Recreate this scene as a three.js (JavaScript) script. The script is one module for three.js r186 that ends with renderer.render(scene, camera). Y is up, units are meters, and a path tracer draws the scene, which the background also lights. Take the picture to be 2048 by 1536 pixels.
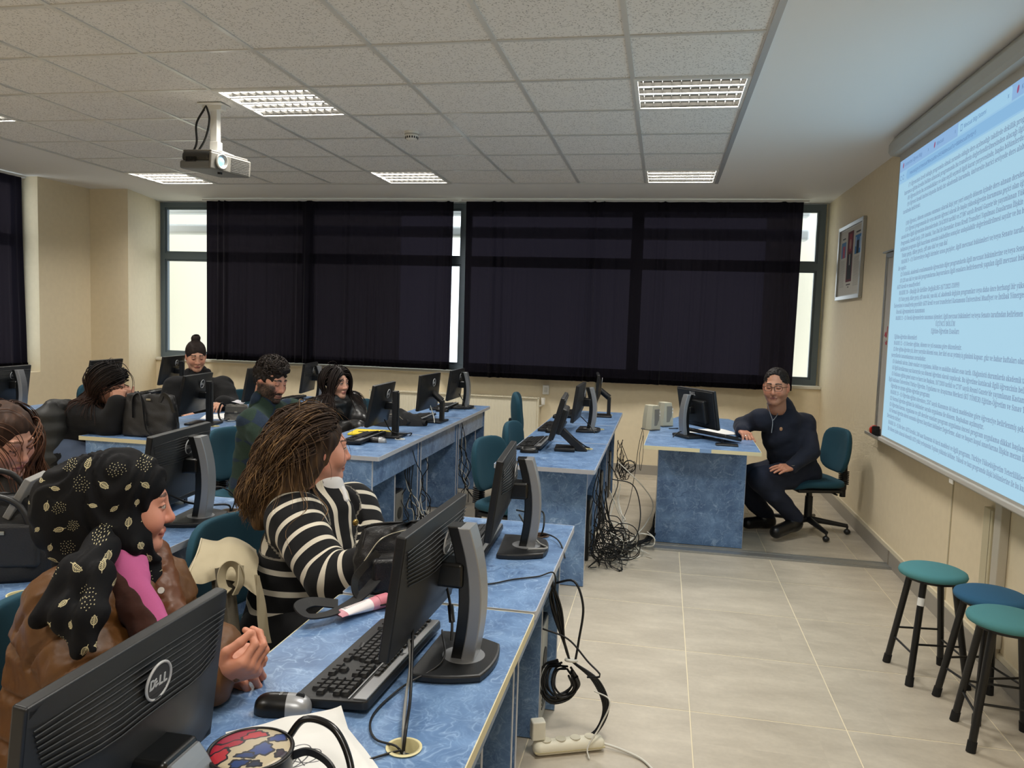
import * as THREE from 'three';
import { mergeGeometries } from 'three/addons/utils/BufferGeometryUtils.js';
import { RoundedBoxGeometry } from 'three/addons/geometries/RoundedBoxGeometry.js';
import { RectAreaLightUniformsLib } from 'three/addons/lights/RectAreaLightUniformsLib.js';
import { FontLoader } from 'three/addons/loaders/FontLoader.js';
import { TextGeometry } from 'three/addons/geometries/TextGeometry.js';

// ---------------------------------------------------------------- camera, sky, exposure
const scene = new THREE.Scene();
const camera = new THREE.PerspectiveCamera(2 * Math.atan(768 / 1562) * 180 / Math.PI, 2048 / 1536, 0.05, 200);
camera.position.set(0, 1.55, 0);
camera.rotation.set(-0.0798, 0.1893, 0.0319, 'YXZ');
const renderer = new THREE.WebGLRenderer({ antialias: true });
renderer.toneMapping = THREE.LinearToneMapping;
renderer.toneMappingExposure = 1.0;
renderer.shadowMap.enabled = true;
RectAreaLightUniformsLib.init();
scene.background = new THREE.Color().setRGB(0.86, 0.95, 1.0);     // bright overcast sky
scene.backgroundIntensity = 2.4;
const LAMP_RADIANCE = 74.0, LAMP_COLOUR = new THREE.Color().setRGB(1.0, 0.96, 0.89);
const SCREEN_RADIANCE = 0.42;

// ---------------------------------------------------------------- helpers
let seed = 12345;
const rnd = () => { seed = (seed * 1664525 + 1013904223) >>> 0; return seed / 4294967296; };
const rr = (a, b) => a + (b - a) * rnd();
const V = (x, y, z) => new THREE.Vector3(x, y, z);
const clamp = (x, a, b) => x < a ? a : x > b ? b : x;
const mix = (a, b, t) => a + (b - a) * t;
const sstep = (a, b, x) => { const t = clamp((x - a) / (b - a), 0, 1); return t * t * (3 - 2 * t); };
const C = (hex) => new THREE.Color(hex);
const used = new Map();
function numbered(name) { const n = used.get(name) || 0; used.set(name, n + 1); return n ? name + '_' + String(n).padStart(3, '0') : name; }
function mesh(name, geo, mat, parent) {
  const m = new THREE.Mesh(geo, mat);
  m.castShadow = m.receiveShadow = true;
  m.name = parent ? name : numbered(name);
  (parent || scene).add(m);
  return m;
}
function tag(o, label, category, group, kind) {
  o.userData.label = label; if (category) o.userData.category = category;
  if (group) o.userData.group = group; if (kind) o.userData.kind = kind;
  return o;
}
function struct(name, geo, mat, parent) { const m = mesh(name, geo, mat, parent); if (!parent) m.userData.kind = 'structure'; return m; }
function thing(name, label, category, [x, y, z] = [0, 0, 0], turn = 0, group) {
  const g = new THREE.Group(); g.name = numbered(name); g.position.set(x, y, z); g.rotation.y = turn; scene.add(g);
  return tag(g, label, category, group);
}
function dup(src, label, [x, y, z], turn = 0) {
  const c = src.clone(); c.userData = { ...src.userData }; c.name = numbered(src.name.replace(/_\d{3}$/, '')); scene.add(c);
  c.position.set(x, y, z); c.rotation.y = turn; if (label) c.userData.label = label;
  return c;
}
// uv in metres from the dominant axis of each normal
function muv(g, s = 1, ox = 0, oy = 0) {
  const p = g.attributes.position, n = g.attributes.normal, uv = new Float32Array(p.count * 2);
  for (let i = 0; i < p.count; i++) {
    const ax = Math.abs(n.getX(i)), ay = Math.abs(n.getY(i)), az = Math.abs(n.getZ(i));
    let u, v;
    if (ay >= ax && ay >= az) { u = p.getX(i); v = p.getZ(i); } else if (ax >= az) { u = p.getZ(i); v = p.getY(i); } else { u = p.getX(i); v = p.getY(i); }
    uv[2 * i] = u * s + ox; uv[2 * i + 1] = v * s + oy;
  }
  g.setAttribute('uv', new THREE.BufferAttribute(uv, 2)); return g;
}
const box = (w, h, d, x = 0, y = 0, z = 0) => muv(new THREE.BoxGeometry(w, h, d).translate(x, y, z));
const rbox = (w, h, d, r, x = 0, y = 0, z = 0, seg = 2) => muv(new RoundedBoxGeometry(w, h, d, seg, Math.min(r, w / 2.01, h / 2.01, d / 2.01)).translate(x, y, z));
const bx = (x0, x1, y0, y1, z0, z1) => box(x1 - x0, y1 - y0, z1 - z0, (x0 + x1) / 2, (y0 + y1) / 2, (z0 + z1) / 2);
const cyl = (r0, r1, h, x = 0, y = 0, z = 0, seg = 20) => new THREE.CylinderGeometry(r1, r0, h, seg).translate(x, y, z);   // r0 bottom, r1 top
const lathe = (pts, seg = 24) => new THREE.LatheGeometry(pts.map(([r, y]) => new THREE.Vector2(r, y)), seg);
const tube = (pts, r, seg, rad = 6, closed = false) => new THREE.TubeGeometry(new THREE.CatmullRomCurve3(pts.map((p) => p.isVector3 ? p : V(...p)), closed, 'centripetal'), seg || Math.max(6, pts.length * 5), r, rad, closed);
function rod(a, b, r0, r1 = r0, seg = 10) {           // a straight bar between two points
  a = a.isVector3 ? a : V(...a); b = b.isVector3 ? b : V(...b);
  const d = b.clone().sub(a), g = new THREE.CylinderGeometry(r1, r0, d.length(), seg);
  g.applyQuaternion(new THREE.Quaternion().setFromUnitVectors(V(0, 1, 0), d.clone().normalize())); g.translate((a.x + b.x) / 2, (a.y + b.y) / 2, (a.z + b.z) / 2); return g;
}
function merge(list) {
  const out = list.map((g) => {
    let q = g.index ? g.toNonIndexed() : g.clone();
    if (!q.attributes.normal) q.computeVertexNormals();
    if (!q.attributes.uv) q.setAttribute('uv', new THREE.BufferAttribute(new Float32Array(q.attributes.position.count * 2), 2));
    for (const k of Object.keys(q.attributes)) if (!['position', 'normal', 'uv', 'color'].includes(k)) q.deleteAttribute(k);
    return q;
  });
  if (!out.every((g) => g.attributes.color)) out.forEach((g) => g.deleteAttribute('color'));
  return mergeGeometries(out);
}
function shapeXY(pts, holes = []) {
  const s = new THREE.Shape(pts.map(([x, y]) => new THREE.Vector2(x, y)));
  for (const h of holes) s.holes.push(h);
  return s;
}
function rrect(w, h, r, cx = 0, cy = 0) {
  const s = new THREE.Shape(), x = cx - w / 2, y = cy - h / 2;
  s.moveTo(x + r, y); s.lineTo(x + w - r, y); s.quadraticCurveTo(x + w, y, x + w, y + r); s.lineTo(x + w, y + h - r); s.quadraticCurveTo(x + w, y + h, x + w - r, y + h);
  s.lineTo(x + r, y + h); s.quadraticCurveTo(x, y + h, x, y + h - r); s.lineTo(x, y + r); s.quadraticCurveTo(x, y, x + r, y); return s;
}
const extrude = (shape, depth, bevel = 0, seg = 8) => new THREE.ExtrudeGeometry(shape, { depth, bevelEnabled: bevel > 0, bevelThickness: bevel, bevelSize: bevel, bevelOffset: -bevel, bevelSegments: 2, curveSegments: seg });
// a surface from a function (u, v) -> [x, y, z]
function sheet(fn, nu, nv, uvs = [1, 1], closeU = false) {
  const pos = [], uv = [], idx = [];
  for (let j = 0; j <= nv; j++) for (let i = 0; i <= nu; i++) { const q = fn(i / nu, j / nv); pos.push(...(q.isVector3 ? q.toArray() : q)); uv.push(i / nu * uvs[0], j / nv * uvs[1]); }
  for (let j = 0; j < nv; j++) for (let i = 0; i < nu; i++) { const a = j * (nu + 1) + i, b = a + 1, c = a + nu + 1, d = c + 1; idx.push(a, b, d, a, d, c); }
  const g = new THREE.BufferGeometry(); g.setAttribute('position', new THREE.Float32BufferAttribute(pos, 3)); g.setAttribute('uv', new THREE.Float32BufferAttribute(uv, 2)); g.setIndex(idx); g.computeVertexNormals();
  return g;
}
// ---------------------------------------------------------------- noise
const H2 = (x, y, s = 0) => { let h = (Math.imul(x | 0, 374761393) + Math.imul(y | 0, 668265263) + Math.imul(s | 0, 2147483647 ^ 0x5bd1e995)) | 0; h = Math.imul(h ^ (h >>> 13), 1274126177); h ^= h >>> 16; return (h >>> 0) / 4294967296; };
const GT = new Float64Array(8192); for (let i = 0; i < 4096; i++) { const a = H2(i, 3, 11) * 6.2832; GT[2 * i] = Math.cos(a); GT[2 * i + 1] = Math.sin(a); }
function pn(x, y, per, s = 0) {                       // periodic gradient noise, about -1 .. 1
  const xi = Math.floor(x), yi = Math.floor(y), fx = x - xi, fy = y - yi;
  let x0 = xi % per, y0 = yi % per; if (x0 < 0) x0 += per; if (y0 < 0) y0 += per;
  const x1 = x0 + 1 === per ? 0 : x0 + 1, y1 = y0 + 1 === per ? 0 : y0 + 1, s9 = s * 1013;
  const k = (i, j) => { let h = Math.imul(i * 73 + s9 + 1, 0x27d4eb2d) ^ Math.imul(j * 151 + 7, 0x165667b1); h ^= h >>> 15; h = Math.imul(h, 0x2c1b3c6d); h ^= h >>> 12; h = Math.imul(h, 0x297a2d39); h ^= h >>> 15; return (h >>> 20) << 1; };
  const a = k(x0, y0), b = k(x1, y0), c = k(x0, y1), d = k(x1, y1), u = fx * fx * fx * (fx * (fx * 6 - 15) + 10), v = fy * fy * fy * (fy * (fy * 6 - 15) + 10);
  const n0 = GT[a] * fx + GT[a + 1] * fy, n1 = GT[b] * (fx - 1) + GT[b + 1] * fy, n2 = GT[c] * fx + GT[c + 1] * (fy - 1), n4 = GT[d] * (fx - 1) + GT[d + 1] * (fy - 1);
  return 1.5 * (n0 + (n1 - n0) * u + (n2 - n0 + (n0 - n1 - n2 + n4) * u) * v);
}
const fbm = (x, y, per, oct, s = 0) => { let a = 0, k = 0.5, f = 1; for (let i = 0; i < oct; i++) { a += k * pn(x * f, y * f, per * f, s + i * 17); k *= 0.5; f *= 2; } return a; };
function n3(x, y, z) {                                // value noise in space, -1 .. 1
  const xi = Math.floor(x), yi = Math.floor(y), zi = Math.floor(z), fx = x - xi, fy = y - yi, fz = z - zi, w = (t) => t * t * (3 - 2 * t);
  const g = (i, j, k) => H2(xi + i + (zi + k) * 57, yi + j + (zi + k) * 131, 7) * 2 - 1, u = w(fx), v = w(fy);
  return mix(mix(mix(g(0, 0, 0), g(1, 0, 0), u), mix(g(0, 1, 0), g(1, 1, 0), u), v), mix(mix(g(0, 0, 1), g(1, 0, 1), u), mix(g(0, 1, 1), g(1, 1, 1), u), v), w(fz));
}
function tex(w, h, fn, rx = 1, ry = rx) {             // fn(u, v) -> sRGB 0..255
  const d = new Uint8Array(w * h * 4);
  for (let j = 0; j < h; j++) for (let i = 0; i < w; i++) { const c = fn(i / w, j / h), k = 4 * (j * w + i); d[k] = clamp(c[0], 0, 255); d[k + 1] = clamp(c[1], 0, 255); d[k + 2] = clamp(c[2], 0, 255); d[k + 3] = 255; }
  const t = new THREE.DataTexture(d, w, h); t.colorSpace = THREE.SRGBColorSpace; t.wrapS = t.wrapT = THREE.RepeatWrapping; t.magFilter = THREE.LinearFilter; t.minFilter = THREE.LinearMipmapLinearFilter; t.generateMipmaps = true; t.repeat.set(rx, ry); t.needsUpdate = true; return t;
}
function canvasTex(w, h, draw, srgb = true) {
  const c = document.createElement('canvas'); c.width = w; c.height = h; draw(c.getContext('2d'), w, h);
  const t = new THREE.CanvasTexture(c); if (srgb) t.colorSpace = THREE.SRGBColorSpace; t.wrapS = t.wrapT = THREE.RepeatWrapping; t.magFilter = THREE.LinearFilter; return t;
}
const greyTex = (w, h, fn, rx = 1) => { const t = tex(w, h, (u, v) => { const g = fn(u, v) * 255; return [g, g, g]; }, rx); t.colorSpace = THREE.NoColorSpace; return t; };
const std = (c, roughness = 0.6, o = {}) => new THREE.MeshStandardMaterial({ color: typeof c === 'number' || typeof c === 'string' ? C(c) : c, roughness, ...o });
const phys = (c, roughness = 0.6, o = {}) => new THREE.MeshPhysicalMaterial({ color: typeof c === 'number' || typeof c === 'string' ? C(c) : c, roughness, ...o });

// ---------------------------------------------------------------- materials
const mixc = (a, b, t) => [mix(a[0], b[0], t), mix(a[1], b[1], t), mix(a[2], b[2], t)];
const marbleTex = tex(1024, 1024, (u, v) => {
  const wx = u * 14 + 0.8 * fbm(u * 12, v * 12, 12, 3, 3), wy = v * 14 + 0.8 * fbm(u * 12, v * 12, 12, 3, 31);
  let c = mixc([80, 109, 150], [120, 153, 195], clamp(0.5 + 1.0 * fbm(u * 9, v * 9, 9, 4, 9), 0, 1));
  const a = Math.abs(fbm(wx, wy, 14, 3, 51)), b = Math.abs(fbm(wx * 2 + 3, wy * 2, 28, 3, 77)), d = Math.abs(fbm(wx * 0.5 + 9, wy * 0.5, 7, 4, 90)), e = Math.abs(fbm(wx * 4, wy * 4 + 5, 56, 2, 23)), m = clamp(0.5 + 1.9 * fbm(u * 6, v * 6, 6, 2, 5), 0, 1);
  c = mixc(c, [190, 212, 236], 0.72 * Math.exp(-a * 46) * (0.15 + 0.85 * m));
  c = mixc(c, [176, 202, 232], 0.6 * Math.exp(-b * 34) * (0.12 + 0.88 * clamp(0.4 + fbm(u * 10, v * 10, 10, 2, 15) * 2, 0, 1)));
  c = mixc(c, [160, 188, 222], 0.45 * Math.exp(-e * 22) * (1.1 - m));
  c = mixc(c, [44, 66, 104], 0.75 * Math.exp(-d * 50) * clamp(fbm(u * 4, v * 4, 4, 2, 65) * 2.4, 0, 1));
  return c;
});
const marble = phys(0xffffff, 0.36, { map: marbleTex, specularIntensity: 0.8 });
const edgePale = std(0xb9bcc4, 0.5);                    // pale edge banding
const edgeWorn = std(0xd6cda8, 0.6);
const wallTex = tex(256, 256, (u, v) => { const n = fbm(u * 40, v * 40, 40, 3, 4) * 5 + fbm(u * 4, v * 4, 4, 3, 41) * 4; return [230 + n, 215 + n, 184 + n]; }, 0.5);
const wallMat = std(0xffffff, 0.78, { map: wallTex });
const ceilWhite = std(0xeae8e4, 0.85);
const tileTex = canvasTex(512, 512, (g, w, h) => {
  g.fillStyle = '#e9e6e1'; g.fillRect(0, 0, w, h); let s = 5; const r = () => (s = (s * 16807) % 2147483647) / 2147483647;
  for (let i = 0; i < 9000; i++) { const k = 215 + r() * 30 | 0; g.fillStyle = `rgba(${k},${k - 2},${k - 6},0.5)`; g.fillRect(r() * w, r() * h, 1 + r() * 2, 1 + r() * 2); }
  for (let i = 0; i < 1500; i++) { g.strokeStyle = `rgba(95,90,84,${0.35 + r() * 0.5})`; g.lineWidth = 0.8 + r() * 1.3; const x = r() * w, y = r() * h, a = r() * 6.28; g.beginPath(); g.moveTo(x, y); g.quadraticCurveTo(x + 5 * Math.cos(a), y + 5 * Math.sin(a), x + 7 * Math.cos(a + 1.1), y + 7 * Math.sin(a + 1.1)); g.stroke(); }
});
const tileMat = std(0xffffff, 0.95, { map: tileTex });
const railMat = std(0xd9d8d4, 0.28, { metalness: 0.15 });
const floorTex = tex(1024, 1024, (u, v) => {
  const a = fbm(u * 4 + 0.3 * fbm(u * 6, v * 6, 6, 2, 8), v * 9, 36, 5, 2), b = fbm(u * 60, v * 60, 60, 2, 12), d = fbm(u * 9, v * 22, 198, 3, 44);
  const k = a * 20 + b * 6 + Math.max(0, d) * 14; return [184 + k, 174 + k, 157 + k * 0.95];
});
const floorMat = phys(0xffffff, 0.42, { map: floorTex });
const groutMat = std(0xe2d6ba, 0.9);
const skirtMat = phys(0x9c968c, 0.4);
const blackPlastic = phys(0x17181a, 0.42), blackRib = phys(0x222427, 0.5), satinBlack = phys(0x0e0f10, 0.3), darkGrey = phys(0x2b2d30, 0.5);
const silver = phys(0x9a9c9f, 0.38, { metalness: 0.55 });
const cableBlack = std(0x0c0c0d, 0.5), cableGrey = std(0x8a8a86, 0.5), cableWhite = std(0xdad7cc, 0.5);
const whitePlastic = phys(0xe6e3da, 0.45);
const metalPaint = std(0xdcdbd5, 0.45);
const fabricTeal = phys(0x194657, 0.9, { sheen: 0.3, sheenColor: C(0x55808c), sheenRoughness: 0.6, bumpMap: greyTex(128, 128, (u, v) => 0.5 + 0.5 * Math.sin(u * 402) * Math.sin(v * 402), 6), bumpScale: 0.0006 });
const paperMat = std(0xeeeeec, 0.8);
const alum = phys(0xa9aaa8, 0.35, { metalness: 0.7 });
const frameGrey = phys(0x66747f, 0.4, { metalness: 0.15 });
const glassMat = new THREE.MeshPhysicalMaterial({ color: 0xffffff, roughness: 0.0, transmission: 1, thickness: 0, ior: 1.45 });
// ================================================================ the room
const X0 = -6.1, X1 = 1.56, ZB = -8.2, ZN = 3.2, HC = 2.82;
// floor: a screed with one mesh per tile
const floor = struct('floor', bx(X0 - 0.3, X1 + 0.2, -0.12, -0.0015, ZB - 0.3, ZN + 0.1), groutMat);
{
  const vars = [0, 1, 2, 3, 4, 5].map((k) => { const g = new RoundedBoxGeometry(0.5955, 0.012, 0.5935, 1, 0.001).translate(0, -0.006, 0); muv(g, 1 / 1.2, k * 0.37, k * 0.61); return g; });
  for (let i = -13; i <= 3; i++) for (let j = -6; j <= 13; j++) {
    const cx = 0.174 - 0.3 + 0.6 * i, cz = -4.94 + 0.3 + 0.6 * j;
    if (cz > 1.3 || cx < X0 - 0.2 || cx - 0.298 > X1) continue;
    let g = vars[(i * 7 + j * 3 + 91) % 6];
    const lo = cx - 0.298, hi = Math.min(cx + 0.298, X1), zl = Math.max(cz - 0.298, ZB);
    if (hi < cx + 0.297 || zl > cz - 0.297) { g = muv(bx(lo - cx, hi - cx, -0.012, 0, zl - cz, 0.298), 1 / 1.2, i * 0.3, j * 0.2); }
    const t = struct('tile', g, floorMat, floor); t.position.set(cx, 0, cz);
  }
}
// back wall with one long window opening
const WX0 = -5.86, WX1 = 1.535, WY0 = 1.0, WY1 = HC - 0.01, ZW = -8.35;
struct('wall_back', merge([bx(X0 - 0.2, X1 + 0.2, 0, WY0 - 0.03, ZB - 0.3, ZB), bx(X0 - 0.2, WX0, WY0 - 0.03, HC, ZB - 0.3, ZB), bx(WX1, X1 + 0.2, WY0 - 0.03, HC, ZB - 0.3, ZW - 0.06)]), wallMat);
struct('wall_right', bx(X1, X1 + 0.2, 0, HC + 0.2, ZB - 0.3, ZN), wallMat);
struct('wall_near', bx(X0 - 0.2, X1 + 0.2, 0, HC + 0.2, ZN, ZN + 0.2), wallMat);
// left wall: a pier, a window bay further towards the viewer, then wall
const LW0 = -6.76, LW1 = -2.6;
struct('wall_left', merge([bx(X0 - 0.3, X0, 0, HC, ZB - 0.3, LW0), bx(X0 - 0.3, X0, 0, 0.9, LW0, LW1), bx(X0 - 0.3, X0, 0, HC, LW1, ZN)]), wallMat);
{ // corner column
  const s = shapeXY([[X0, 7.47], [-5.64, 7.47], [-5.83, -ZB], [X0, -ZB]]);
  struct('wall_column', muv(new THREE.ExtrudeGeometry(s, { depth: HC, bevelEnabled: false }).rotateX(-Math.PI / 2)), wallMat);
}
struct('trim_1', rbox(WX1 - WX0 + 0.05, 0.03, 0.2, 0.006, (WX0 + WX1) / 2, WY0 - 0.015, ZB - 0.08), std(0xd8d2c2, 0.5));   // window sill
// skirtings
{
  const b1 = struct('baseboard_right', bx(X1 - 0.016, X1, 0, 0.1, ZB, -5.53), skirtMat);
  struct('skirting_tile', bx(X1 - 0.016, X1, 0, 0.1, -5.5, -2.9), skirtMat, b1);
  struct('skirting_tile', bx(X1 - 0.016, X1, 0, 0.1, -2.895, ZN), skirtMat, b1);
  struct('cap', bx(X1 - 0.012, X1, 0.1, 0.125, ZB, ZN), std(0xd9cfb6, 0.7), b1);
  struct('baseboard_back', bx(X0, X1 - 0.016, 0, 0.1, ZB, ZB + 0.016), skirtMat);
}
// floor joint strip in front of the teacher's desk
{
  const t = tag(struct('trim_2', bx(-0.12, X1 - 0.016, 0, 0.009, -5.56, -5.42), alum), 'flat metal joint strip across the floor tiles'); delete t.userData.category;
  struct('groove', bx(-0.12, X1 - 0.016, 0.009, 0.014, -5.55, -5.535), alum, t); struct('groove', bx(-0.12, X1 - 0.016, 0.009, 0.014, -5.445, -5.43), alum, t);
}
// ceiling: plaster margin round a field of mineral-fibre tiles hung in rails
const GX1 = 0.3814, GZ0 = -7.1834, TS = 0.6, NC = 9, NR = 16, GX0 = GX1 - NC * TS, GZ1 = GZ0 + NR * TS;
const ceiling = struct('ceiling', merge([
  bx(X0 - 0.2, X1 + 0.2, HC, HC + 0.1, ZB - 0.3, GZ0), bx(X0 - 0.2, X1 + 0.2, HC, HC + 0.1, GZ1, ZN + 0.2),
  bx(X0 - 0.2, GX0, HC, HC + 0.1, GZ0, GZ1), bx(GX1, X1 + 0.2, HC, HC + 0.1, GZ0, GZ1), bx(X0 - 0.2, X1 + 0.2, HC + 0.2, HC + 0.25, ZB - 0.3, ZN + 0.2)]), ceilWhite);
const lampCells = []; for (const c of [0, 4, 8]) for (const r of [0, 4, 8, 12]) lampCells.push([c, r]);
{
  const vars = [0, 1, 2, 3].map((k) => { const g = muv(new THREE.BoxGeometry(0.592, 0.014, 0.592), 1 / 0.6); g.rotateY(k * Math.PI / 2); return g; });
  for (let c = 0; c < NC; c++) for (let r = 0; r < NR; r++) {
    if (lampCells.some(([a, b]) => a === c && b === r)) continue;
    const t = struct('ceiling_tile', vars[(c * 5 + r * 3) % 4], tileMat, ceiling); t.position.set(GX1 - (c + 0.5) * TS, HC + 0.011, GZ0 + (r + 0.5) * TS);
  }
  for (let c = 0; c <= NC; c++) struct('ceiling_rail', box(0.024, 0.006, NR * TS, GX1 - c * TS, HC + 0.001, GZ0 + NR * TS / 2), railMat, ceiling);
  for (let r = 0; r <= NR; r++) struct('ceiling_rail', box(NC * TS, 0.005, 0.024, GX0 + NC * TS / 2, HC + 0.0012, GZ0 + r * TS), railMat, ceiling);
  struct('edge_angle', box(0.03, 0.012, NR * TS, GX1 + 0.012, HC - 0.003, GZ0 + NR * TS / 2), std(0xd9dadb, 0.2, { metalness: 0.3 }), ceiling);
  struct('edge_angle', box(NC * TS, 0.008, 0.02, GX0 + NC * TS / 2, HC - 0.001, GZ0 - 0.008), railMat, ceiling);
  struct('edge_angle', box(0.02, 0.008, NR * TS, GX0 - 0.008, HC - 0.001, GZ0 + NR * TS / 2), railMat, ceiling);
}
// recessed louvre lamps
{
  const tubeGlow = new THREE.MeshStandardMaterial({ color: 0xffffff, emissive: LAMP_COLOUR.clone(), emissiveIntensity: 2.2, roughness: 0.4 });
  const refl = phys(0x373633, 0.3, { metalness: 0.2 }), lw = std(0xe8e6e0, 0.35);
  let first = null, n = 0;
  for (const [c, r] of lampCells) {
    const p = [GX1 - (c + 0.5) * TS, HC, GZ0 + (r + 0.5) * TS];
    const where = { '0,0': 'over the teacher desk beside the curtained window', '0,4': 'above the aisle before the teacher desk', '4,0': 'near the middle of the curtained window', '4,4': 'beside the projector mount', '8,0': 'behind the projector near the window corner', '8,4': 'at the tile field edge by the side wall' }[c + ',' + r] || 'behind the seats, towards the rear wall';
    const lab = 'recessed square louvre ceiling lamp ' + where;
    if (first) dup(first, lab, p);
    else {
      const t = first = thing('ceiling_lamp', lab, 'lamp', p, 0, 'recessed louvre lamps');
      mesh('housing', merge([bx(-0.296, 0.296, 0.075, 0.085, -0.296, 0.296), bx(-0.296, -0.29, 0, 0.08, -0.296, 0.296), bx(0.29, 0.296, 0, 0.08, -0.296, 0.296), bx(-0.29, 0.29, 0, 0.08, -0.296, -0.29), bx(-0.29, 0.29, 0, 0.08, 0.29, 0.296)]), lw, t);
      mesh('frame', merge([bx(-0.296, 0.296, -0.004, 0.004, -0.296, -0.262), bx(-0.296, 0.296, -0.004, 0.004, 0.262, 0.296), bx(-0.296, -0.276, -0.004, 0.004, -0.262, 0.262), bx(0.276, 0.296, -0.004, 0.004, -0.262, 0.262)]), lw, t);
      for (let k = 0; k < 4; k++) {
        const z = -0.1965 + k * 0.131;
        mesh('tube', cyl(0.013, 0.013, 0.545, 0, 0, 0, 12).rotateZ(Math.PI / 2).translate(0, 0.045, z), tubeGlow, t);
        mesh('reflector', sheet((u, v) => [mix(-0.275, 0.275, u), 0.072 - 0.066 * Math.pow(Math.abs(2 * v - 1), 1.6), z + (v - 0.5) * 0.108], 2, 10), refl, t);
        const bl = []; for (let i = 0; i < 11; i++) { const x = -0.25 + i * 0.05; bl.push(new THREE.BoxGeometry(0.0015, 0.035, 0.095).translate(x, 0.018, z)); }
        mesh('cross_blades', merge(bl), refl, t).userData.kind = 'stuff';
        if (k) mesh('divider', box(0.55, 0.006, 0.022, 0, 0.003, z - 0.0655), lw, t);
      }
    }
    for (let k = 0; k < 4; k++) { const z = p[2] - 0.1965 + k * 0.131, L = new THREE.RectAreaLight(LAMP_COLOUR, LAMP_RADIANCE, 0.54, 0.08); L.position.set(p[0], HC + 0.024, z); L.lookAt(p[0], 0, z); L.castShadow = true; L.name = 'lamp_light_' + n++; scene.add(L); }
  }
}
// ================================================================ windows, outside, curtains
function windowUnit(name, w, h, nx, ty, gaps) {       // local: x along, y up, z outwards negative
  const g = new THREE.Group(); g.name = name; g.userData.kind = 'structure'; scene.add(g);
  const F = 0.058, D = 0.07;
  mesh('window_frame', merge([bx(0, w, 0, F, -D, 0), bx(0, w, h - F, h, -D, 0), bx(0, F, F, h - F, -D, 0), bx(w - F, w, F, h - F, -D, 0)]), frameGrey, g);
  const pw = w / nx;
  for (let i = 1; i < nx; i++) mesh('mullion', bx(i * pw - 0.04, i * pw + 0.04, F, h - F, -D, 0.005), frameGrey, g);
  for (let i = 0; i < nx; i++) {
    const a = i * pw + (i ? 0.04 : F), b = (i + 1) * pw - (i < nx - 1 ? 0.04 : F);
    mesh('transom', bx(a, b, ty - 0.035, ty + 0.035, -D, 0.003), frameGrey, g);
    for (const [y0, y1] of [[F, ty - 0.035], [ty + 0.035, h - F]]) {
      const s = 0.022;
      mesh('sash', merge([bx(a, b, y0, y0 + s, -0.055, -0.015), bx(a, b, y1 - s, y1, -0.055, -0.015), bx(a, a + s, y0 + s, y1 - s, -0.055, -0.015), bx(b - s, b, y0 + s, y1 - s, -0.055, -0.015)]), frameGrey, g);
      mesh('pane', new THREE.PlaneGeometry(b - a - 2 * s, y1 - y0 - 2 * s).translate((a + b) / 2, (y0 + y1) / 2, -0.035), glassMat, g);
    }
  }
  return g;
}
{
  const w = windowUnit('window_1', WX1 - WX0, WY1 - WY0, 4, 1.19); w.position.set(WX0, WY0, ZW + 0.02); tag(w, 'long grey framed window behind the dark curtains');
  const l = windowUnit('window_2', LW1 - LW0, HC - 0.92, 3, 1.28); l.position.set(X0 - 0.18, 0.91, LW1); l.rotation.y = Math.PI / 2; tag(l, 'grey framed side window behind the dark side curtain');
}
{ // outside: ground, cream wings of the same building, horizontal sun blades
  const cream = std(0xe9e2cd, 0.85);
  struct('outside_ground', bx(-30, 20, -3.2, -3.0, -40, ZB - 0.4), std(0x9a9a92, 0.9));
  tag(struct('wall_wing', merge([bx(-9.2, -6.95, -3, 7, -20, ZB - 1.2), bx(-6.95, -6.75, -3, 7, -11.2, ZB - 0.3)]), cream), 'cream rendered building wing outside the window');
  tag(struct('wall_pier', bx(1.46, 2.6, -3, 7, -12.5, ZB - 1.4), cream), 'cream rendered pier outside the window');
  for (const y of [2.82, 2.57]) tag(mesh('sun_blade', rbox(8.2, 0.115, 0.2, 0.03, -2.62, y, -8.95), std(0xe4e8ea, 0.5)), y > 2.7 ? 'upper white horizontal sun blade outside the window' : 'lower white horizontal sun blade outside the window', 'sun blade', 'white sun blades outside the window');
}
const curtainMat = new THREE.MeshPhysicalMaterial({ color: new THREE.Color().setRGB(0.0115, 0.0095, 0.0138), roughness: 0.72, transmission: 0.8, thickness: 0, ior: 1.15, specularIntensity: 0.25, side: THREE.DoubleSide, bumpMap: greyTex(128, 128, (u, v) => 0.5 + 0.3 * Math.sin(v * 402) + 0.2 * H2(u * 128, v * 128), 8), bumpScale: 0.0008 });
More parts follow.
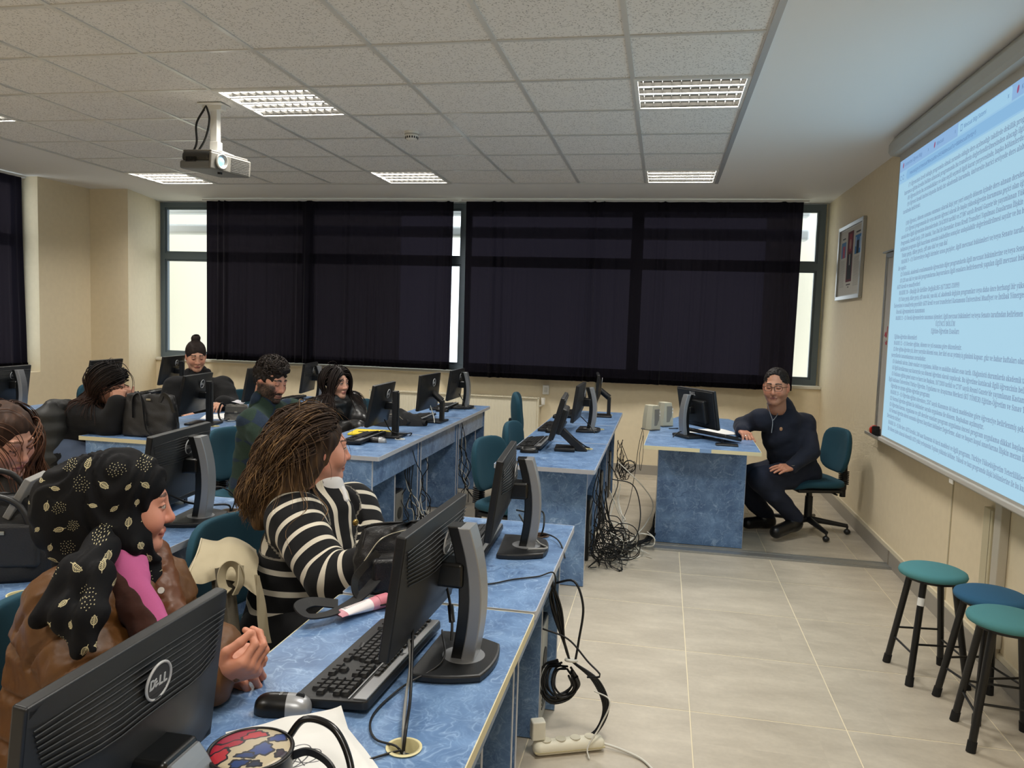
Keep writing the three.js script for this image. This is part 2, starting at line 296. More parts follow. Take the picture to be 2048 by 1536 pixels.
function curtain(label, w, h, folds, sd, amp = 0.045) {  // local: x along, top at y = 0
  const ph = []; for (let i = 0; i < 40; i++) ph.push(H2(i, sd) * 6.28);
  const fold = (x, v) => {
    const t = x * folds * 6.2832 / w, k = 0.55 + 0.45 * v;
    const cut = 0.25 + 0.75 * sstep(-0.5, 0.8, Math.sin(t * 0.13 + ph[2]) + 0.6 * Math.sin(t * 0.29 + ph[5])); return amp * k * cut * (Math.sin(t + 1.6 * Math.sin(t * 0.37 + ph[1])) * (0.5 + 0.5 * Math.sin(t * 0.21 + ph[2])) + 0.35 * Math.sin(t * 2.3 + ph[3] + v * 1.4) * v) + 0.012 * Math.sin(x * 9 + v * 3 + ph[4]) * v;
  };
  const g = sheet((u, v) => { const x = u * w; return [x + 0.25 * fold(x, v) + 0.012 * v * Math.sin(u * 3 + sd), -v * h, fold(x, v)]; }, Math.round(w * 90), 24, [w, h]);
  const t = thing('curtain', label, 'curtain', [0, 0, 0], 0, 'dark blackout curtains');
  mesh('cloth', g, curtainMat, t);
  mesh('hem', sheet((u, v) => { const x = u * w; return [x + 0.25 * fold(x, 1) + 0.012 * Math.sin(u * 3 + sd), -h - 0.004 + v * 0.05, fold(x, 1) + 0.006 + 0.002 * v]; }, Math.round(w * 70), 4, [w, 0.09]), curtainMat, t);
  mesh('curtain_track', box(w + 0.1, 0.02, 0.03, w / 2, 0.006, 0), std(0xd0cfca, 0.4), t);
  return t;
}
{
  const a = curtain('wide dark curtain between the open window end and the bright middle gap', 2.86, 1.77, 26, 3); a.position.set(-5.09, 2.79, -8.06);
  const b = curtain('wide dark curtain hanging behind the teacher', 3.36, 1.83, 28, 8); b.position.set(-2.09, 2.79, -8.05);
  const c = curtain('dark curtain on the side wall window at the picture edge beside the corner column', 3.9, 1.84, 30, 5); c.position.set(X0 - 0.06, 2.79, -2.72); c.rotation.y = Math.PI / 2;
  c.userData.label = 'dark curtain on the side wall window next to the corner column';
}
// ================================================================ furniture
const DH = 0.75;
const font = await new FontLoader().loadAsync('fonts/droid/droid_sans_bold.typeface.json');
function text(str, size, depth = 0.001) { const g = new TextGeometry(str, { font, size, depth, curveSegments: 3 }); g.computeBoundingBox(); const b = g.boundingBox; return g.translate(-(b.min.x + b.max.x) / 2, -(b.min.y + b.max.y) / 2, 0); }
// x0..x1 depth of the top, z0 near end, z1 far end; aprons on the x1 side, seats on the x0 side
function desk(label, x0, x1, z0, z1, o = {}) {
  const w = x1 - x0, l = z0 - z1, t = thing('computer_desk', label, 'desk', [(x0 + x1) / 2, 0, (z0 + z1) / 2], 0, 'blue marbled computer desks');
  const hole = new THREE.Path(); const hx = o.hole ? o.hole[0] - (x0 + x1) / 2 : w / 2 - 0.11, hz = o.hole ? o.hole[1] - (z0 + z1) / 2 : -l * 0.24; hole.absarc(hx, -hz, 0.029, 0, Math.PI * 2, true);
  const r = 0.012, s = rrect(w - 0.004, l - 0.008, r); s.holes.push(hole);
  const top = new THREE.ExtrudeGeometry(s, { depth: 0.024, bevelEnabled: false, curveSegments: 10 }).rotateX(-Math.PI / 2).translate(0, DH - 0.025, 0);
  const uv = top.attributes.uv; for (let i = 0; i < uv.count; i++) uv.setXY(i, uv.getX(i) + x0 * 1.7, uv.getY(i) + z0 * 0.63);
  const tt = mesh('tabletop', top, marble, t);
  const e = (o.worn ? edgeWorn : edgePale), outer = rrect(w, l - 0.004, r + 0.001), inner = new THREE.Path(rrect(w - 0.005, l - 0.009, r).getPoints(6).reverse()); outer.holes.push(inner);
  mesh('edge_band', new THREE.ExtrudeGeometry(outer, { depth: 0.0245, bevelEnabled: false, curveSegments: 6 }).rotateX(-Math.PI / 2).translate(0, DH - 0.0252, 0), e, tt);
  const gr = mesh('cable_grommet', lathe([[0.0285, -0.024], [0.0285, 0.0005], [0.034, 0.0005], [0.034, 0.003], [0.027, 0.003], [0.0255, -0.024]], 28).translate(hx, DH, hz), std(o.grommet || 0xd9cfa0, 0.5), tt);
  const pl = -w / 2 + 0.04, pr = w / 2 - (o.inset ?? 0.05), n = l / 2 - (o.nearIn ?? 0.02), f = -l / 2 + (o.farIn ?? 0.02);
  const panel = (name, z, b = pr) => { const p = mesh(name, muv(bx(pl, b, 0.004, DH - 0.0255, z - 0.009, z + 0.009), 1, z * 3.1 + x0, z0), marble, t); mesh('edge_band', bx(b, b + 0.002, 0.004, DH - 0.0255, z - 0.009, z + 0.009), edgePale, p); return p; };
  panel('end_panel', n - 0.009); panel('end_panel', f + 0.009);
  if (o.divider !== undefined) panel('divider_panel', o.divider - (z0 + z1) / 2, pr - 0.03);
  mesh('apron', muv(bx(pr - 0.022, pr - 0.006, DH - 0.19, DH - 0.0255, f + 0.018, n - 0.018), 1, z0, x0), marble, t);
  mesh('modesty_panel', muv(bx(pl + 0.05, pl + 0.066, 0.28, DH - 0.0255, f + 0.018, n - 0.018), 1, z0 + 0.4, x0), marble, t).visible = !!o.modesty;
  if (!o.modesty) t.remove(t.children[t.children.length - 1]);
  return t;
}
const R1 = [-0.905, -0.335], R2 = [-2.14, -1.57], R3 = [-3.575, -2.955], R4 = [-5.0, -4.4], R1N = [-0.885, -0.312], R2N = [-2.17, -1.61];
desk('blue marbled desk before the foreground monitor with the snakeskin bag', ...R1N, -0.08, -1.075, { worn: true, grommet: 0xd9cfa0 });
desk('blue marbled desk holding the close keyboard, mouse and pink tube', ...R1N, -1.08, -2.075, { hole: [-0.44, -1.34], worn: true, divider: -1.8 });
desk('blue marbled desk in front of the woman in striped cardigan', ...R1N, -2.085, -3.05, { hole: [-0.42, -2.86], divider: -2.78, farIn: 0.03, grommet: 0x4a3526 });
desk('blue marbled desk end panel facing the aisle, with the tilted slanted-leg monitor', ...R1, -4.25, -5.22, { nearIn: 0.26, farIn: 0.02, inset: 0.065 });
desk('blue marbled desk in the front row, middle of the empty far block', ...R1, -5.225, -6.195, { divider: -5.9, inset: 0.065 });
desk('blue marbled desk of the empty front block closest to the window wall', ...R1, -6.2, -7.18, { divider: -6.9, inset: 0.065 });
desk('blue marbled desk with the yellow folder beneath its monitor', ...R2, -4.21, -5.13, { divider: -4.72, grommet: 0xd9d9d4 });
desk('blue marbled desk with a dark jacket heaped beside its keyboard', ...R2, -5.135, -6.155, { divider: -5.42, grommet: 0xdedbd0 });
desk('blue marbled desk ending at the radiator with silver-stand monitor', ...R2, -6.16, -7.15, { divider: -6.9, grommet: 0xdedbd0 });
desk('blue marbled desk with worn cream edge carrying the black tote', ...R3, -4.25, -5.2, { worn: true, divider: -4.8 });
desk('blue marbled desk with papers under the hands of the woman with bun', ...R3, -5.205, -6.185, { divider: -5.8 });
desk('blue marbled desk behind the curly haired man, with tilted keyboard', ...R3, -6.19, -7.18, { divider: -6.8 });
desk('blue marbled desk by the side wall holding the monitor beside the dark coat', ...R4, -4.25, -5.2, { divider: -4.9 });
desk('blue marbled desk by the side wall behind the woman in black sweater', ...R4, -5.205, -6.185, { divider: -5.8 });
desk('blue marbled desk by the column with pale top, mouse and keyboard', ...R4, -6.19, -7.18, { divider: -6.8 });
desk('blue marbled desk with ribbed monitor between the brunette and the scarf', ...R2N, -2.085, -3.05, { hole: [-1.69, -2.84], divider: -2.7, grommet: 0x6b5a48, modesty: true });
desk('blue marbled desk under the big black shoulder bag', ...R2N, -1.08, -2.08, { divider: -1.5, modesty: true });
{ // teacher's desk: the long axis runs away from the aisle
  const t = thing('teacher_desk', 'blue marbled teacher desk with cream worn edges and overhanging top', 'desk', [0.3, 0, -6.2]);
  const s = shapeXY([[-0.395, -0.92], [0.36, -0.935], [0.385, 0.66], [0.3, 0.93], [-0.13, 0.93], [-0.36, 0.2]]);
  const g = new THREE.ExtrudeGeometry(s, { depth: 0.024, bevelEnabled: false }).rotateX(-Math.PI / 2).scale(1, 1, 1).translate(0, DH - 0.025, 0);
  const tt = mesh('tabletop', g, marble, t);
  const o = shapeXY([[-0.398, -0.923], [0.363, -0.938], [0.388, 0.662], [0.302, 0.933], [-0.132, 0.933], [-0.363, 0.2]]); o.holes.push(new THREE.Path(s.getPoints().slice().reverse()));
  mesh('edge_band', new THREE.ExtrudeGeometry(o, { depth: 0.0245, bevelEnabled: false }).rotateX(-Math.PI / 2).translate(0, DH - 0.0253, 0), edgeWorn, tt);
  mesh('repair_tape', bx(-0.03, 0.045, DH - 0.026, DH + 0.0008, 0.9255, 0.932), std(0x7d9cc6, 0.5), tt);
  const p = mesh('end_panel', muv(bx(-0.295, 0.31, 0.004, DH - 0.0255, 0.555, 0.575), 1, 0.3, 0.1), marble, t); mesh('edge_band', bx(0.31, 0.312, 0.004, DH - 0.0255, 0.555, 0.575), edgePale, p); mesh('edge_band', bx(-0.297, -0.295, 0.004, DH - 0.0255, 0.555, 0.575), edgePale, p);
  mesh('end_panel', muv(bx(-0.2, 0.3, 0.004, DH - 0.0255, -0.8, -0.782), 1, 0.7, 0.5), marble, t);
  mesh('modesty_panel', muv(bx(-0.3, -0.284, 0.1, DH - 0.0255, -0.78, 0.555), 1, 0.2, 0.9), std(0xbdb9ae, 0.5), t);
}
// ---------------------------------------------------------------- monitors (local: screen faces +z, foot at the origin)
const ringMat = std(0xb9bbbd, 0.4), screenGlass = phys(0x050607, 0.12);
const dell = (r) => { const f = 0.62; const D = text('D', r * 0.62), E = text('E', r * 0.52).rotateZ(0.5), L = text('L', r * 0.62), L2 = text('L', r * 0.62); return [D.translate(-r * f * 0.95, 0, 0), E.translate(-r * 0.28, 0, 0), L.translate(r * 0.2, 0, 0), L2.translate(r * f, 0, 0)]; };
function monitorPanel(t, W, Hh, cy, cz, tilt, kind) {
  const M = new THREE.Matrix4().makeTranslation(0, cy, cz).multiply(new THREE.Matrix4().makeRotationX(-tilt)), at = (g) => g.applyMatrix4(M);
  const bez = mesh('bezel', at(rbox(W, Hh, 0.024, 0.005, 0, 0, 0)), blackPlastic, t);
  mesh('screen', at(new THREE.PlaneGeometry(W - 0.034, Hh - 0.036).translate(0, 0.004, 0.0125)), screenGlass, t);
  const back = kind === 'trapezoid' ? (() => { const s = extrude(rrect(W * 0.62, Hh * 0.6, 0.01), 0.03, 0.014).rotateY(Math.PI).translate(0, -0.015, -0.01); return merge([s, rbox(W * 0.96, Hh * 0.94, 0.012, 0.005, 0, 0, -0.014)]); })()
    : sheet((u, v) => { const x = (0.5 - u) * (W - 0.004), y = (v - 0.5) * (Hh - 0.004), e = Math.min(u, 1 - u, v, 1 - v); return [x, y, -0.012 - 0.026 * sstep(0, 0.3, Math.min(u, 1 - u)) * sstep(0, 0.42, Math.min(v * 1.0, (1 - v) * 1.15)) - (e > 0 ? 0.003 : 0)]; }, 16, 16);
  const bk = mesh('back_cover', at(back), kind === 'ribbed' ? blackRib : blackPlastic, t);
  if (kind === 'ribbed') for (let k = 0; k < 10; k++) {
    const y = Hh * 0.5 - 0.028 - k * 0.0088, wv = W * (0.96 - 0.012 * k);
    const pts = []; for (let i = 0; i <= 8; i++) { const u = 0.5 + (i / 8 - 0.5) * wv / W, vv = y / (Hh - 0.004) + 0.5; pts.push([(0.5 - u) * W, y - 0.006 * Math.pow(2 * (i / 8 - 0.5), 2), -0.0165 - 0.026 * sstep(0, 0.3, Math.min(u, 1 - u)) * sstep(0, 0.42, Math.min(vv, (1 - vv) * 1.15))]); }
    mesh('rib', at(tube(pts, 0.0017, 10, 4)), blackRib, bk);
  }
  if (kind !== 'plain') {
    const ry = Hh * 0.5 - 0.062, rz = kind === 'trapezoid' ? -0.0205 : -0.0405;
    const lg = kind === 'trapezoid' ? dell(0.04).map((g) => g.rotateY(Math.PI).translate(0.02, Hh * 0.5 - 0.032, rz))
      : [new THREE.TorusGeometry(0.029, 0.0022, 6, 32).translate(0, ry, rz), new THREE.CylinderGeometry(0.029, 0.029, 0.002, 32).rotateX(Math.PI / 2).translate(0, ry, rz + 0.001), ...dell(0.026).map((g) => g.rotateY(Math.PI).translate(0, ry, rz))];
    if (kind !== 'trapezoid') { const d = mesh('badge_disc', at(lg.splice(1, 1)[0]), blackRib, bk); }
    mesh('badge', at(merge(lg)), ringMat, bk);
  }
  return M;
}
function curvedStand(t, h, z0, wide = 0.056, mat = silver) {  // silver swept column with a dark front
  const prof = (d0, d1) => { const a = [], b = []; for (let i = 0; i <= 14; i++) { const v = i / 14, y = v * h, c = z0 - 0.035 * Math.sin(v * 2.6) + 0.03 * v; a.push([c + d0, y]); b.unshift([c + d1, y]); } return shapeXY([...a, ...b].map(([z, y]) => [z, y])); };
  const mk = (d0, d1, w) => new THREE.ExtrudeGeometry(prof(d0, d1), { depth: w, bevelEnabled: true, bevelSize: 0.003, bevelThickness: 0.003, bevelSegments: 2 }).translate(0, 0, -w / 2).rotateY(-Math.PI / 2);
  mesh('stand_column', mk(-0.03, -0.006, wide), mat, t); mesh('stand_spine', mk(-0.006, 0.02, wide * 0.8), satinBlack, t);
}
function baseD(t, w, d, disc = true) {
  const s = new THREE.Shape(); s.moveTo(-w / 2, d * 0.42); s.lineTo(w / 2, d * 0.42); s.quadraticCurveTo(w / 2 + 0.012, 0, w * 0.36, -d * 0.5); s.quadraticCurveTo(0, -d * 0.66, -w * 0.36, -d * 0.5); s.quadraticCurveTo(-w / 2 - 0.012, 0, -w / 2, d * 0.42);
  mesh('foot', extrude(s, 0.008, 0.005).rotateX(Math.PI / 2).translate(0, 0.0135, 0), blackPlastic, t);
  if (disc) mesh('foot_disc', cyl(0.052, 0.05, 0.006, 0, 0.016, -0.02, 28), silver, t);
}
const mons = {};
function protoMonitor(style) {
  const t = new THREE.Group(); t.name = 'monitor';
  if (style === 'A') { baseD(t, 0.25, 0.17); curvedStand(t, 0.325, -0.015); const M = monitorPanel(t, 0.445, 0.275, 0.215, 0.075, 0.13, 'ribbed'); mesh('neck', rbox(0.07, 0.06, 0.075, 0.01, 0, 0.215, 0.015), satinBlack, t); }
  if (style === 'L') { baseD(t, 0.2, 0.11); curvedStand(t, 0.125, -0.02, 0.07); monitorPanel(t, 0.455, 0.28, 0.165, 0.055, 0.12, 'ribbed'); mesh('neck', rbox(0.09, 0.05, 0.07, 0.01, 0, 0.11, 0.0), satinBlack, t); }
  if (style === 'B') { mesh('foot', rbox(0.2, 0.016, 0.2, 0.006, 0, 0.008, 0.02), blackPlastic, t); mesh('stand_column', rbox(0.05, 0.3, 0.034, 0.004, 0, 0.16, -0.02), blackPlastic, t); mesh('stand_rail', rbox(0.016, 0.27, 0.012, 0.002, 0.0, 0.165, -0.04), darkGrey, t); monitorPanel(t, 0.435, 0.28, 0.22, 0.085, 0.19, style === 'B' ? 'logo' : 'plain'); mesh('neck', rbox(0.06, 0.05, 0.06, 0.008, 0, 0.21, 0.02), satinBlack, t); }
  if (style === 'C') { mesh('foot', rbox(0.2, 0.014, 0.19, 0.005, 0, 0.007, 0.04), blackPlastic, t); mesh('stand_column', rbox(0.045, 0.16, 0.03, 0.003, 0, 0.09, -0.03), blackPlastic, t); mesh('stand_arm', merge([rod([0, 0.165, -0.03], [0, 0.235, 0.06], 0.026, 0.024, 4)]), blackPlastic, t); monitorPanel(t, 0.44, 0.275, 0.235, 0.085, 0.08, 'logo'); }
  if (style === 'D') { mesh('foot', rbox(0.17, 0.022, 0.13, 0.007, 0, 0.011, 0.06), blackPlastic, t); mesh('stand_leg', new THREE.ExtrudeGeometry(shapeXY([[-0.075, 0], [-0.02, 0], [0.095, 0.1], [0.07, 0.13]]), { depth: 0.07, bevelEnabled: true, bevelSize: 0.003, bevelThickness: 0.003, bevelSegments: 1 }).translate(0, 0.003, -0.035).rotateY(-Math.PI / 2), blackPlastic, t); monitorPanel(t, 0.43, 0.275, 0.215, 0.11, 0.27, 'trapezoid'); }
  if (style === 'T') { mesh('foot', rbox(0.2, 0.022, 0.15, 0.01, 0, 0.011, 0), blackPlastic, t); curvedStand(t, 0.31, -0.02, 0.05); monitorPanel(t, 0.44, 0.285, 0.215, 0.075, 0.2, 'trapezoid'); mesh('neck', rbox(0.06, 0.05, 0.07, 0.008, 0, 0.2, 0.015), satinBlack, t); }
  return t;
}
function monitor(style, label, x, z, yaw, dy = 0) {
  if (!mons[style]) mons[style] = protoMonitor(style);
  const c = mons[style].clone(); c.name = numbered('monitor'); scene.add(c); c.position.set(x, DH + dy, z); c.rotation.y = yaw * Math.PI / 180; return tag(c, label, 'monitor', 'computer monitors');
}
monitor('L', 'large ribbed black monitor back beside the snakeskin bag', -0.725, -1.03, -90);
monitor('A', 'ribbed black monitor above the close keyboard, silver curved stand', -0.445, -1.725, -92);
monitor('A', 'ribbed black monitor on silver stand in front of the striped cardigan', -0.46, -2.66, -85);
monitor('A', 'ribbed black monitor on silver stand behind the leaf print scarf', -1.735, -2.675, -84);
monitor('B', 'black monitor on a square column above the yellow folder', -1.77, -4.99, -88);
monitor('C', 'black monitor on an elbow arm beside the heaped dark jacket', -1.7, -5.85, -93);
monitor('A', 'black monitor on silver stand at the radiator end of its row', -1.77, -6.88, -90);
monitor('D', 'black monitor tilted back on a slanted leg, with a mouse at its side', -0.52, -4.89, -86);
monitor('A', 'black monitor on silver stand in the middle of the empty front row', -0.53, -5.83, -91);
monitor('C', 'black monitor on an elbow arm closest to the window in the front row', -0.47, -6.82, -84);
monitor('B', 'black monitor on a square column between the tote and the woman with bun', -3.17, -5.02, -82);
monitor('B', 'dark monitor half hidden behind the curly haired man', -3.2, -5.95, -88);
monitor('A', 'dark monitor on silver stand behind the girl in leather jacket', -3.2, -6.88, -80);
monitor('A', 'black monitor on silver stand by the side wall beside the dark coat', -4.7, -4.98, -84);
monitor('B', 'black monitor behind the head of the woman in black sweater', -4.7, -6.02, -86);
monitor('B', 'black monitor by the column behind the woman with bun', -4.66, -6.92, -82);
monitor('T', 'black monitor with silver stand on the teacher desk', 0.21, -5.8, 124);
// ---------------------------------------------------------------- keyboards and mice
const keyMat = phys(0x131416, 0.45), kbSilver = phys(0xa6a8ab, 0.35, { metalness: 0.45 });
const keyGeo = new THREE.CylinderGeometry(0.0088, 0.0115, 0.007, 4, 1).rotateY(Math.PI / 4).scale(1.0, 1, 1.0); keyGeo.computeVertexNormals();
function keyLayout() {                                 // [x, z, width in units], keyboard local: typist at +z
  const k = [], u = 0.0188;
  for (let r = 0; r < 5; r++) { const n = 14, off = [0, 0.5, 0.75, 1.25, 0][r]; if (r < 4) { for (let i = 0; i < n - (r > 1 ? 1 : 0) - (r > 2 ? 1 : 0); i++) k.push([-0.205 + (i + off) * u, -0.026 + r * u, 1]); } else { for (const [x, w] of [[0.1, 1.25], [1.4, 1.25], [2.7, 1.25], [6.4, 5.6], [10.2, 1.25], [11.5, 1.25], [12.8, 1.25]]) k.push([-0.205 + x * u, -0.026 + r * u, w]); } }
  for (let i = 0; i < 3; i++) for (const r of [0, 1]) k.push([0.075 + i * u, -0.026 + r * u, 1]);
  k.push([0.075 + u, -0.026 + 3 * u, 1]); for (let i = 0; i < 3; i++) k.push([0.075 + i * u, -0.026 + 4 * u, 1]);
  for (let i = 0; i < 4; i++) for (let r = 0; r < 5; r++) if (!(i === 3 && (r === 2 || r === 4))) k.push([0.145 + i * u, -0.026 + r * u, 1]);
  for (let i = 0; i < 17; i++) k.push([-0.205 + (i + (i > 0 ? 0.6 : 0) + (i > 4 ? 0.5 : 0) + (i > 8 ? 0.5 : 0)) * u * 0.95, -0.056, 0.9]);
  return k;
}
function keyboard(label, x, z, yaw, o = {}) {
  const t = thing('keyboard', label, 'keyboard', [x, DH + (o.dy || 0), z], yaw * Math.PI / 180, 'computer keyboards');
  const sl = 0.09, R = (g) => g.rotateX(o.tilt ?? sl).translate(0, 0.0245 + (o.lift || 0), 0);
  mesh('body', R(extrude(rrect(0.455, 0.165, 0.012), 0.012, 0.004).rotateX(Math.PI / 2).translate(0, -0.004, 0)), blackPlastic, t);
  if (!o.dark) mesh('silver_strip', R(merge([rbox(0.44, 0.003, 0.03, 0.001, 0, 0.0012, -0.065), rbox(0.44, 0.0022, 0.004, 0.001, 0, 0.001, -0.0405)])), kbSilver, t);
  const lay = keyLayout();
  if (o.close) for (const [kx, kz, w] of lay) mesh('key', R(keyGeo.clone().scale(w > 1 ? 1 + (w - 1) * 1.15 : 1, 1, kz < -0.05 ? 0.75 : 1).translate(kx, 0.004, kz)), keyMat, t);
  else { const m = mesh('keys', R(merge(lay.map(([kx, kz, w]) => new THREE.BoxGeometry(0.0165 * (w > 1 ? w : 1), 0.006, 0.0165).translate(kx, 0.003, kz)))), keyMat, t); m.userData.kind = 'stuff'; }
  if (o.logo) mesh('print', R(text('hp', 0.009, 0.0004).rotateX(-Math.PI / 2).translate(0.0, 0.0028, -0.068)), std(0x55585c, 0.5), t);
  for (const s of [-1, 1]) mesh('riser', box(0.02, 0.022, 0.006, s * 0.18, 0.011, -0.062), blackPlastic, t);
  return t;
}
function mouse(label, x, z, yaw, col = true) {
  const t = thing('mouse', label, 'mouse', [x, DH, z], yaw * Math.PI / 180, 'computer mice');
  const shell = (k0, k1) => sheet((u, v) => { const a = Math.PI * (1 - v), s = mix(k0, k1, u), lz = -0.058 + 0.116 * s, r = Math.sqrt(Math.max(0, 1 - Math.pow(2 * s - 1, 4))); const w = 0.031 * r * (1 - 0.12 * s), h = 0.037 * Math.pow(r, 0.8) * (1 - 0.18 * Math.pow(1 - s, 2)); return [w * Math.cos(a), 0.002 + h * Math.pow(Math.sin(a), 0.75), lz]; }, 18, 16);
  mesh('shell', shell(0.42, 1), satinBlack, t);
  mesh('buttons', shell(0, 0.42), col ? kbSilver : satinBlack, t);
  mesh('wheel', cyl(0.009, 0.009, 0.007, 0, 0, 0, 14).rotateZ(Math.PI / 2).translate(0, 0.031, -0.034), darkGrey, t);
  if (col) mesh('print', text('hp', 0.008, 0.0004).rotateX(-Math.PI / 2).rotateX(0.1).translate(0, 0.0375, 0.004), kbSilver, t);
  return t;
}
keyboard('black and silver keyboard close beside the optical mouse', -0.62, -1.66, -93, { close: true, logo: true });
mouse('black and silver mouse beside the paper carrier bag', -0.72, -1.41, -75);
keyboard('keyboard half under the monitor facing the striped cardigan', -0.64, -2.64, -88);
keyboard('raised keyboard behind the leaf print scarf', -1.98, -2.72, -86, { tilt: 0.16, lift: 0.01 });
keyboard('black and pale keyboard beside the yellow folder', -1.9, -4.78, -90); mouse('black mouse on the desk corner near the yellow folder', -1.77, -4.72, -80);
keyboard('keyboard next to the heaped dark jacket', -1.88, -5.93, -88); mouse('mouse with a white top near the heaped dark jacket', -1.86, -5.68, -70);
keyboard('keyboard at the radiator end of its row', -1.92, -6.8, -88); mouse('mouse at the radiator end of its row', -1.86, -6.52, -80, false);
keyboard('pale edged keyboard on the empty front desk beside the aisle', -0.8, -5.0, -90); mouse('dark mouse on the empty front desk beside the aisle', -0.78, -4.7, -75, false);
keyboard('dark keyboard in the middle of the empty front row', -0.8, -5.88, -90, { dark: true }); mouse('mouse in the middle of the empty front row', -0.76, -5.62, -80, false);
keyboard('keyboard closest to the window in the front row', -0.78, -6.78, -90, { dark: true }); mouse('mouse closest to the window in the front row', -0.83, -6.5, -80, false);
keyboard('tilted grey keyboard behind the curly haired man', -3.42, -6.75, -88, { tilt: 0.1 });
keyboard('pale keyboard by the column behind the woman with bun', -4.83, -6.78, -80); mouse('dark mouse by the column on the pale desk top', -4.84, -6.48, -70, false);
mouse('mouse beneath the black tote', -3.5, -4.5, -80); mouse('black mouse among the papers of the woman with bun', -3.12, -5.3, -60, false);
keyboard('black keyboard propped on the teacher desk', 0.37, -5.78, 130, { dark: true, tilt: 0.2, lift: 0.02 });
// ---------------------------------------------------------------- chairs (local: sitter faces +z)
function protoChair() {
  const t = new THREE.Group(); t.name = 'swivel_chair';
  const pad = (w, d, h, dome) => { const g = new THREE.SphereGeometry(1, 36, 20), p = g.attributes.position; for (let i = 0; i < p.count; i++) { const x = p.getX(i), y = p.getY(i), z = p.getZ(i), sq = (a) => Math.sign(a) * Math.pow(Math.abs(a), 0.55); const rr2 = Math.hypot(x, z) || 1e-6, k = Math.pow(Math.min(1, rr2), 0.55) / Math.pow(1e-9 + Math.pow(Math.abs(x / rr2), 3.2) + Math.pow(Math.abs(z / rr2), 3.2), 1 / 3.2); p.setXYZ(i, x / rr2 * k * w / 2, sq(y) * h / 2 * (y > 0 ? 1 : 1), z / rr2 * k * d / 2); } g.computeVertexNormals(); return g; };
  const seat = pad(0.46, 0.44, 0.07), sp = seat.attributes.position; for (let i = 0; i < sp.count; i++) { const z = sp.getZ(i); sp.setY(i, sp.getY(i) - 0.03 * sstep(0.08, 0.22, z) + 0.012 * Math.pow(sp.getX(i) / 0.23, 2)); } seat.computeVertexNormals();
  mesh('seat', muv(seat.translate(0, 0.40, 0)), fabricTeal, t);
  const back = pad(0.41, 0.34, 0.06).rotateX(Math.PI / 2), bp = back.attributes.position; for (let i = 0; i < bp.count; i++) { const x = bp.getX(i), y = bp.getY(i); bp.setZ(i, bp.getZ(i) + 0.05 * Math.pow(x / 0.2, 2) - 0.02 * Math.cos(y * 9)); } back.computeVertexNormals();
  mesh('backrest', muv(back.rotateX(-0.12).translate(0, 0.645, -0.215)), fabricTeal, t);
  mesh('seat_pan', rbox(0.36, 0.03, 0.34, 0.012, 0, 0.355, 0), blackPlastic, t);
  mesh('back_bracket', merge([rbox(0.06, 0.03, 0.16, 0.008, 0, 0.35, -0.2), rbox(0.055, 0.28, 0.03, 0.01, 0, 0.48, -0.268)]), blackPlastic, t);
  const bel = []; for (let k = 0; k < 8; k++) bel.push(rbox(0.075, 0.01, 0.052, 0.004, 0, 0.385 + k * 0.0135, -0.266, 1)); mesh('bellows', merge(bel), blackPlastic, t);
  mesh('tilt_handle', rod([0.05, 0.34, -0.1], [0.2, 0.335, -0.12], 0.007), blackPlastic, t); mesh('back_knob', cyl(0.022, 0.022, 0.06, 0, 0.31, -0.265, 14), blackPlastic, t);
  mesh('gas_column', merge([cyl(0.031, 0.029, 0.2, 0, 0.18, 0), cyl(0.022, 0.022, 0.08, 0, 0.31, 0)]), blackPlastic, t);
  for (let k = 0; k < 5; k++) { const a = k * 1.2566 + 0.35, x = Math.sin(a), z = Math.cos(a);
    const l = mesh('base_leg', merge([rod([0, 0.105, 0], [x * 0.29, 0.07, z * 0.29], 0.026, 0.015, 8)]), blackPlastic, t);
    mesh('caster', merge([new THREE.SphereGeometry(0.025, 14, 8).scale(1, 0.9, 1).translate(x * 0.29, 0.025, z * 0.29), cyl(0.008, 0.008, 0.03, x * 0.29, 0.055, z * 0.29, 8)]), blackPlastic, l); }
  return t;
}
const chair0 = protoChair();
function chair(label, x, z, yaw) { const c = chair0.clone(); c.name = numbered('swivel_chair'); scene.add(c); c.position.set(x, 0, z); c.rotation.y = yaw * Math.PI / 180; return tag(c, label, 'chair', 'teal swivel chairs'); }
chair('teal swivel chair under the teacher', 1.16, -6.28, -75);
chair('empty teal swivel chair at the aisle end of the front row', -0.87, -4.76, 72);
chair('empty teal swivel chair in the middle of the front row', -0.86, -5.62, 84);
chair('empty teal swivel chair seen edge-on closest to the radiator end of the front row', -1.0, -6.62, 98).scale.y = 1.16;
chair('empty teal swivel chair behind the elbow-arm monitor', -2.4, -6.6, 90);
chair('teal swivel chair under the girl in leather jacket', -2.62, -5.66, 80);
chair('teal swivel chair under the curly haired man', -2.52, -4.5, 78);
chair('teal swivel chair under the trench coat', -1.32, -2.5, 80);
chair('teal swivel chair under the woman in brown padded jacket', -1.36, -1.68, 85);
chair('teal swivel chair under the brunette', -2.5, -2.42, 85);
chair('teal swivel chair under the woman in black sweater', -3.95, -4.45, 85);
chair('teal swivel chair under the woman with bun', -4.02, -6.12, 60);
chair('teal swivel chair beside the curly man, at the desk with tilted keyboard', -3.78, -6.85, 88);
chair('empty teal swivel chair between coat and sweater by the side wall', -5.25, -5.6, 85);
chair('empty teal swivel chair by the column behind the pale desk', -5.27, -6.7, 88);
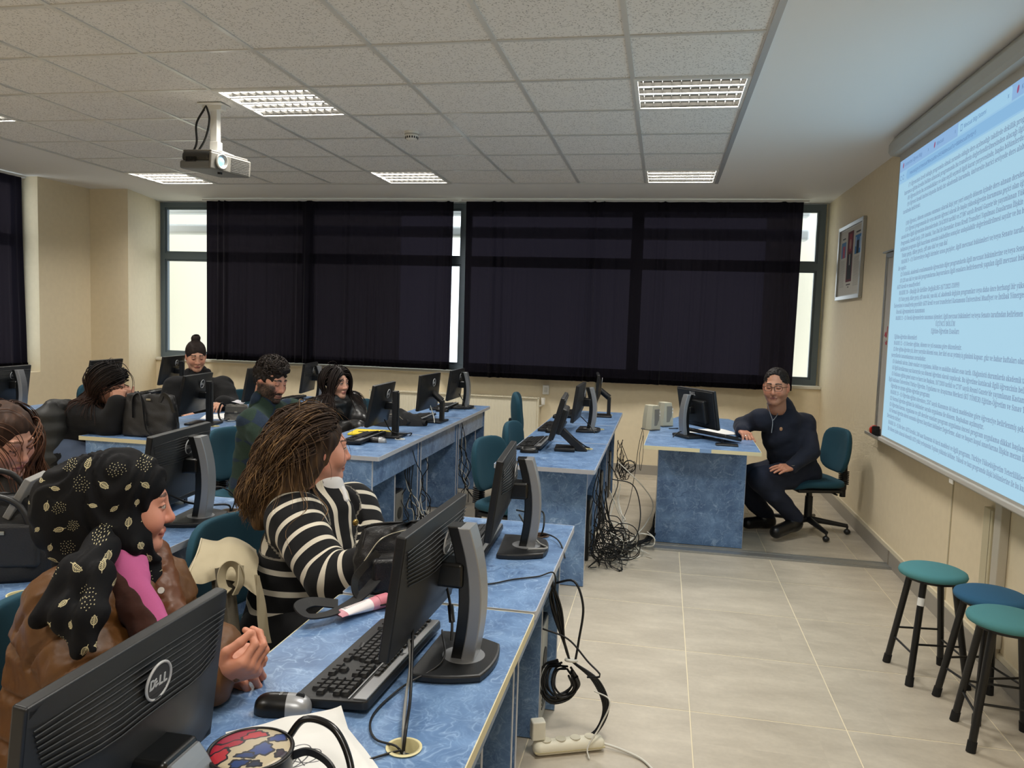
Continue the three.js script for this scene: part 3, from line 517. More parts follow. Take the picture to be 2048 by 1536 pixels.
// ---------------------------------------------------------------- stools
function stool(label, x, z, yaw, colour, sticker) {
  const t = thing('stool', label, 'stool', [x, 0, z], yaw, 'round stools by the screen wall');
  const cloth = fabricTeal.clone(); cloth.color = C(colour);
  mesh('seat', muv(lathe([[0, 0.462], [0.12, 0.462], [0.138, 0.468], [0.142, 0.478], [0.138, 0.49], [0.12, 0.499], [0.06, 0.504], [0, 0.505]], 40)), cloth, t);
  mesh('seat_plate', cyl(0.11, 0.11, 0.014, 0, 0.456, 0), blackPlastic, t);
  const steel = phys(0x121213, 0.35), p = (k, y) => { const a = Math.PI / 4 + k * Math.PI / 2, r = mix(0.175, 0.095, y / 0.455); return V(r * Math.cos(a), y, r * Math.sin(a)); };
  for (let k = 0; k < 4; k++) { const l = mesh('leg', rod(p(k, 0.012), p(k, 0.452), 0.0145, 0.0145, 12), steel, t); mesh('rubber_foot', rod(p(k, 0), p(k, 0.04), 0.0175, 0.017, 12), std(0x0b0b0b, 0.8), l); }
  for (let k = 0; k < 4; k++) { const y = k % 2 ? 0.135 : 0.18; mesh('rung', rod(p(k, y), p((k + 1) % 4, y), 0.005, 0.005, 8), steel, t); }
  if (sticker !== undefined) { const a = p(sticker, 0.385), b = p(sticker, 0.35); mesh('sticker', rod(a, b, 0.0151, 0.0151, 12), paperMat, t); }
  return t;
}
stool('round stool with faded teal seat standing alone by the skirting', 1.245, -3.76, 0.12, 0x4a8488, 1);
stool('round stool with darker blue seat between the two faded teal ones', 1.38, -3.47, 0.3, 0x25587a);
stool('round stool with faded teal seat in front of the darker blue one', 1.335, -3.2, -0.1, 0x4a8488, 0);
// ================================================================ screen wall
{
  const t = thing('projection_screen', 'pulled-down projection screen showing a pale blue page of text', 'screen', [1.44, 0, -4.3]);
  mesh('housing', muv(extrude(shapeXY([[-0.045, 2.70], [0.03, 2.69], [0.05, 2.73], [0.05, 2.79], [0.03, 2.815], [-0.03, 2.815], [-0.06, 2.77], [-0.06, 2.72]]), 2.5, 0.004).translate(0, 0, -1.25)), std(0xb4b1a8, 0.5), t);
  const lines = [
    ['t', 0.10, '(7) Öğrencinin kredi olduğu programda olmak zorunda olduğu ders açılmadığı takdirde dekillik programından ders alma talepleri'],
    ['t', 0.06, 'kurumca eğitim kredisi bölüm alınacak programında bu transferin değerlendirilmesinden alacağı ilgili Yönetim Kurulu tarafından'],
    ['t', 0.10, '(8) Öğrencilerin bu zorundalıkları ve alan seçili seçmeli ilgili karar çerçevesinde, başka bölümlerden programlarında derslerini'],
    ['t', 0.10, '(9) Öğrenci kendi ünitesi dışında farklı bir akademik kurumda, üniversite harici seviyede ders alabilir. Bu derslerin seçiminde'],
    ['t', 0.06, 'tarafında belirlenir.'], ['', 0, ''],
    ['t', 0.10, '(10) Öğrenci, dönem sonuna sunması olarak kişi yer yeri onaylı dönem içinde ders alınan derslerinden veya yeniden'],
    ['t', 0.10, '(11) Öğrenci programında ile veya mezun öğrenci olarak ile başka yükseköğretim kurumuna geçici olan öğrencilere, veriyal hesapları'],
    ['t', 0.06, 'ancak ders ilgili öğrencinin dönemlerinde 24/4/2018 tarihli ve 27/06’ sayılı Resmî Gazete’de yayımlanan Yükseköğretim Kurumlarında'],
    ['t', 0.06, 'Programda, kendi Geçiş, Çift Anadal, Yan Dal ile Kurumlar Arası Kredi Transferi Yapılması Esaslarına İlişkin Yönetmelik ile Kastamonu'],
    ['t', 0.06, 'bölümünü programı ilgili hazırlama senesini nakledilen sonuçlar anlaşılabilir değerlendirilmesi sayılır ve bu hesaplara kredi gösterildiği'],
    ['b', 0.08, 'Yatay geçiş, dikey geçiş, çift ana dal ve yan dal'],
    ['t', 0.08, 'MADDE 9 – (1) Üniversiteye bağlı birimler arası geçişler, ilgili mevzuat hükümleri ve/veya Senato tarafından belirlenen esaslar'],
    ['t', 0.05, 'ile yapılır.'],
    ['t', 0.08, '(2) Üstünlük, akademik oranlamasında öğrencinin diğer programlarda ilgili mevzuat hükümlerine ve/veya Senato tarafından belirlenen'],
    ['t', 0.08, '(3) Çift ana dal ve yan dal programlarına başvurulara ilgili esaslara belirlenerek yapılan ilgili mevzuat hükümleri ve/veya Senato'],
    ['t', 0.05, 'AKTS kredi ve muafiyetleri'],
    ['b', 0.08, 'MADDE 10 – (Başlığı ile birlikte Değişik:RG-16/7/2022-31899)'],
    ['t', 0.08, '(1) Yatay geçiş, dikey geçiş, çift ana dal, yan dal, af, akademik değişim programları veya daha önce herhangi bir yükseköğretim kurumunda'],
    ['t', 0.03, 'Üniversitesi ve muafiyetin geçerlidir AKTS kredi ve not transferleri Kastamonu Üniversitesi Muafiyet ve İntibak Yönergesinde belirlenen esaslar'],
    ['b', 0.06, 'Önceki öğrenmelerin tanınması'],
    ['t', 0.06, 'MADDE 11 – (1) Önceki öğrenmelerin tanınması işlemleri, ilgili mevzuat hükümleri ve/veya Senato tarafından belirlenen esaslar ile belirlenmiş'],
    ['c', 0, 'ÜÇÜNCÜ BÖLÜM'], ['c', 0, 'Eğitim-Öğretim Esasları'],
    ['b', 0.06, 'Eğitim-öğretim dönemleri'], ['t', 0.06, 'MADDE 12 – (1) Dersler eğitim, dönem ve yıl esasına göre düzenlenir.'],
    ['t', 0.06, '(2) Her eğitim-öğretim yılı, birer yarıyılın dönemi esas, her biri en az yetmiş iş gününü kapsar. güz ve bahar haftaları olarak dönem ve bahar'],
    ['t', 0.04, 'yarıyıllarda tamamlanması zorunludur.'],
    ['t', 0.06, '(3) Akademik takvim, İzmir esasları ve uygulama, bölüm ve anabilim dalları esas tarih. Olağanüstü durumlarda akademik takvimde değişiklik'],
    ['t', 0.06, '(4) İlgili kurullarının yazı kararıyla yaz dönemi öğretimi olarak yapılacak. Bu öğretime katılacak ilgili öğrencinin belirlenmiş esaslara'],
    ['t', 0.06, '(5) Önlisans eğitim genel sınırı ve harcı ise Başkanı, 18/7/2018 tarihli ve 27/07 sayılı Resmî Gazete’de yayımlanan Kastamonu Üniversitesi'],
    ['t', 0.03, 'İlgili önlisans Üniversitesi Türkçe Öğretim, Uygulama ve Araştırma Merkezi (KÜ TÖMER) Eğitim-Öğretim ve Sınav Yönergesi'],
    ['b', 0.06, 'Öğretim ve uyum eğitim-öğretim programı'], ['t', 0.06, 'MADDE 13 – (1) Öğretim eğitim süresince, 2547 sayılı Kanunun 44 üncü maddesine göre öğrenciye belirlenmiş şekilde uygulanır.'],
    ['t', 0.06, '(2) Normal öğretim eğitimi ile bölümler sayıda uygulama ile dönem, Başbakan açılmıştır.'], ['t', 0.06, '(3) Öğretimi karma, uygulama ve çift dersler esasları program uygulama öncesi program uygulama dikkat başlangıcı'],
    ['t', 0.06, '(4) Normal öğretim süresi sonunda öğrenci kayıtları bölümler Değerleme, alan ve başarı koşul sınavlarına İlişkin mezun İlişki Belirleme'],
    ['b', 0.04, 'Derslerin türleri'], ['t', 0.06, 'MADDE 14 – (1) Bir ders AKTS kredisi, 240 saat Kanunun 44 üncü maddesi ve ilgili programı, Türkiye Yükseköğretim Yeterlilikler Çerçevesinde'],
    ['t', 0.06, 'Bir dönem içinde alınacak dönemlik AKTS yükü yerleşiminin Toplam yükünün bölüme, Yüksek ve bazı programda ilişki bölümlerine ile bu kurala uygulanır.'],
  ];
  const tx = canvasTex(2048, 1536, (g, w, h) => {
    g.fillStyle = '#b0daf0'; g.fillRect(0, 0, w, h);
    g.fillStyle = '#93bbe6'; g.fillRect(0, 0, w, 62); g.fillStyle = '#a6d4f0'; g.beginPath(); g.roundRect(880, 4, 560, 70, 14); g.fill();
    g.fillStyle = '#9fcdee'; g.fillRect(0, 62, w, 66); g.fillStyle = '#8fc0e8'; g.beginPath(); g.roundRect(130, 70, 1500, 50, 24); g.fill();
    g.font = '26px sans-serif'; g.fillStyle = '#5f83b8'; g.fillText('Üniversitesi Öğrenci Bilgi', 90, 42); g.fillText('Mevzuat', 600, 42); g.fillText('Mevzuat Bilgi Sistemi', 950, 44); g.fillText('KUYS', 1520, 42); g.fillText('x', 470, 42); g.fillText('x', 840, 42); g.fillText('x', 1400, 42); g.fillText('mevzuat.gov.tr/mevzuat?MevzuatNo=24534&MevzuatTur=8&MevzuatTertip=5', 190, 104);
    g.fillStyle = '#a0567e'; for (const x of [64, 570, 1490]) { g.beginPath(); g.ellipse(x, 32, 9, 15, 0.3, 0, 7); g.fill(); }
    g.strokeStyle = '#5f83b8'; g.lineWidth = 3; g.strokeRect(912, 22, 20, 26); for (const x of [30, 74]) { g.beginPath(); g.arc(x, 96, 12, 0.6, 6); g.stroke(); }
    const n = lines.length; lines.forEach(([k, x, s], i) => { const y = 168 + i * (h - 180) / n; g.font = (k === 't' ? 'bold 29px' : 'bold 30px') + ' serif'; g.fillStyle = '#7f97b8'; if (k === 'c') { g.textAlign = 'center'; g.fillText(s, w * 0.44, y); g.textAlign = 'left'; } else if (s) { if (s.length > 104) g.fillText(s, x * w * 0.8 + 20, y, w - x * w - 60); else g.fillText(s, x * w * 0.8 + 20, y); } });
  });
  const fab = new THREE.MeshStandardMaterial({ color: new THREE.Color().setRGB(0.1, 0.1, 0.1), map: tx, emissive: 0xffffff, emissiveMap: tx, emissiveIntensity: 0.86, roughness: 0.9 });
  const W = 2.34, y0 = 0.885, y1 = 2.645;
  mesh('fabric', bx(-0.002, 0.002, 0.86, 2.71, -1.19, 1.19), std(0xb9b6ae, 0.9), t);
  mesh('projected_page', new THREE.PlaneGeometry(W, y1 - y0).rotateY(-Math.PI / 2).translate(-0.0032, (y0 + y1) / 2, 0), fab, t);
  mesh('bottom_bar', rbox(0.026, 0.03, 2.42, 0.008, 0, 0.856, 0), std(0xc9c6c0, 0.4), t);
  mesh('pull_tab', merge([rbox(0.006, 0.03, 0.05, 0.002, -0.004, 0.832, 0.12)]), whitePlastic, t);
  const L = new THREE.RectAreaLight(new THREE.Color().setRGB(0.5, 0.82, 1.0), SCREEN_RADIANCE, W, y1 - y0); L.position.set(1.425, (y0 + y1) / 2, -4.3); L.lookAt(0, (y0 + y1) / 2, -4.3); L.castShadow = true; L.name = 'screen_light'; scene.add(L);
}
{
  const t = thing('whiteboard', 'aluminium framed whiteboard mostly covered by the projection screen', 'whiteboard', [X1, 0, -4.45]);
  mesh('board', bx(-0.02, -0.004, 0.85, 2.1, -1.55, 1.55), phys(0xc9c4bb, 0.25), t);
  mesh('frame', merge([rbox(0.03, 0.035, 3.16, 0.004, -0.015, 2.1, 0), rbox(0.03, 0.035, 3.16, 0.004, -0.015, 0.85, 0), rbox(0.03, 1.25, 0.035, 0.004, -0.015, 1.475, -1.56), rbox(0.03, 1.25, 0.035, 0.004, -0.015, 1.475, 1.56)]), alum, t);
  mesh('top_rail', rbox(0.035, 0.012, 3.3, 0.003, -0.018, 2.128, 0), alum, t);
  mesh('tray', merge([rbox(0.085, 0.008, 3.2, 0.003, -0.045, 0.822, 0), rbox(0.008, 0.02, 3.2, 0.003, -0.085, 0.83, 0)]), alum, t);
  mesh('red_scribble', merge([tube([[-0.0215, 1.53, -1.5], [-0.0215, 1.56, -1.48], [-0.0215, 1.52, -1.47], [-0.0215, 1.55, -1.45], [-0.0215, 1.6, -1.44]], 0.0025, 24, 5), tube([[-0.0215, 1.49, -1.47], [-0.0215, 1.47, -1.45], [-0.0215, 1.5, -1.44]], 0.0025, 12, 5)]), std(0xc0405a, 0.7), t);
  const m = thing('board_eraser', 'round red board eraser standing on the whiteboard tray', 'eraser', [X1 - 0.055, 0.826, -5.9]);
  mesh('cap', cyl(0.034, 0.034, 0.03, 0, 0, 0, 24).rotateX(Math.PI / 2).translate(0, 0.036, -0.012), phys(0xc62a14, 0.35), m); mesh('pad', rbox(0.05, 0.066, 0.02, 0.006, 0, 0.035, 0.018), std(0x141416, 0.8), m);
  const mk = thing('board_marker', 'pale board marker lying on the whiteboard tray', 'marker', [X1 - 0.06, 0.8335, -5.1]); mesh('barrel', rod([0, 0, -0.07], [0, 0, 0.05], 0.0075), whitePlastic, mk); mesh('cap', rod([0, 0, 0.05], [0, 0, 0.09], 0.0078), std(0x2f8f80, 0.4), mk);
}
{ // framed notice with a standing portrait reduced to colour fields
  const t = thing('notice_frame', 'aluminium framed poster board with three picture panels and columns of print', 'poster', [X1, 2.16, -7.22], -Math.PI / 2);
  const W = 0.86, Hh = 0.62;
  const tx = canvasTex(860, 620, (g, w, h) => {
    g.fillStyle = '#c4c0b6'; g.fillRect(0, 0, w, h);
    const gr = (x, y, ww, hh, a) => a.forEach(([c, fx, fy, fw, fh]) => { g.fillStyle = c; g.fillRect(x + fx * ww, y + fy * hh, fw * ww, fh * hh); });
    gr(300, 30, 220, 470, [['#5a1420', 0, 0, 1, 1], ['#8c2434', 0.25, 0.05, 0.5, 0.35], ['#14141c', 0.12, 0.45, 0.76, 0.5], ['#d8cfc6', 0.45, 0.45, 0.1, 0.22]]); g.fillStyle = '#a88272'; g.beginPath(); g.ellipse(410, 150, 34, 48, 0, 0, 7); g.fill();
    gr(60, 110, 180, 150, [['#4a78a8', 0, 0, 1, 1], ['#a83a56', 0.3, 0.25, 0.5, 0.75]]); gr(585, 90, 210, 170, [['#3f78b0', 0, 0, 1, 1], ['#20242c', 0.3, 0.3, 0.4, 0.7], ['#c8d4e0', 0.1, 0.1, 0.12, 0.5], ['#c8d4e0', 0.8, 0.15, 0.1, 0.6]]);
    g.fillStyle = '#4a4a4a'; g.fillRect(90, 70, 120, 14); g.fillRect(610, 55, 160, 14); g.fillRect(330, 520, 160, 12); g.fillRect(380, 545, 60, 9);
    g.fillStyle = '#9a968e'; for (let y = 285; y < 540; y += 11) { g.fillRect(50, y, 190 - (y * 7 % 40), 4); g.fillRect(580, y, 220 - (y * 5 % 50), 4); } g.strokeStyle = '#888'; g.strokeRect(600, 545, 190, 50);
  });
  mesh('print', new THREE.PlaneGeometry(W - 0.04, Hh - 0.05).translate(0, 0, 0.0145), std(0xffffff, 0.85, { map: tx }), t); mesh('backing', box(W, Hh, 0.012, 0, 0, 0.007), metalPaint, t);
  for (const [w, h, x, y] of [[W + 0.03, 0.035, 0, Hh / 2], [W + 0.03, 0.035, 0, -Hh / 2], [0.035, Hh, -W / 2, 0], [0.035, Hh, W / 2, 0]]) mesh('frame_rail', rbox(w, h, 0.03, 0.005, x, y, 0.0155), alum, t);
}
{
  const t = thing('cable_duct', 'cream vertical cable trunking below the projection screen', 'cable duct', [X1, 0, -3.96]); mesh('cover', rbox(0.03, 0.6, 0.1, 0.004, -0.016, 0.45, 0), std(0xcabf9f, 0.5), t); mesh('lid_line', box(0.002, 0.6, 0.004, -0.032, 0.45, 0.03), std(0xa99f86, 0.6), t);
  const u = thing('cable_duct', 'grey-white vertical cable trunking beside the cream one', 'cable duct', [X1, 0, -3.83]); mesh('cover', rbox(0.04, 0.75, 0.07, 0.004, -0.021, 0.475, 0), std(0xc4bcab, 0.45), u); mesh('socket_box', rbox(0.05, 0.11, 0.1, 0.006, -0.026, 0.2, 0), whitePlastic, u);
  struct('trim_3', box(0.004, 2.4, 0.012, X1 - 0.002, 1.32, -4.5), std(0xb9ad90, 0.7));
}
// ================================================================ projector, detector
{
  const t = thing('projector', 'grey-white projector hanging from the ceiling on a pale post', 'projector', [-2.78, 2.82, -4.48], 0.0);
  mesh('ceiling_plate', merge([rbox(0.16, 0.008, 0.12, 0.003, 0, -0.004, 0), rbox(0.13, 0.03, 0.05, 0.003, 0, -0.02, 0)]), metalPaint, t);
  mesh('post', merge([rbox(0.045, 0.21, 0.045, 0.003, 0.01, -0.13, 0), rbox(0.055, 0.07, 0.055, 0.003, 0.014, -0.26, 0)]), metalPaint, t);
  mesh('bracket', merge([rbox(0.16, 0.012, 0.14, 0.004, 0.03, -0.302, 0.02), rod([-0.05, -0.3, 0.05], [-0.07, -0.315, 0.1], 0.008), rod([0.09, -0.3, 0.05], [0.12, -0.315, 0.1], 0.008)]), metalPaint, t);
  const b = new THREE.Group(); // body turned to the screen
  const q = new THREE.Euler(0.06, 1.32, 0, 'YXZ'), M = new THREE.Matrix4().compose(V(0.03, -0.365, 0.03), new THREE.Quaternion().setFromEuler(q), V(1, 1, 1)), at = (g) => g.applyMatrix4(M);
  mesh('lower_body', at(rbox(0.33, 0.05, 0.25, 0.014, 0, -0.03, 0)), phys(0x6d6f70, 0.5), t);
  mesh('upper_body', at(rbox(0.325, 0.07, 0.245, 0.03, 0, 0.02, 0, 4)), phys(0x2a2a29, 0.3), t);
  mesh('front_face', at(rbox(0.325, 0.1, 0.02, 0.009, 0, -0.004, 0.12)), phys(0x716e67, 0.4), t);
  mesh('top_shell', at(rbox(0.3, 0.02, 0.235, 0.01, 0, 0.05, 0)), phys(0x5e5b56, 0.4), t);
  const lens = mesh('lens_ring', at(lathe([[0.02, 0.0], [0.044, 0.002], [0.046, 0.014], [0.038, 0.02], [0.034, 0.006], [0.02, 0.0]], 28).rotateX(Math.PI / 2).translate(-0.085, 0.0, 0.128)), phys(0xc8c6c0, 0.25, { metalness: 0.4 }), t);
  mesh('lens_glass', at(new THREE.SphereGeometry(0.034, 24, 12, 0, 6.2832, 0, 0.9).rotateX(Math.PI / 2).translate(-0.085, 0, 0.11)), new THREE.MeshPhysicalMaterial({ color: 0x8fb4cc, roughness: 0.05, emissive: 0xa8d8f5, emissiveIntensity: 0.9 }), lens);
  for (let k = 0; k < 9; k++) mesh('vent_slat', at(box(0.15, 0.003, 0.003, 0.07, 0.035 - k * 0.0095, 0.131)), phys(0x555451, 0.5), t);
  for (let k = 0; k < 9; k++) mesh('side_vent', at(box(0.003, 0.03, 0.004, -0.164, 0.0, -0.07 + k * 0.01)), satinBlack, t);
  mesh('foot', at(cyl(0.014, 0.014, 0.012, -0.03, -0.06, 0.07, 12)), satinBlack, t);
  const pl = [tube([[-0.04, -0.01, 0.02], [-0.1, -0.12, 0.03], [-0.1, -0.24, 0.03], [-0.14, -0.35, 0.05], [-0.12, -0.39, 0.06]], 0.0065, 30, 7), tube([[-0.04, -0.01, 0.02], [0.0, -0.1, 0.05], [-0.03, -0.22, 0.05], [-0.09, -0.31, 0.05]], 0.0065, 30, 7)];
  tag(mesh('projector_cable', merge(pl).translate(-2.78, 2.82, -4.48), cableBlack), 'looped black cables dropping from the ceiling plate to the projector', 'cable');
  const s = thing('smoke_detector', 'small white round smoke detector on the ceiling tile', 'smoke detector', [-1.76, 2.824, -5.24]);
  mesh('base', cyl(0.05, 0.052, 0.016, 0, -0.008, 0, 28), whitePlastic, s); mesh('cover', lathe([[0, -0.056], [0.03, -0.055], [0.042, -0.044], [0.046, -0.03], [0.05, -0.016], [0, -0.016]], 28), whitePlastic, s);
  const vs = []; for (let k = 0; k < 16; k++) { const a = k * 0.3927; vs.push(box(0.004, 0.014, 0.008, 0, 0, 0).rotateY(-a).translate(0.043 * Math.cos(a), -0.04, 0.043 * Math.sin(a))); } mesh('vent_slots', merge(vs), satinBlack, s).userData.kind = 'stuff';
}
// ================================================================ radiator
{
  const t = thing('radiator', 'long cream-white panel radiator under the window', 'radiator', [-2.2, 0, ZB + 0.06]), w = 1.86;
  const rp = std(0xe4dcc4, 0.5);
  mesh('panel', sheet((u, v) => { const x = (u - 0.5) * w, f = Math.abs(Math.sin(x * Math.PI / 0.0332)); return [x, 0.17 + v * 0.57, 0.03 + 0.006 * Math.pow(f, 0.5) * sstep(0, 0.05, v) * sstep(0, 0.05, 1 - v)]; }, 448, 6), rp, t);
  mesh('casing', merge([box(w, 0.57, 0.07, 0, 0.455, -0.006), box(0.012, 0.6, 0.1, -w / 2 - 0.006, 0.46, 0), box(0.012, 0.6, 0.1, w / 2 + 0.006, 0.46, 0)]), rp, t);
  const g = []; for (let k = 0; k < 60; k++) g.push(box(0.018, 0.004, 0.09, -w / 2 + 0.03 + k * 0.0305, 0.752, 0)); const gr = mesh('top_grille', merge(g), rp, t); gr.userData.kind = 'stuff';
  mesh('top_rail', merge([box(w + 0.02, 0.008, 0.012, 0, 0.752, 0.044), box(w + 0.02, 0.008, 0.012, 0, 0.752, -0.044)]), rp, t);
  mesh('thermostat_valve', merge([cyl(0.022, 0.024, 0.07, 0, 0, 0, 16).translate(w / 2 + 0.05, 0.72, 0), rod([w / 2, 0.66, 0], [w / 2 + 0.05, 0.68, 0], 0.01)]), whitePlastic, t);
  const th = thing('wall_socket', 'small white switch box on the wall beside the radiator', 'switch', [-1.2, 0.84, ZB]); mesh('plate', rbox(0.07, 0.1, 0.03, 0.006, 0, 0, 0.015), whitePlastic, th); mesh('rocker', rbox(0.03, 0.05, 0.008, 0.002, 0, 0, 0.032), std(0xd2cfc4, 0.4), th);
}
// ================================================================ computers under the desks
function pc(label, x, z, light) {
  const t = thing('computer_tower', label, 'computer', [x, 0.004, z], 0, 'computer towers under the desks');
  mesh('case', rbox(0.4, 0.4, 0.17, 0.006, 0, 0.2, 0), blackPlastic, t); mesh('rear_plate', box(0.004, 0.38, 0.15, 0.2015, 0.2, 0), light ? std(0xb5b4ac, 0.5, { metalness: 0.2 }) : std(0x8c8c88, 0.5, { metalness: 0.3 }), t);
  for (let k = 0; k < 7; k++) mesh('slot_cover', box(0.004, 0.008, 0.1, 0.205, 0.06 + k * 0.017, -0.01), std(0x5c5c58, 0.5), t);
  mesh('fan_grille', cyl(0.04, 0.04, 0.005, 0, 0, 0, 20).rotateZ(Math.PI / 2).translate(0.205, 0.25, 0), std(0x3a3a38, 0.6), t);
  return t;
}
pc('computer tower with pale slotted rear plate below the striped cardigan desk', -0.6, -2.92, true);
pc('computer tower below the desk with the yellow folder', -1.88, -4.9); pc('computer tower below the desk with the heaped jacket', -1.9, -5.29, true); pc('computer tower below the desk at the radiator end', -1.88, -6.33, true);
pc('computer tower below the aisle desk of the front row', -0.62, -5.11); pc('computer tower below the middle desk of the front row', -0.62, -6.06); pc('computer tower below the front desk closest to the window', -0.62, -7.04);
pc('computer tower below the tote desk', -3.26, -4.98, true);
// ================================================================ cables
function wander(a, b, n, sag, wob) { const p = []; for (let i = 0; i <= n; i++) { const t = i / n; p.push([mix(a[0], b[0], t) + rr(-wob, wob) * (i % n ? 1 : 0), Math.max(0.005, mix(a[1], b[1], t) - sag * Math.sin(Math.PI * t) + rr(-wob, wob) * (i % n ? 1 : 0)), mix(a[2], b[2], t) + rr(-wob, wob) * (i % n ? 1 : 0)]); } return p; }
function tangle(name, label, list) { const t = thing(name, label, 'cables'); for (const [part, mat, geos] of list) { const m = mesh(part, merge(geos), mat, t); m.userData.kind = 'stuff'; } t.userData.kind = 'stuff'; return t; }
{
  const bl = [], wh = [];
  for (let k = 0; k < 26; k++) bl.push(tube(wander([-0.37 + rr(-0.02, 0.05), rr(0.25, 0.62), rr(-5.3, -4.7)], [-0.26 + rr(-0.1, 0.12), 0.012, rr(-5.3, -4.85)], 5, 0.12, 0.06), 0.0034, 22, 5));
  for (let k = 0; k < 22; k++) { const c = [-0.28 + rr(-0.06, 0.12), rr(0.03, 0.22), rr(-5.25, -4.9)], R = rr(0.04, 0.11), a = rnd() * 6, e = rnd() * 1.2; bl.push(tube([0, 1, 2, 3, 4, 5, 6].map((i) => { const q = a + i * 0.95; return [c[0] + R * Math.cos(q), Math.max(0.006, c[1] + R * Math.sin(q) * Math.cos(e)), c[2] + R * Math.sin(q) * Math.sin(e)]; }), 0.0034, 26, 5)); }
  for (let k = 0; k < 13; k++) bl.push(tube([[-0.22 + rr(-0.05, 0.05), 0.03 + rr(0, 0.05), -5.15 + rr(-0.1, 0.1)], [-0.1 + rr(-0.04, 0.04), 0.02 + rr(0, 0.04), -5.42 + rr(-0.05, 0.05)], [-0.02 + rr(-0.03, 0.03), 0.03 + rr(0, 0.03), -5.6 + rr(-0.04, 0.04)], [0.02 + rr(-0.03, 0.02), 0.12 + rr(-0.03, 0.06), -5.75 + rr(-0.04, 0.04)], [0.03, 0.26 + rr(-0.02, 0.03), -5.86 + rr(-0.05, 0.05)]], 0.0034, 30, 5));
  for (let k = 0; k < 6; k++) wh.push(tube(wander([-0.3 + rr(-0.04, 0.06), rr(0.2, 0.5), rr(-5.5, -5.0)], [-0.05 + rr(-0.15, 0.1), 0.01, rr(-5.4, -5.15)], 6, 0.1, 0.07), 0.0034, 26, 5));
  for (let k = 0; k < 3; k++) { const R = 0.07; wh.push(tube([0, 1, 2, 3, 4, 5, 6].map((i) => [-0.06 + R * Math.cos(i * 0.95 + k), 0.02 + 0.05 * (1 + Math.sin(i * 0.95 + k)), -5.42 + 0.05 * Math.sin(i * 1.3 + k)]), 0.0034, 28, 5)); }
  bl.push(tube([[-0.3, 0.5, -5.3], [-0.16, 0.46, -5.35], [-0.1, 0.3, -5.3], [-0.12, 0.14, -5.2], [-0.2, 0.08, -5.1]], 0.004, 30, 6)); wh.push(tube([[-0.3, 0.5, -6.0], [-0.1, 0.34, -5.9], [-0.02, 0.24, -5.8], [-0.06, 0.14, -5.6], [-0.18, 0.06, -5.3]], 0.004, 30, 6));
  tangle('cable_tangle', 'black and white cable tangle on the floor between front row and teacher desk', [['black_cables', cableBlack, bl], ['white_cables', cableWhite, wh]]);
  const b2 = [], w2 = []; for (let k = 0; k < 14; k++) b2.push(tube(wander([-0.34 + rr(-0.02, 0.03), rr(0.3, 0.6), rr(-7.05, -6.9)], [-0.27 + rr(-0.04, 0.06), rr(0.2, 0.4), rr(-7.15, -6.9)], 4, 0.12, 0.05), 0.0032, 16, 5));
  for (let k = 0; k < 9; k++) { const a = rnd() * 6; b2.push(tube([0, 1, 2, 3, 4, 5, 6].map((i) => [-0.25 + 0.055 * Math.cos(a + i), 0.28 + 0.055 * Math.sin(a + i), -7.05 + rr(-0.015, 0.015)]), 0.0034, 22, 5)); }
  tangle('cable_tangle', 'black cable coil hanging at the window end of the front row', [['black_cables', cableBlack, b2]]);
  const b3 = [], w3 = []; for (const [z, n] of [[-5.0, 9], [-5.25, 8], [-6.32, 9]]) for (let k = 0; k < n; k++) { (k % 4 ? b3 : w3).push(tube(wander([-1.64 + rr(-0.04, 0.02), rr(0.3, 0.7), z + rr(-0.06, 0.06)], [-1.6 + rr(-0.05, 0.1), 0.02 + rr(0, 0.06), z + rr(-0.16, 0.16)], 5, 0.03, 0.05), 0.0034, 20, 5)); }
  for (let k = 0; k < 26; k++) { const a = rnd() * 6, R = rr(0.03, 0.07), c = [-1.6 + rr(-0.06, 0.08), rr(0.06, 0.16), rr(-5.3, -4.95)]; (k % 3 ? b3 : w3).push(tube([0, 1, 2, 3, 4, 5].map((i) => [c[0] + R * Math.cos(a + i), Math.max(0.006, c[1] + R * Math.sin(a + i * 0.8)), c[2] + R * Math.sin(a + i * 1.1)]), 0.0034, 18, 5)); }
  tangle('cable_tangle', 'mixed cables hanging under the desks with the yellow folder and jacket', [['black_cables', cableBlack, b3], ['pale_cables', cableWhite, w3]]);
  const b4 = []; for (let k = 0; k < 10; k++) b4.push(tube(wander([-2.98, rr(0.3, 0.66), -4.95 + rr(-0.1, 0.1)], [-2.95 + rr(-0.05, 0.05), 0.1 + rr(0, 0.2), -4.95 + rr(-0.15, 0.15)], 5, 0.03, 0.05), 0.0034, 18, 5));
  tangle('cable_tangle', 'black cables hanging under the tote desk', [['black_cables', cableBlack, b4]]);
  // near coil with the power strip
  const b5 = [], o = [-0.27, 0.2, -2.85]; for (let k = 0; k < 9; k++) b5.push(tube([[-0.4 + rr(0, 0.03), 0.66, -2.83 + rr(-0.05, 0.05)], [-0.35 + rr(-0.02, 0.02), 0.48, -2.85], [-0.31, 0.34, -2.85 + rr(-0.01, 0.01)], [o[0] - 0.02, 0.28, o[2]]], 0.0042, 20, 6));
  for (let k = 0; k < 11; k++) { const a = rr(0, 0.5), R = rr(0.045, 0.075), dx = rr(-0.02, 0.02), dz = rr(-0.02, 0.02); b5.push(tube([0, 1, 2, 3, 4, 5, 6].map((i) => { const q = a + 1.4 + i * 0.9; return [o[0] - 0.045 + dx + R * Math.cos(q), o[1] - 0.0 + R * 1.15 * Math.sin(q), o[2] + dz + 0.02 * Math.sin(q * 2)]; }), 0.0042, 30, 6)); }
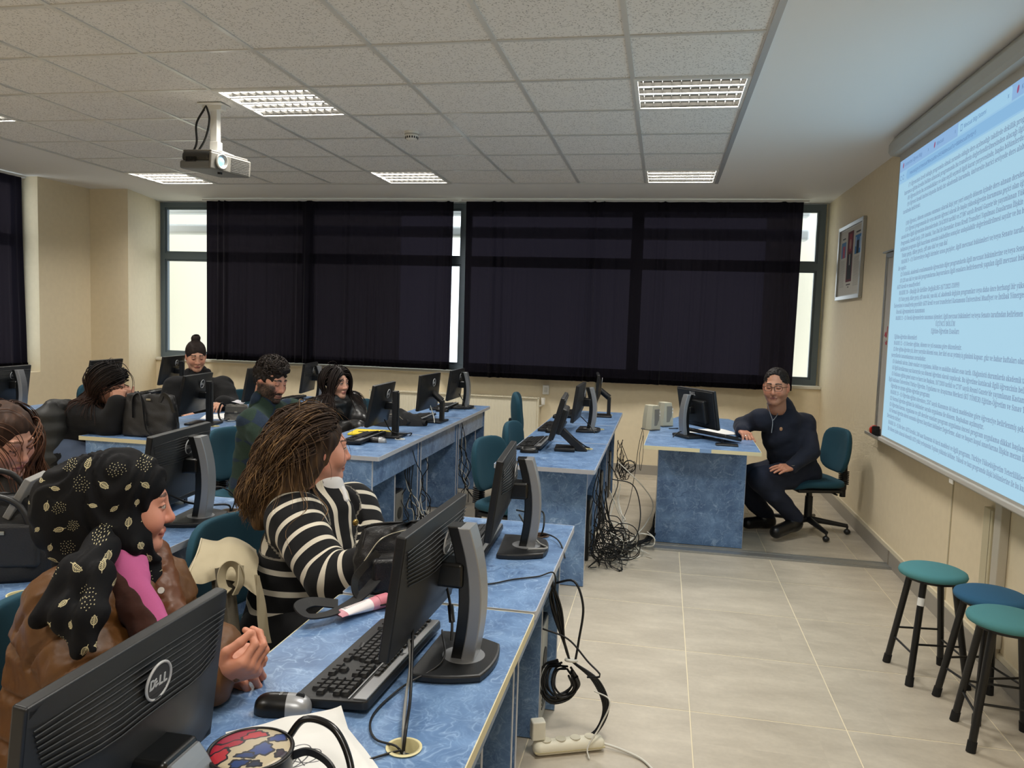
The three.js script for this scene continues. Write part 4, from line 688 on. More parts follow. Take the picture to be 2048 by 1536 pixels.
  for (let k = 0; k < 4; k++) b5.push(tube([[o[0] - 0.01, 0.28, o[2]], [-0.2 + k * 0.008, 0.22, -2.84], [-0.155 + k * 0.006, 0.13, -2.82], [-0.18, 0.05, -2.8 + k * 0.01], [-0.225, 0.03, -2.775], [-0.25 - k * 0.012, 0.045, -2.735 + k * 0.004]], 0.0042, 34, 6));
  b5.push(tube([[-0.36, 0.56, -2.9], [-0.29, 0.58, -2.88], [-0.25, 0.5, -2.86], [-0.26, 0.36, -2.85], [-0.27, 0.28, -2.85]], 0.0045, 30, 6), tube([[-0.4, 0.4, -2.84], [-0.3, 0.37, -2.84], [-0.22, 0.3, -2.82], [-0.17, 0.26, -2.8], [-0.22, 0.24, -2.82]], 0.0035, 26, 6));
  const t5 = tangle('cable_bundle', 'tied bundle of black cables hanging above the white power strip', [['black_cables', cableBlack, b5], ['cable_tie', cableWhite, [new THREE.TorusGeometry(0.02, 0.006, 8, 16).rotateX(1.3).translate(o[0] - 0.015, 0.285, o[2]), tube([[-0.19, 0.2, -2.8], [-0.13, 0.19, -2.76], [-0.16, 0.1, -2.74], [-0.2, 0.03, -2.7], [-0.19, 0.006, -2.68]], 0.003, 26, 6)]]]);
  const ps = thing('power_strip', 'worn white power strip on the floor by the cable bundle', 'power strip', [-0.27, 0, -2.72], 0.42);
  mesh('body', rbox(0.27, 0.05, 0.06, 0.025, 0, 0.026, 0, 4), std(0xe3ddc8, 0.5), ps); mesh('base_seam', rbox(0.262, 0.004, 0.0615, 0.001, 0, 0.02, 0), std(0xbcb08a, 0.6), ps);
  for (let k = 0; k < 4; k++) mesh('outlet', cyl(0.019, 0.019, 0.004, -0.085 + k * 0.055, 0.0515, 0, 20), std(0xcfc8b2, 0.5), ps);
  mesh('plug', rbox(0.05, 0.07, 0.04, 0.006, -0.115, 0.09, -0.01), std(0xe0dccc, 0.5), ps);
  mesh('cord', tube([[0.13, 0.02, 0], [0.18, 0.012, 0.03], [0.24, 0.006, 0.1], [0.26, 0.006, 0.2]], 0.0045, 24, 7), cableWhite, ps);
}
// cables at the monitors
const cable = (label, pts, r = 0.0028, m = cableBlack) => tag(mesh('cable', tube(pts, r, pts.length * 8, 6), m), label, 'cable', 'monitor and keyboard cables');
const gy = DH;
cable('grey cable falling from the close ribbed monitor into the desk hole', [[-0.535, 0.86, -1.63], [-0.515, 0.8, -1.6], [-0.49, 0.77, -1.5], [-0.455, 0.765, -1.38], [-0.44, 0.72, -1.34]], 0.0034, cableGrey);
cable('black cable beside the grey one, entering the same desk hole', [[-0.53, 0.88, -1.66], [-0.505, 0.82, -1.58], [-0.475, 0.772, -1.48], [-0.447, 0.768, -1.37], [-0.445, 0.72, -1.345]], 0.0034);
cable('thin mouse cable curving round into the desk hole', [[-0.5, 0.79, -1.8], [-0.46, 0.775, -1.66], [-0.52, 0.757, -1.55], [-0.535, 0.754, -1.42], [-0.5, 0.754, -1.35], [-0.45, 0.753, -1.335], [-0.44, 0.73, -1.34]], 0.0024);
cable('thin cable from the carrier bag side to the desk hole', [[-0.6, 0.755, -1.2], [-0.52, 0.7535, -1.25], [-0.47, 0.7535, -1.3], [-0.445, 0.748, -1.335]], 0.0024);
cable('black cable with ferrite bead hanging behind the close monitor', [[-0.505, 0.9, -1.84], [-0.49, 0.85, -1.83], [-0.475, 0.81, -1.8], [-0.47, 0.775, -1.78]], 0.0034);
tag(mesh('ferrite_bead', rod([-0.487, 0.845, -1.825], [-0.476, 0.812, -1.803], 0.008), satinBlack), 'black ferrite bead on the cable behind the close monitor', 'ferrite bead');
cable('black cable looping behind the monitor facing the striped cardigan', [[-0.48, 0.86, -2.72], [-0.44, 0.8, -2.72], [-0.4, 0.775, -2.68], [-0.36, 0.775, -2.62], [-0.42, 0.78, -2.57]], 0.0036, cableGrey);
cable('black cable arching out of the brown desk hole', [[-0.5, 0.86, -2.78], [-0.46, 0.84, -2.84], [-0.42, 0.83, -2.9], [-0.41, 0.79, -2.87], [-0.42, 0.74, -2.86]], 0.0034);
cable('thin black cable crossing the desk edge next to the brown hole', [[-0.42, 0.745, -2.86], [-0.4, 0.762, -2.84], [-0.36, 0.765, -2.8], [-0.325, 0.758, -2.73], [-0.306, 0.72, -2.7]], 0.0028);
cable('thin black cable trailing across the desk seam', [[-0.6, 0.7535, -2.3], [-0.5, 0.7535, -2.26], [-0.42, 0.7535, -2.33], [-0.35, 0.7535, -2.38], [-0.309, 0.756, -2.42], [-0.303, 0.69, -2.43]], 0.0026);
cable('cables arching behind the ribbed monitor at the leaf print scarf', [[-1.8, 0.86, -2.6], [-1.76, 0.82, -2.66], [-1.73, 0.79, -2.76], [-1.69, 0.77, -2.84], [-1.69, 0.73, -2.84]], 0.004);
cable('thin cable looping from the stand to the desk hole by the scarf', [[-1.78, 0.83, -2.74], [-1.72, 0.85, -2.82], [-1.68, 0.8, -2.86], [-1.69, 0.73, -2.84]], 0.003);
cable('black cable bunch below the square-column monitor', [[-1.83, 0.86, -5.0], [-1.76, 0.79, -4.95], [-1.7, 0.77, -5.0], [-1.66, 0.765, -5.08], [-1.68, 0.74, -5.06]], 0.004);
cable('black cable below the tilted slanted-leg monitor', [[-0.56, 0.85, -4.92], [-0.5, 0.82, -4.85], [-0.45, 0.785, -4.86], [-0.43, 0.765, -4.93], [-0.47, 0.757, -5.0]], 0.004);
cable('pale cable below the elbow-arm monitor', [[-1.75, 0.88, -5.8], [-1.71, 0.8, -5.76], [-1.69, 0.76, -5.72]], 0.0036, cableWhite);
cable('black cable below the monitor in the middle of the empty row', [[-0.58, 0.86, -5.8], [-0.5, 0.8, -5.72], [-0.46, 0.76, -5.65]], 0.0036);
cable('black cable below the monitor at the radiator end', [[-1.8, 0.88, -6.85], [-1.74, 0.81, -6.8], [-1.7, 0.76, -6.68]], 0.0036);
cable('black cable at the foot of the teacher monitor', [[0.2, 0.8, -5.8], [0.13, 0.785, -5.74], [0.1, 0.757, -5.7]], 0.0036);
cable('thin speaker wire hanging from the teacher desk', [[-0.12, 0.78, -6.1], [-0.15, 0.62, -6.1], [-0.17, 0.4, -6.05], [-0.2, 0.2, -5.9], [-0.24, 0.08, -5.7], [-0.22, 0.012, -5.6]], 0.0026);
cable('thin looped wire hanging beside the teacher desk', [[-0.12, 0.74, -6.12], [-0.115, 0.55, -6.12], [-0.13, 0.42, -6.1], [-0.14, 0.55, -6.1], [-0.12, 0.7, -6.12]], 0.002);
// ================================================================ things on the desks
{ // speakers on the teacher's desk
  const sp = (label, x, z, yaw, knob) => { const t = thing('speaker', label, 'speaker', [x, DH, z], yaw, 'beige desk speakers');
    const s = shapeXY([[-0.05, -0.045], [0.045, -0.05], [0.05, 0.02], [0.03, 0.05], [-0.035, 0.05], [-0.055, 0.0]]);
    const g = new THREE.ExtrudeGeometry(s, { depth: 0.18, steps: 6, bevelEnabled: true, bevelSize: 0.004, bevelThickness: 0.004, bevelSegments: 2 }).rotateX(-Math.PI / 2).translate(0, 0.008, 0), p = g.attributes.position; for (let i = 0; i < p.count; i++) { const k = 1 - 0.32 * Math.pow(clamp(p.getY(i) / 0.18, 0, 1), 2.2); p.setX(i, p.getX(i) * k); p.setZ(i, p.getZ(i) * (0.5 + 0.5 * k)); } g.computeVertexNormals();
    mesh('cabinet', g, std(0xbdb9a4, 0.55), t); mesh('base', rbox(0.11, 0.012, 0.105, 0.005, 0, 0.006, 0), std(0x6f6e68, 0.6), t); mesh('grille', rbox(0.055, 0.13, 0.006, 0.003, 0.008, 0.1, 0.049), std(0x85837a, 0.8), t);
    if (knob) mesh('knob', merge([cyl(0.007, 0.007, 0.008, 0, 0, 0, 12).rotateX(Math.PI / 2).translate(0.04, 0.14, 0.048), cyl(0.007, 0.007, 0.008, 0, 0, 0, 12).rotateX(Math.PI / 2).translate(0.04, 0.115, 0.048)]), whitePlastic, t); return t; };
  sp('beige desk speaker at the desk edge with a wire hanging from it', -0.065, -6.1, 0.9, true); sp('beige desk speaker standing next to the monitor side', 0.035, -6.38, 0.75, true);
  const pa = thing('paper_sheet', 'white paper sheets lying behind the teacher monitor', 'paper', [0.36, DH, -6.16], 0.1); mesh('sheet', box(0.3, 0.002, 0.21, 0, 0.001, 0), paperMat, pa); mesh('sheet', box(0.21, 0.002, 0.297, 0.1, 0.003, 0.02).rotateY(0.35), paperMat, pa);
  const ph = thing('phone', 'black phone lying flat before the propped keyboard', 'phone', [0.46, DH, -5.49], -0.04); mesh('body', rbox(0.15, 0.012, 0.072, 0.005, 0, 0.0065, 0), satinBlack, ph); mesh('case_edge', rbox(0.152, 0.006, 0.074, 0.003, 0, 0.004, 0), blackPlastic, ph);
  const pe = thing('pen', 'dark pen lying beside the speakers', 'pen', [0.1, DH, -6.2], 0.6); mesh('barrel', rod([-0.03, 0.006, 0], [0.035, 0.006, 0], 0.004), std(0x30343c, 0.4), pe); mesh('cap', rod([0.035, 0.006, 0], [0.055, 0.006, 0], 0.0048), std(0x20242c, 0.4), pe);
  const ye = thing('folder', 'bright yellow folder with black band under the monitor', 'folder', [-1.93, DH, -5.06], 0.12); mesh('cover', rbox(0.3, 0.012, 0.23, 0.003, 0, 0.0065, 0), std(0xf0d21a, 0.5), ye); mesh('strip', rbox(0.24, 0.004, 0.02, 0.001, 0.02, 0.0135, 0.02), satinBlack, ye);
}
{ // papers and phone before the woman with bun
  const pa = thing('paper_stack', 'loose white papers on the desk of the woman with bun', 'papers', [-3.33, DH, -5.42], 0.3); for (const [x, z, a, y] of [[0, 0, 0.1, 0.001], [0.06, -0.1, -0.4, 0.003], [0.16, 0.07, 0.5, 0.005]]) mesh('sheet', box(0.21, 0.002, 0.297).rotateY(a).translate(x, y, z), paperMat, pa);
  const hp = thing('paper_sheet', 'white paper held up by the woman with bun', 'paper', [-3.5, DH + 0.05, -5.85], 0.4); mesh('sheet', sheet((u, v) => [(u - 0.5) * 0.25, 0.03 * Math.sin(u * 3), (v - 0.5) * 0.2], 8, 4), std(0xeae8ee, 0.8, { side: THREE.DoubleSide }), hp);
}
const leather = (c = 0x18181a, r = 0.42) => phys(c, r, { bumpMap: greyTex(256, 256, (u, v) => 0.5 + 0.5 * fbm(u * 30, v * 30, 30, 3, 6), 6), bumpScale: 0.0012 });
const leatherBlack = leather(), strapMat = phys(0x141415, 0.45), zipMat = phys(0xb0aa98, 0.3, { metalness: 0.8 });
function pouch(w, h, d, o = {}) {                        // soft bag body standing on y = 0
  return sheet((u, v) => { const a = u * Math.PI * 2, e = o.e || 3, k = 1 / Math.pow(Math.pow(Math.abs(Math.cos(a)), e) + Math.pow(Math.abs(Math.sin(a)), e), 1 / e), cap = v < 0.08 ? v / 0.08 : v > (o.top || 0.9) ? Math.max(0, 1 - (v - (o.top || 0.9)) / (1 - (o.top || 0.9))) : 1, y = clamp((v - 0.08) / ((o.top || 0.9) - 0.08), 0, 1), s = mix(1, o.tw ?? 0.8, y), q = mix(1, o.td ?? 0.5, y);
    const bul = 1 + (o.bulge ?? 0.06) * Math.sin(Math.PI * y), cr = (o.crease ?? 0.006) * n3(Math.cos(a) * 6 + (o.s || 0), y * 8, Math.sin(a) * 6); return [(w / 2 * s * bul * k * Math.cos(a)) * cap + cr, y * h + cr - (o.slump || 0) * Math.pow(Math.abs(Math.cos(a)), 2) * y, (d / 2 * q * bul * k * Math.sin(a)) * cap + cr]; }, 48, 26, [1, 1]);
}
function strap(pts, w, t) {                              // a flat ribbon along a curve
  const c = new THREE.CatmullRomCurve3(pts.map((p) => V(...p)), false, 'centripetal'), n = pts.length * 8, s = new THREE.Shape(); s.moveTo(-t / 2, -w / 2); s.lineTo(t / 2, -w / 2); s.lineTo(t / 2, w / 2); s.lineTo(-t / 2, w / 2); s.closePath();
  return new THREE.ExtrudeGeometry(s, { steps: n, extrudePath: c, bevelEnabled: false });
}
{
  const b = thing('tote_bag', 'black leather tote standing upright on the worn-edge desk', 'bag', [-3.19, DH, -4.43], 0.1);
  mesh('body', pouch(0.34, 0.27, 0.16, { tw: 0.9, td: 0.35, e: 4, top: 0.95 }), leatherBlack, b);
  mesh('handle', strap([[-0.08, 0.12, 0.07], [-0.09, 0.25, 0.04], [-0.06, 0.27, 0.03], [-0.02, 0.2, 0.06], [0.02, 0.05, 0.09], [0.06, 0.01, 0.1]], 0.022, 0.004), strapMat, b);
  mesh('handle', strap([[0.08, 0.22, 0.04], [0.1, 0.27, 0.03], [0.14, 0.25, 0.04], [0.18, 0.16, 0.05]], 0.022, 0.004), strapMat, b); mesh('clasp', rbox(0.03, 0.012, 0.006, 0.002, 0.01, 0.235, 0.045), zipMat, b);
  const c = thing('small_handbag', 'small grey handbag with black strap on the desk by the curly haired man', 'bag', [-3.1, DH, -5.3], 0.4);
  mesh('body', pouch(0.17, 0.12, 0.09, { tw: 0.85, td: 0.4, e: 3.5 }), leather(0x6d6a64, 0.5), c); mesh('flap', rbox(0.15, 0.05, 0.008, 0.004, 0, 0.085, 0.04), leather(0x57544e, 0.5), c); mesh('strap', strap([[-0.07, 0.1, 0.02], [-0.1, 0.13, 0.03], [-0.12, 0.06, 0.05], [-0.1, 0.01, 0.07], [-0.04, 0.02, 0.08]], 0.014, 0.004), strapMat, c); mesh('clasp', rbox(0.02, 0.014, 0.004, 0.001, 0, 0.065, 0.046), zipMat, c);
  const d = thing('jacket', 'dark jacket heaped on the desk beside a keyboard', 'jacket', [-1.97, DH, -5.6], 0.2);
  mesh('cloth', sheet((u, v) => { const a = u * 6.2832, r = v, k = 1 + 0.22 * Math.sin(a * 3 + 1) + 0.15 * Math.sin(a * 5); return [0.19 * r * k * Math.cos(a), 0.002 + 0.095 * Math.pow(1 - r * r, 0.6) * (1 + 0.3 * n3(Math.cos(a) * 3 * r, 3, Math.sin(a) * 3 * r)) + (r < 0.98 ? 0.012 * n3(r * 9 * Math.cos(a), 1, r * 9 * Math.sin(a)) + 0.012 : 0), 0.17 * r * k * Math.sin(a)]; }, 60, 16), std(0x17171a, 0.8, { side: THREE.DoubleSide }), d); mesh('sleeve', tube([[0.1, 0.03, 0.1], [0.18, 0.025, 0.05], [0.25, 0.022, 0.08]], 0.022, 24, 9), std(0x1a1a1d, 0.8), d); mesh('zip', tube([[-0.06, 0.075, 0.1], [0.02, 0.085, 0.1], [0.08, 0.05, 0.12]], 0.002, 16, 5), zipMat, d);
}
{ // handbag with long strap, tube and loops on the near desk
  const b = thing('shoulder_bag', 'black soft shoulder bag half hidden behind the close monitor', 'bag', [-0.72, DH, -2.2], 0.5);
  mesh('body', pouch(0.3, 0.19, 0.17, { tw: 0.85, td: 0.45, e: 2.6, bulge: 0.14, crease: 0.012, s: 3 }), leather(0x1b1b1d, 0.35), b); mesh('zip', tube([[-0.14, 0.1, 0.06], [-0.09, 0.16, 0.05], [-0.02, 0.18, 0.045], [0.06, 0.18, 0.045]], 0.0025, 24, 5), zipMat, b);
  mesh('pocket', rbox(0.16, 0.1, 0.03, 0.014, -0.04, 0.06, 0.075, 3), leather(0x1d1d1f, 0.38), b);
  mesh('strap', strap([[-0.1, 0.12, 0.05], [-0.17, 0.06, 0.1], [-0.16, 0.02, 0.16], [-0.08, 0.02, 0.19], [-0.02, 0.06, 0.15]], 0.022, 0.004), strapMat, b);
  b.updateMatrixWorld(); const onDesk = (u, v, h) => { const q = V((u - 1024) / 1562, -(v - 768) / 1562, -1).applyMatrix4(new THREE.Matrix4().makeRotationFromEuler(camera.rotation)); return b.worldToLocal(q.multiplyScalar((h - 1.55) / q.y).add(V(0, 1.55, 0))).toArray(); };
  mesh('wide_strap', strap([onDesk(752, 1160, 0.8), onDesk(728, 1186, 0.782), onDesk(694, 1211, 0.772), onDesk(650, 1230, 0.774), onDesk(614, 1232, 0.778), onDesk(599, 1217, 0.79), onDesk(622, 1204, 0.785), onDesk(676, 1208, 0.775)], 0.034, 0.004), phys(0x161617, 0.6), b);
  mesh('buckle', merge([rbox(0.04, 0.01, 0.034, 0.003, 0.005, 0.03, 0.16), rbox(0.024, 0.012, 0.02, 0.003, 0.005, 0.034, 0.16)]), zipMat, b);
  const t = thing('cream_tube', 'pink and white cosmetic tube lying on the desk', 'tube', [-0.763, DH, -1.947], 1.02);
  const tt = canvasTex(256, 256, (g, w, h) => { g.fillStyle = '#efe6e6'; g.fillRect(0, 0, w, h); g.fillStyle = '#d98f9c'; g.fillRect(0, 0, w, 46); g.fillStyle = '#c98a96'; g.fillRect(0, 214, w, 42); g.fillStyle = '#7a6a70'; for (let y = 70; y < 190; y += 9) g.fillRect(60, y, 90 - (y * 3 % 20), 3); g.fillStyle = '#444'; for (let x = 0; x < 40; x += 4) g.fillRect(170 + x, 110, 2, 40); g.font = 'bold 20px sans-serif'; g.fillText('MRSL', 64, 205); });
  mesh('sleeve', sheet((u, v) => { const a = u * 6.2832, k = v; return [-0.085 + 0.13 * v, 0.019 + 0.018 * mix(0.12, 1, Math.pow(k, 0.7)) * Math.sin(a), 0.024 * mix(1.05, 0.8, k) * Math.cos(a)]; }, 28, 8, [1, 1]), std(0xffffff, 0.35, { map: tt, side: THREE.DoubleSide }), t);
  mesh('cap', cyl(0.0195, 0.019, 0.035, 0, 0, 0, 24).rotateZ(-Math.PI / 2).translate(0.063, 0.0195, 0), std(0xd4808e, 0.4), t);
}
{ // big black bag on the second row
  const b = thing('shoulder_bag', 'large black shoulder bag with open pocket in front of the brunette', 'bag', [-1.93, DH, -1.95], 0.35);
  mesh('body', pouch(0.36, 0.24, 0.2, { tw: 0.92, td: 0.4, e: 3.2, bulge: 0.1, s: 9 }), leather(0x1a1a1c, 0.6), b);
  mesh('pocket', rbox(0.2, 0.13, 0.03, 0.013, 0.06, 0.11, 0.085, 3), leather(0x252527, 0.6), b); mesh('badge', rbox(0.03, 0.01, 0.004, 0.001, 0.06, 0.15, 0.102), zipMat, b);
  mesh('handle', tube([[-0.05, 0.2, 0.05], [0.02, 0.25, 0.07], [0.1, 0.23, 0.08], [0.15, 0.14, 0.09]], 0.009, 24, 8), strapMat, b); mesh('handle', tube([[-0.12, 0.22, -0.04], [-0.06, 0.3, -0.02], [0.04, 0.3, -0.02], [0.09, 0.22, -0.04]], 0.009, 24, 8), strapMat, b);
  mesh('notebook', rbox(0.02, 0.13, 0.13, 0.003, -0.06, 0.24, 0).rotateZ(-0.5).translate(0.03, 0.0, 0), std(0x8c8a86, 0.6), b);
}
{ // snakeskin bag and paper carrier in the foreground
  const b = thing('round_handbag', 'round handbag with red, blue and cream snakeskin lid', 'bag', [-0.625, DH, -1.115], 0.5);
  const skin = canvasTex(512, 512, (g, w, h) => {
    g.fillStyle = '#cdbfa0'; g.fillRect(0, 0, w, h);
    const blob = (x, y, rx, ry, a, c, e) => { const p = []; for (let i = 0; i < 26; i++) { const t = i / 26 * 6.283, k = 1 + 0.16 * Math.sin(t * 3 + x) + 0.12 * Math.sin(t * 7 + y); const px = rx * k * Math.cos(t), py = ry * k * Math.sin(t); p.push([x + px * Math.cos(a) - py * Math.sin(a), y + px * Math.sin(a) + py * Math.cos(a)]); } g.fillStyle = '#23232b'; g.beginPath(); p.forEach(([q, r], i) => { const X = x + (q - x) * (1 + 16 / rx), Y = y + (r - y) * (1 + 16 / ry); i ? g.lineTo(X, Y) : g.moveTo(X, Y); }); g.fill(); g.fillStyle = c; g.beginPath(); p.forEach(([q, r], i) => i ? g.lineTo(q, r) : g.moveTo(q, r)); g.fill(); };
    blob(110, 330, 120, 70, 0.5, '#b8263e'); blob(180, 420, 130, 66, 0.3, '#b02a48'); blob(70, 200, 70, 50, 0.8, '#c0303c'); blob(280, 390, 70, 40, 0.2, '#c8303e');
    blob(320, 210, 66, 54, 0.7, '#1f3f86'); blob(190, 95, 46, 28, 0.1, '#22427e'); blob(230, 165, 50, 20, -0.2, '#203f7a'); blob(420, 330, 50, 36, 0.4, '#20408a'); blob(280, 70, 30, 18, 0, '#2a3550'); blob(430, 150, 26, 30, 0, '#3a3040');
    g.strokeStyle = 'rgba(40,30,30,0.35)'; g.lineWidth = 1; for (let i = -60; i < 120; i++) { g.beginPath(); g.moveTo(i * 8, 0); g.lineTo(i * 8 + 180, h); g.stroke(); g.beginPath(); g.moveTo(0, i * 8); g.lineTo(w, i * 8 - 120); g.stroke(); }
  });
  const lid = sheet((u, v) => { const a = u * 6.2832, r = 0.096 * Math.min(1, v * 1.02); return [r * Math.cos(a), 0.118 + 0.006 * (1 - v * v) - (v > 0.94 ? (v - 0.94) * 0.1 : 0), r * Math.sin(a)]; }, 40, 12), lp = lid.attributes.position, lu = lid.attributes.uv; for (let i = 0; i < lp.count; i++) lu.setXY(i, 0.5 + lp.getX(i) / 0.2, 0.5 + lp.getZ(i) / 0.2);
  for (const o of [lid]) o.scale(0.68, 0.82, 0.68);
  mesh('lid', lid, phys(0xffffff, 0.35, { map: skin }), b); mesh('side', lathe([[0.085, 0], [0.094, 0.01], [0.097, 0.06], [0.0965, 0.118], [0.09, 0.118], [0.088, 0.012], [0.0, 0.004]], 40).scale(0.68, 0.82, 0.68), phys(0x131314, 0.3), b); mesh('piping', new THREE.TorusGeometry(0.066, 0.003, 8, 48).rotateX(Math.PI / 2).translate(0, 0.096, 0), phys(0x1a1a1b, 0.3), b);
  mesh('handle', tube([[0.055, 0.085, -0.03], [0.085, 0.12, -0.03], [0.13, 0.115, 0.0], [0.155, 0.07, 0.04], [0.15, 0.03, 0.08]], 0.006, 34, 10), phys(0x121213, 0.25), b);
  mesh('flat_strap', strap([[0.06, 0.075, 0.0], [0.09, 0.085, 0.01], [0.125, 0.07, 0.04], [0.13, 0.035, 0.07], [0.12, 0.018, 0.1]], 0.013, 0.004), strapMat, b);
  const ch = []; for (let k = 0; k < 12; k++) ch.push(new THREE.TorusGeometry(0.006, 0.0015, 6, 14).rotateY(k % 2 ? 1.2 : 0.2).rotateX(0.8).translate(0.1 + k * 0.004, 0.03 - k * 0.0015 + 0.02, 0.055 + k * 0.006)); mesh('chain', merge(ch), phys(0xc9c3b4, 0.25, { metalness: 0.9 }), b).userData.kind = 'stuff';
  const c = thing('paper_carrier', 'flat white paper carrier bag with line drawing on the desk', 'bag', [-0.585, DH, -1.235], 0.75);
  const dr = canvasTex(256, 256, (g, w, h) => { g.fillStyle = '#e9e8e4'; g.fillRect(0, 0, w, h); g.strokeStyle = '#3a3a3e'; g.lineWidth = 2.2; const e = (x, y, a, b2, r) => { g.beginPath(); g.ellipse(x, y, a, b2, r, 0, 7); g.stroke(); }; e(110, 150, 44, 22, 0.5); e(126, 140, 40, 18, 0.2); g.beginPath(); g.moveTo(86, 170); g.quadraticCurveTo(110, 120, 150, 118); g.moveTo(96, 128); g.lineTo(138, 166); g.moveTo(120, 116); g.lineTo(112, 176); g.stroke(); g.fillStyle = '#8a8a88'; for (let x = 0; x < 40; x += 5) g.fillRect(30 + x, 40, 3, 18); });
  mesh('bag', sheet((u, v) => { const x = (u - 0.5) * 0.22, z = (v - 0.5) * 0.26, e = Math.min(u, 1 - u, v, 1 - v); return [x, 0.002 + 0.012 * sstep(0, 0.12, e) + 0.004 * n3(x * 22, 2, z * 22) + (v < 0.15 ? 0.03 * (0.15 - v) / 0.15 : 0), z]; }, 24, 26, [1, 1]), std(0xffffff, 0.6, { map: dr, side: THREE.DoubleSide }), c);
  mesh('underside', box(0.21, 0.001, 0.25, 0, 0.0008, 0), paperMat, c);
}
// ================================================================ people
const camR = new THREE.Matrix4().makeRotationFromEuler(camera.rotation);
const FWD = V(0, 0, -1).applyMatrix4(camR);
function J(u, v, d) { return V((u - 1024) / 1562, -(v - 768) / 1562, -1).applyMatrix4(camR).multiplyScalar(d).add(V(0, 1.55, 0)); }   // a photo pixel at a chosen distance
// ---- distance fields
const cone = (a, b, ra, rb = ra, k = 0.02) => ({ t: 0, ax: a.x, ay: a.y, az: a.z, bx: b.x - a.x, by: b.y - a.y, bz: b.z - a.z, l: Math.max(1e-9, b.distanceToSquared(a)), ra, rb, k });
const ball = (c, r, k = 0.02) => cone(c, c.clone().add(V(1e-4, 0, 0)), r, r, k);
const ell = (c, rx, ry, rz, k = 0.02, q = null) => ({ t: 1, ax: c.x, ay: c.y, az: c.z, rx, ry, rz, k, q: q ? q.clone().invert() : null });
const cut = (p) => ({ ...p, sub: true });
const tv = V(0, 0, 0);
function pd(p, x, y, z) {
  const px = x - p.ax, py = y - p.ay, pz = z - p.az;
  if (p.t === 0) { let h = (px * p.bx + py * p.by + pz * p.bz) / p.l; h = h < 0 ? 0 : h > 1 ? 1 : h; const dx = px - p.bx * h, dy = py - p.by * h, dz = pz - p.bz * h; return Math.sqrt(dx * dx + dy * dy + dz * dz) - (p.ra + (p.rb - p.ra) * h); }
  let qx = px, qy = py, qz = pz; if (p.q) { tv.set(px, py, pz).applyQuaternion(p.q); qx = tv.x; qy = tv.y; qz = tv.z; }
  const a = qx / p.rx, b = qy / p.ry, c = qz / p.rz, k0 = Math.sqrt(a * a + b * b + c * c), d = a / p.rx, e = b / p.ry, f = c / p.rz, k1 = Math.sqrt(d * d + e * e + f * f);
  return k1 < 1e-9 ? -Math.min(p.rx, p.ry, p.rz) : k0 * (k0 - 1) / k1;
}
function field(prims, grow = 0) {
  return (x, y, z) => {
    let d = 1e3;
    for (let i = 0; i < prims.length; i++) {
      const p = prims[i], e = pd(p, x, y, z) - (p.sub ? 0 : grow), k = p.k;
      if (p.sub) { const s = -e; if (d > s - k || s > d - k) { const h = Math.max(k - Math.abs(d - s), 0) / k; d = Math.max(d, s) + h * h * k * 0.25; } }
      else if (e < d + k) { const h = Math.max(k - Math.abs(d - e), 0) / k; d = Math.min(d, e) - h * h * k * 0.25; }
    }
    return d;
  };
}
function bounds(prims, pad) { const lo = V(1e9, 1e9, 1e9), hi = V(-1e9, -1e9, -1e9); for (const p of prims) { if (p.sub) continue; const r = p.t ? Math.max(p.rx, p.ry, p.rz) : Math.max(p.ra, p.rb); const e = p.t ? [[0, 0, 0]] : [[0, 0, 0], [p.bx, p.by, p.bz]]; for (const [x, y, z] of e) { lo.min(V(p.ax + x - r, p.ay + y - r, p.az + z - r)); hi.max(V(p.ax + x + r, p.ay + y + r, p.az + z + r)); } } return [lo.subScalar(pad), hi.addScalar(pad)]; }
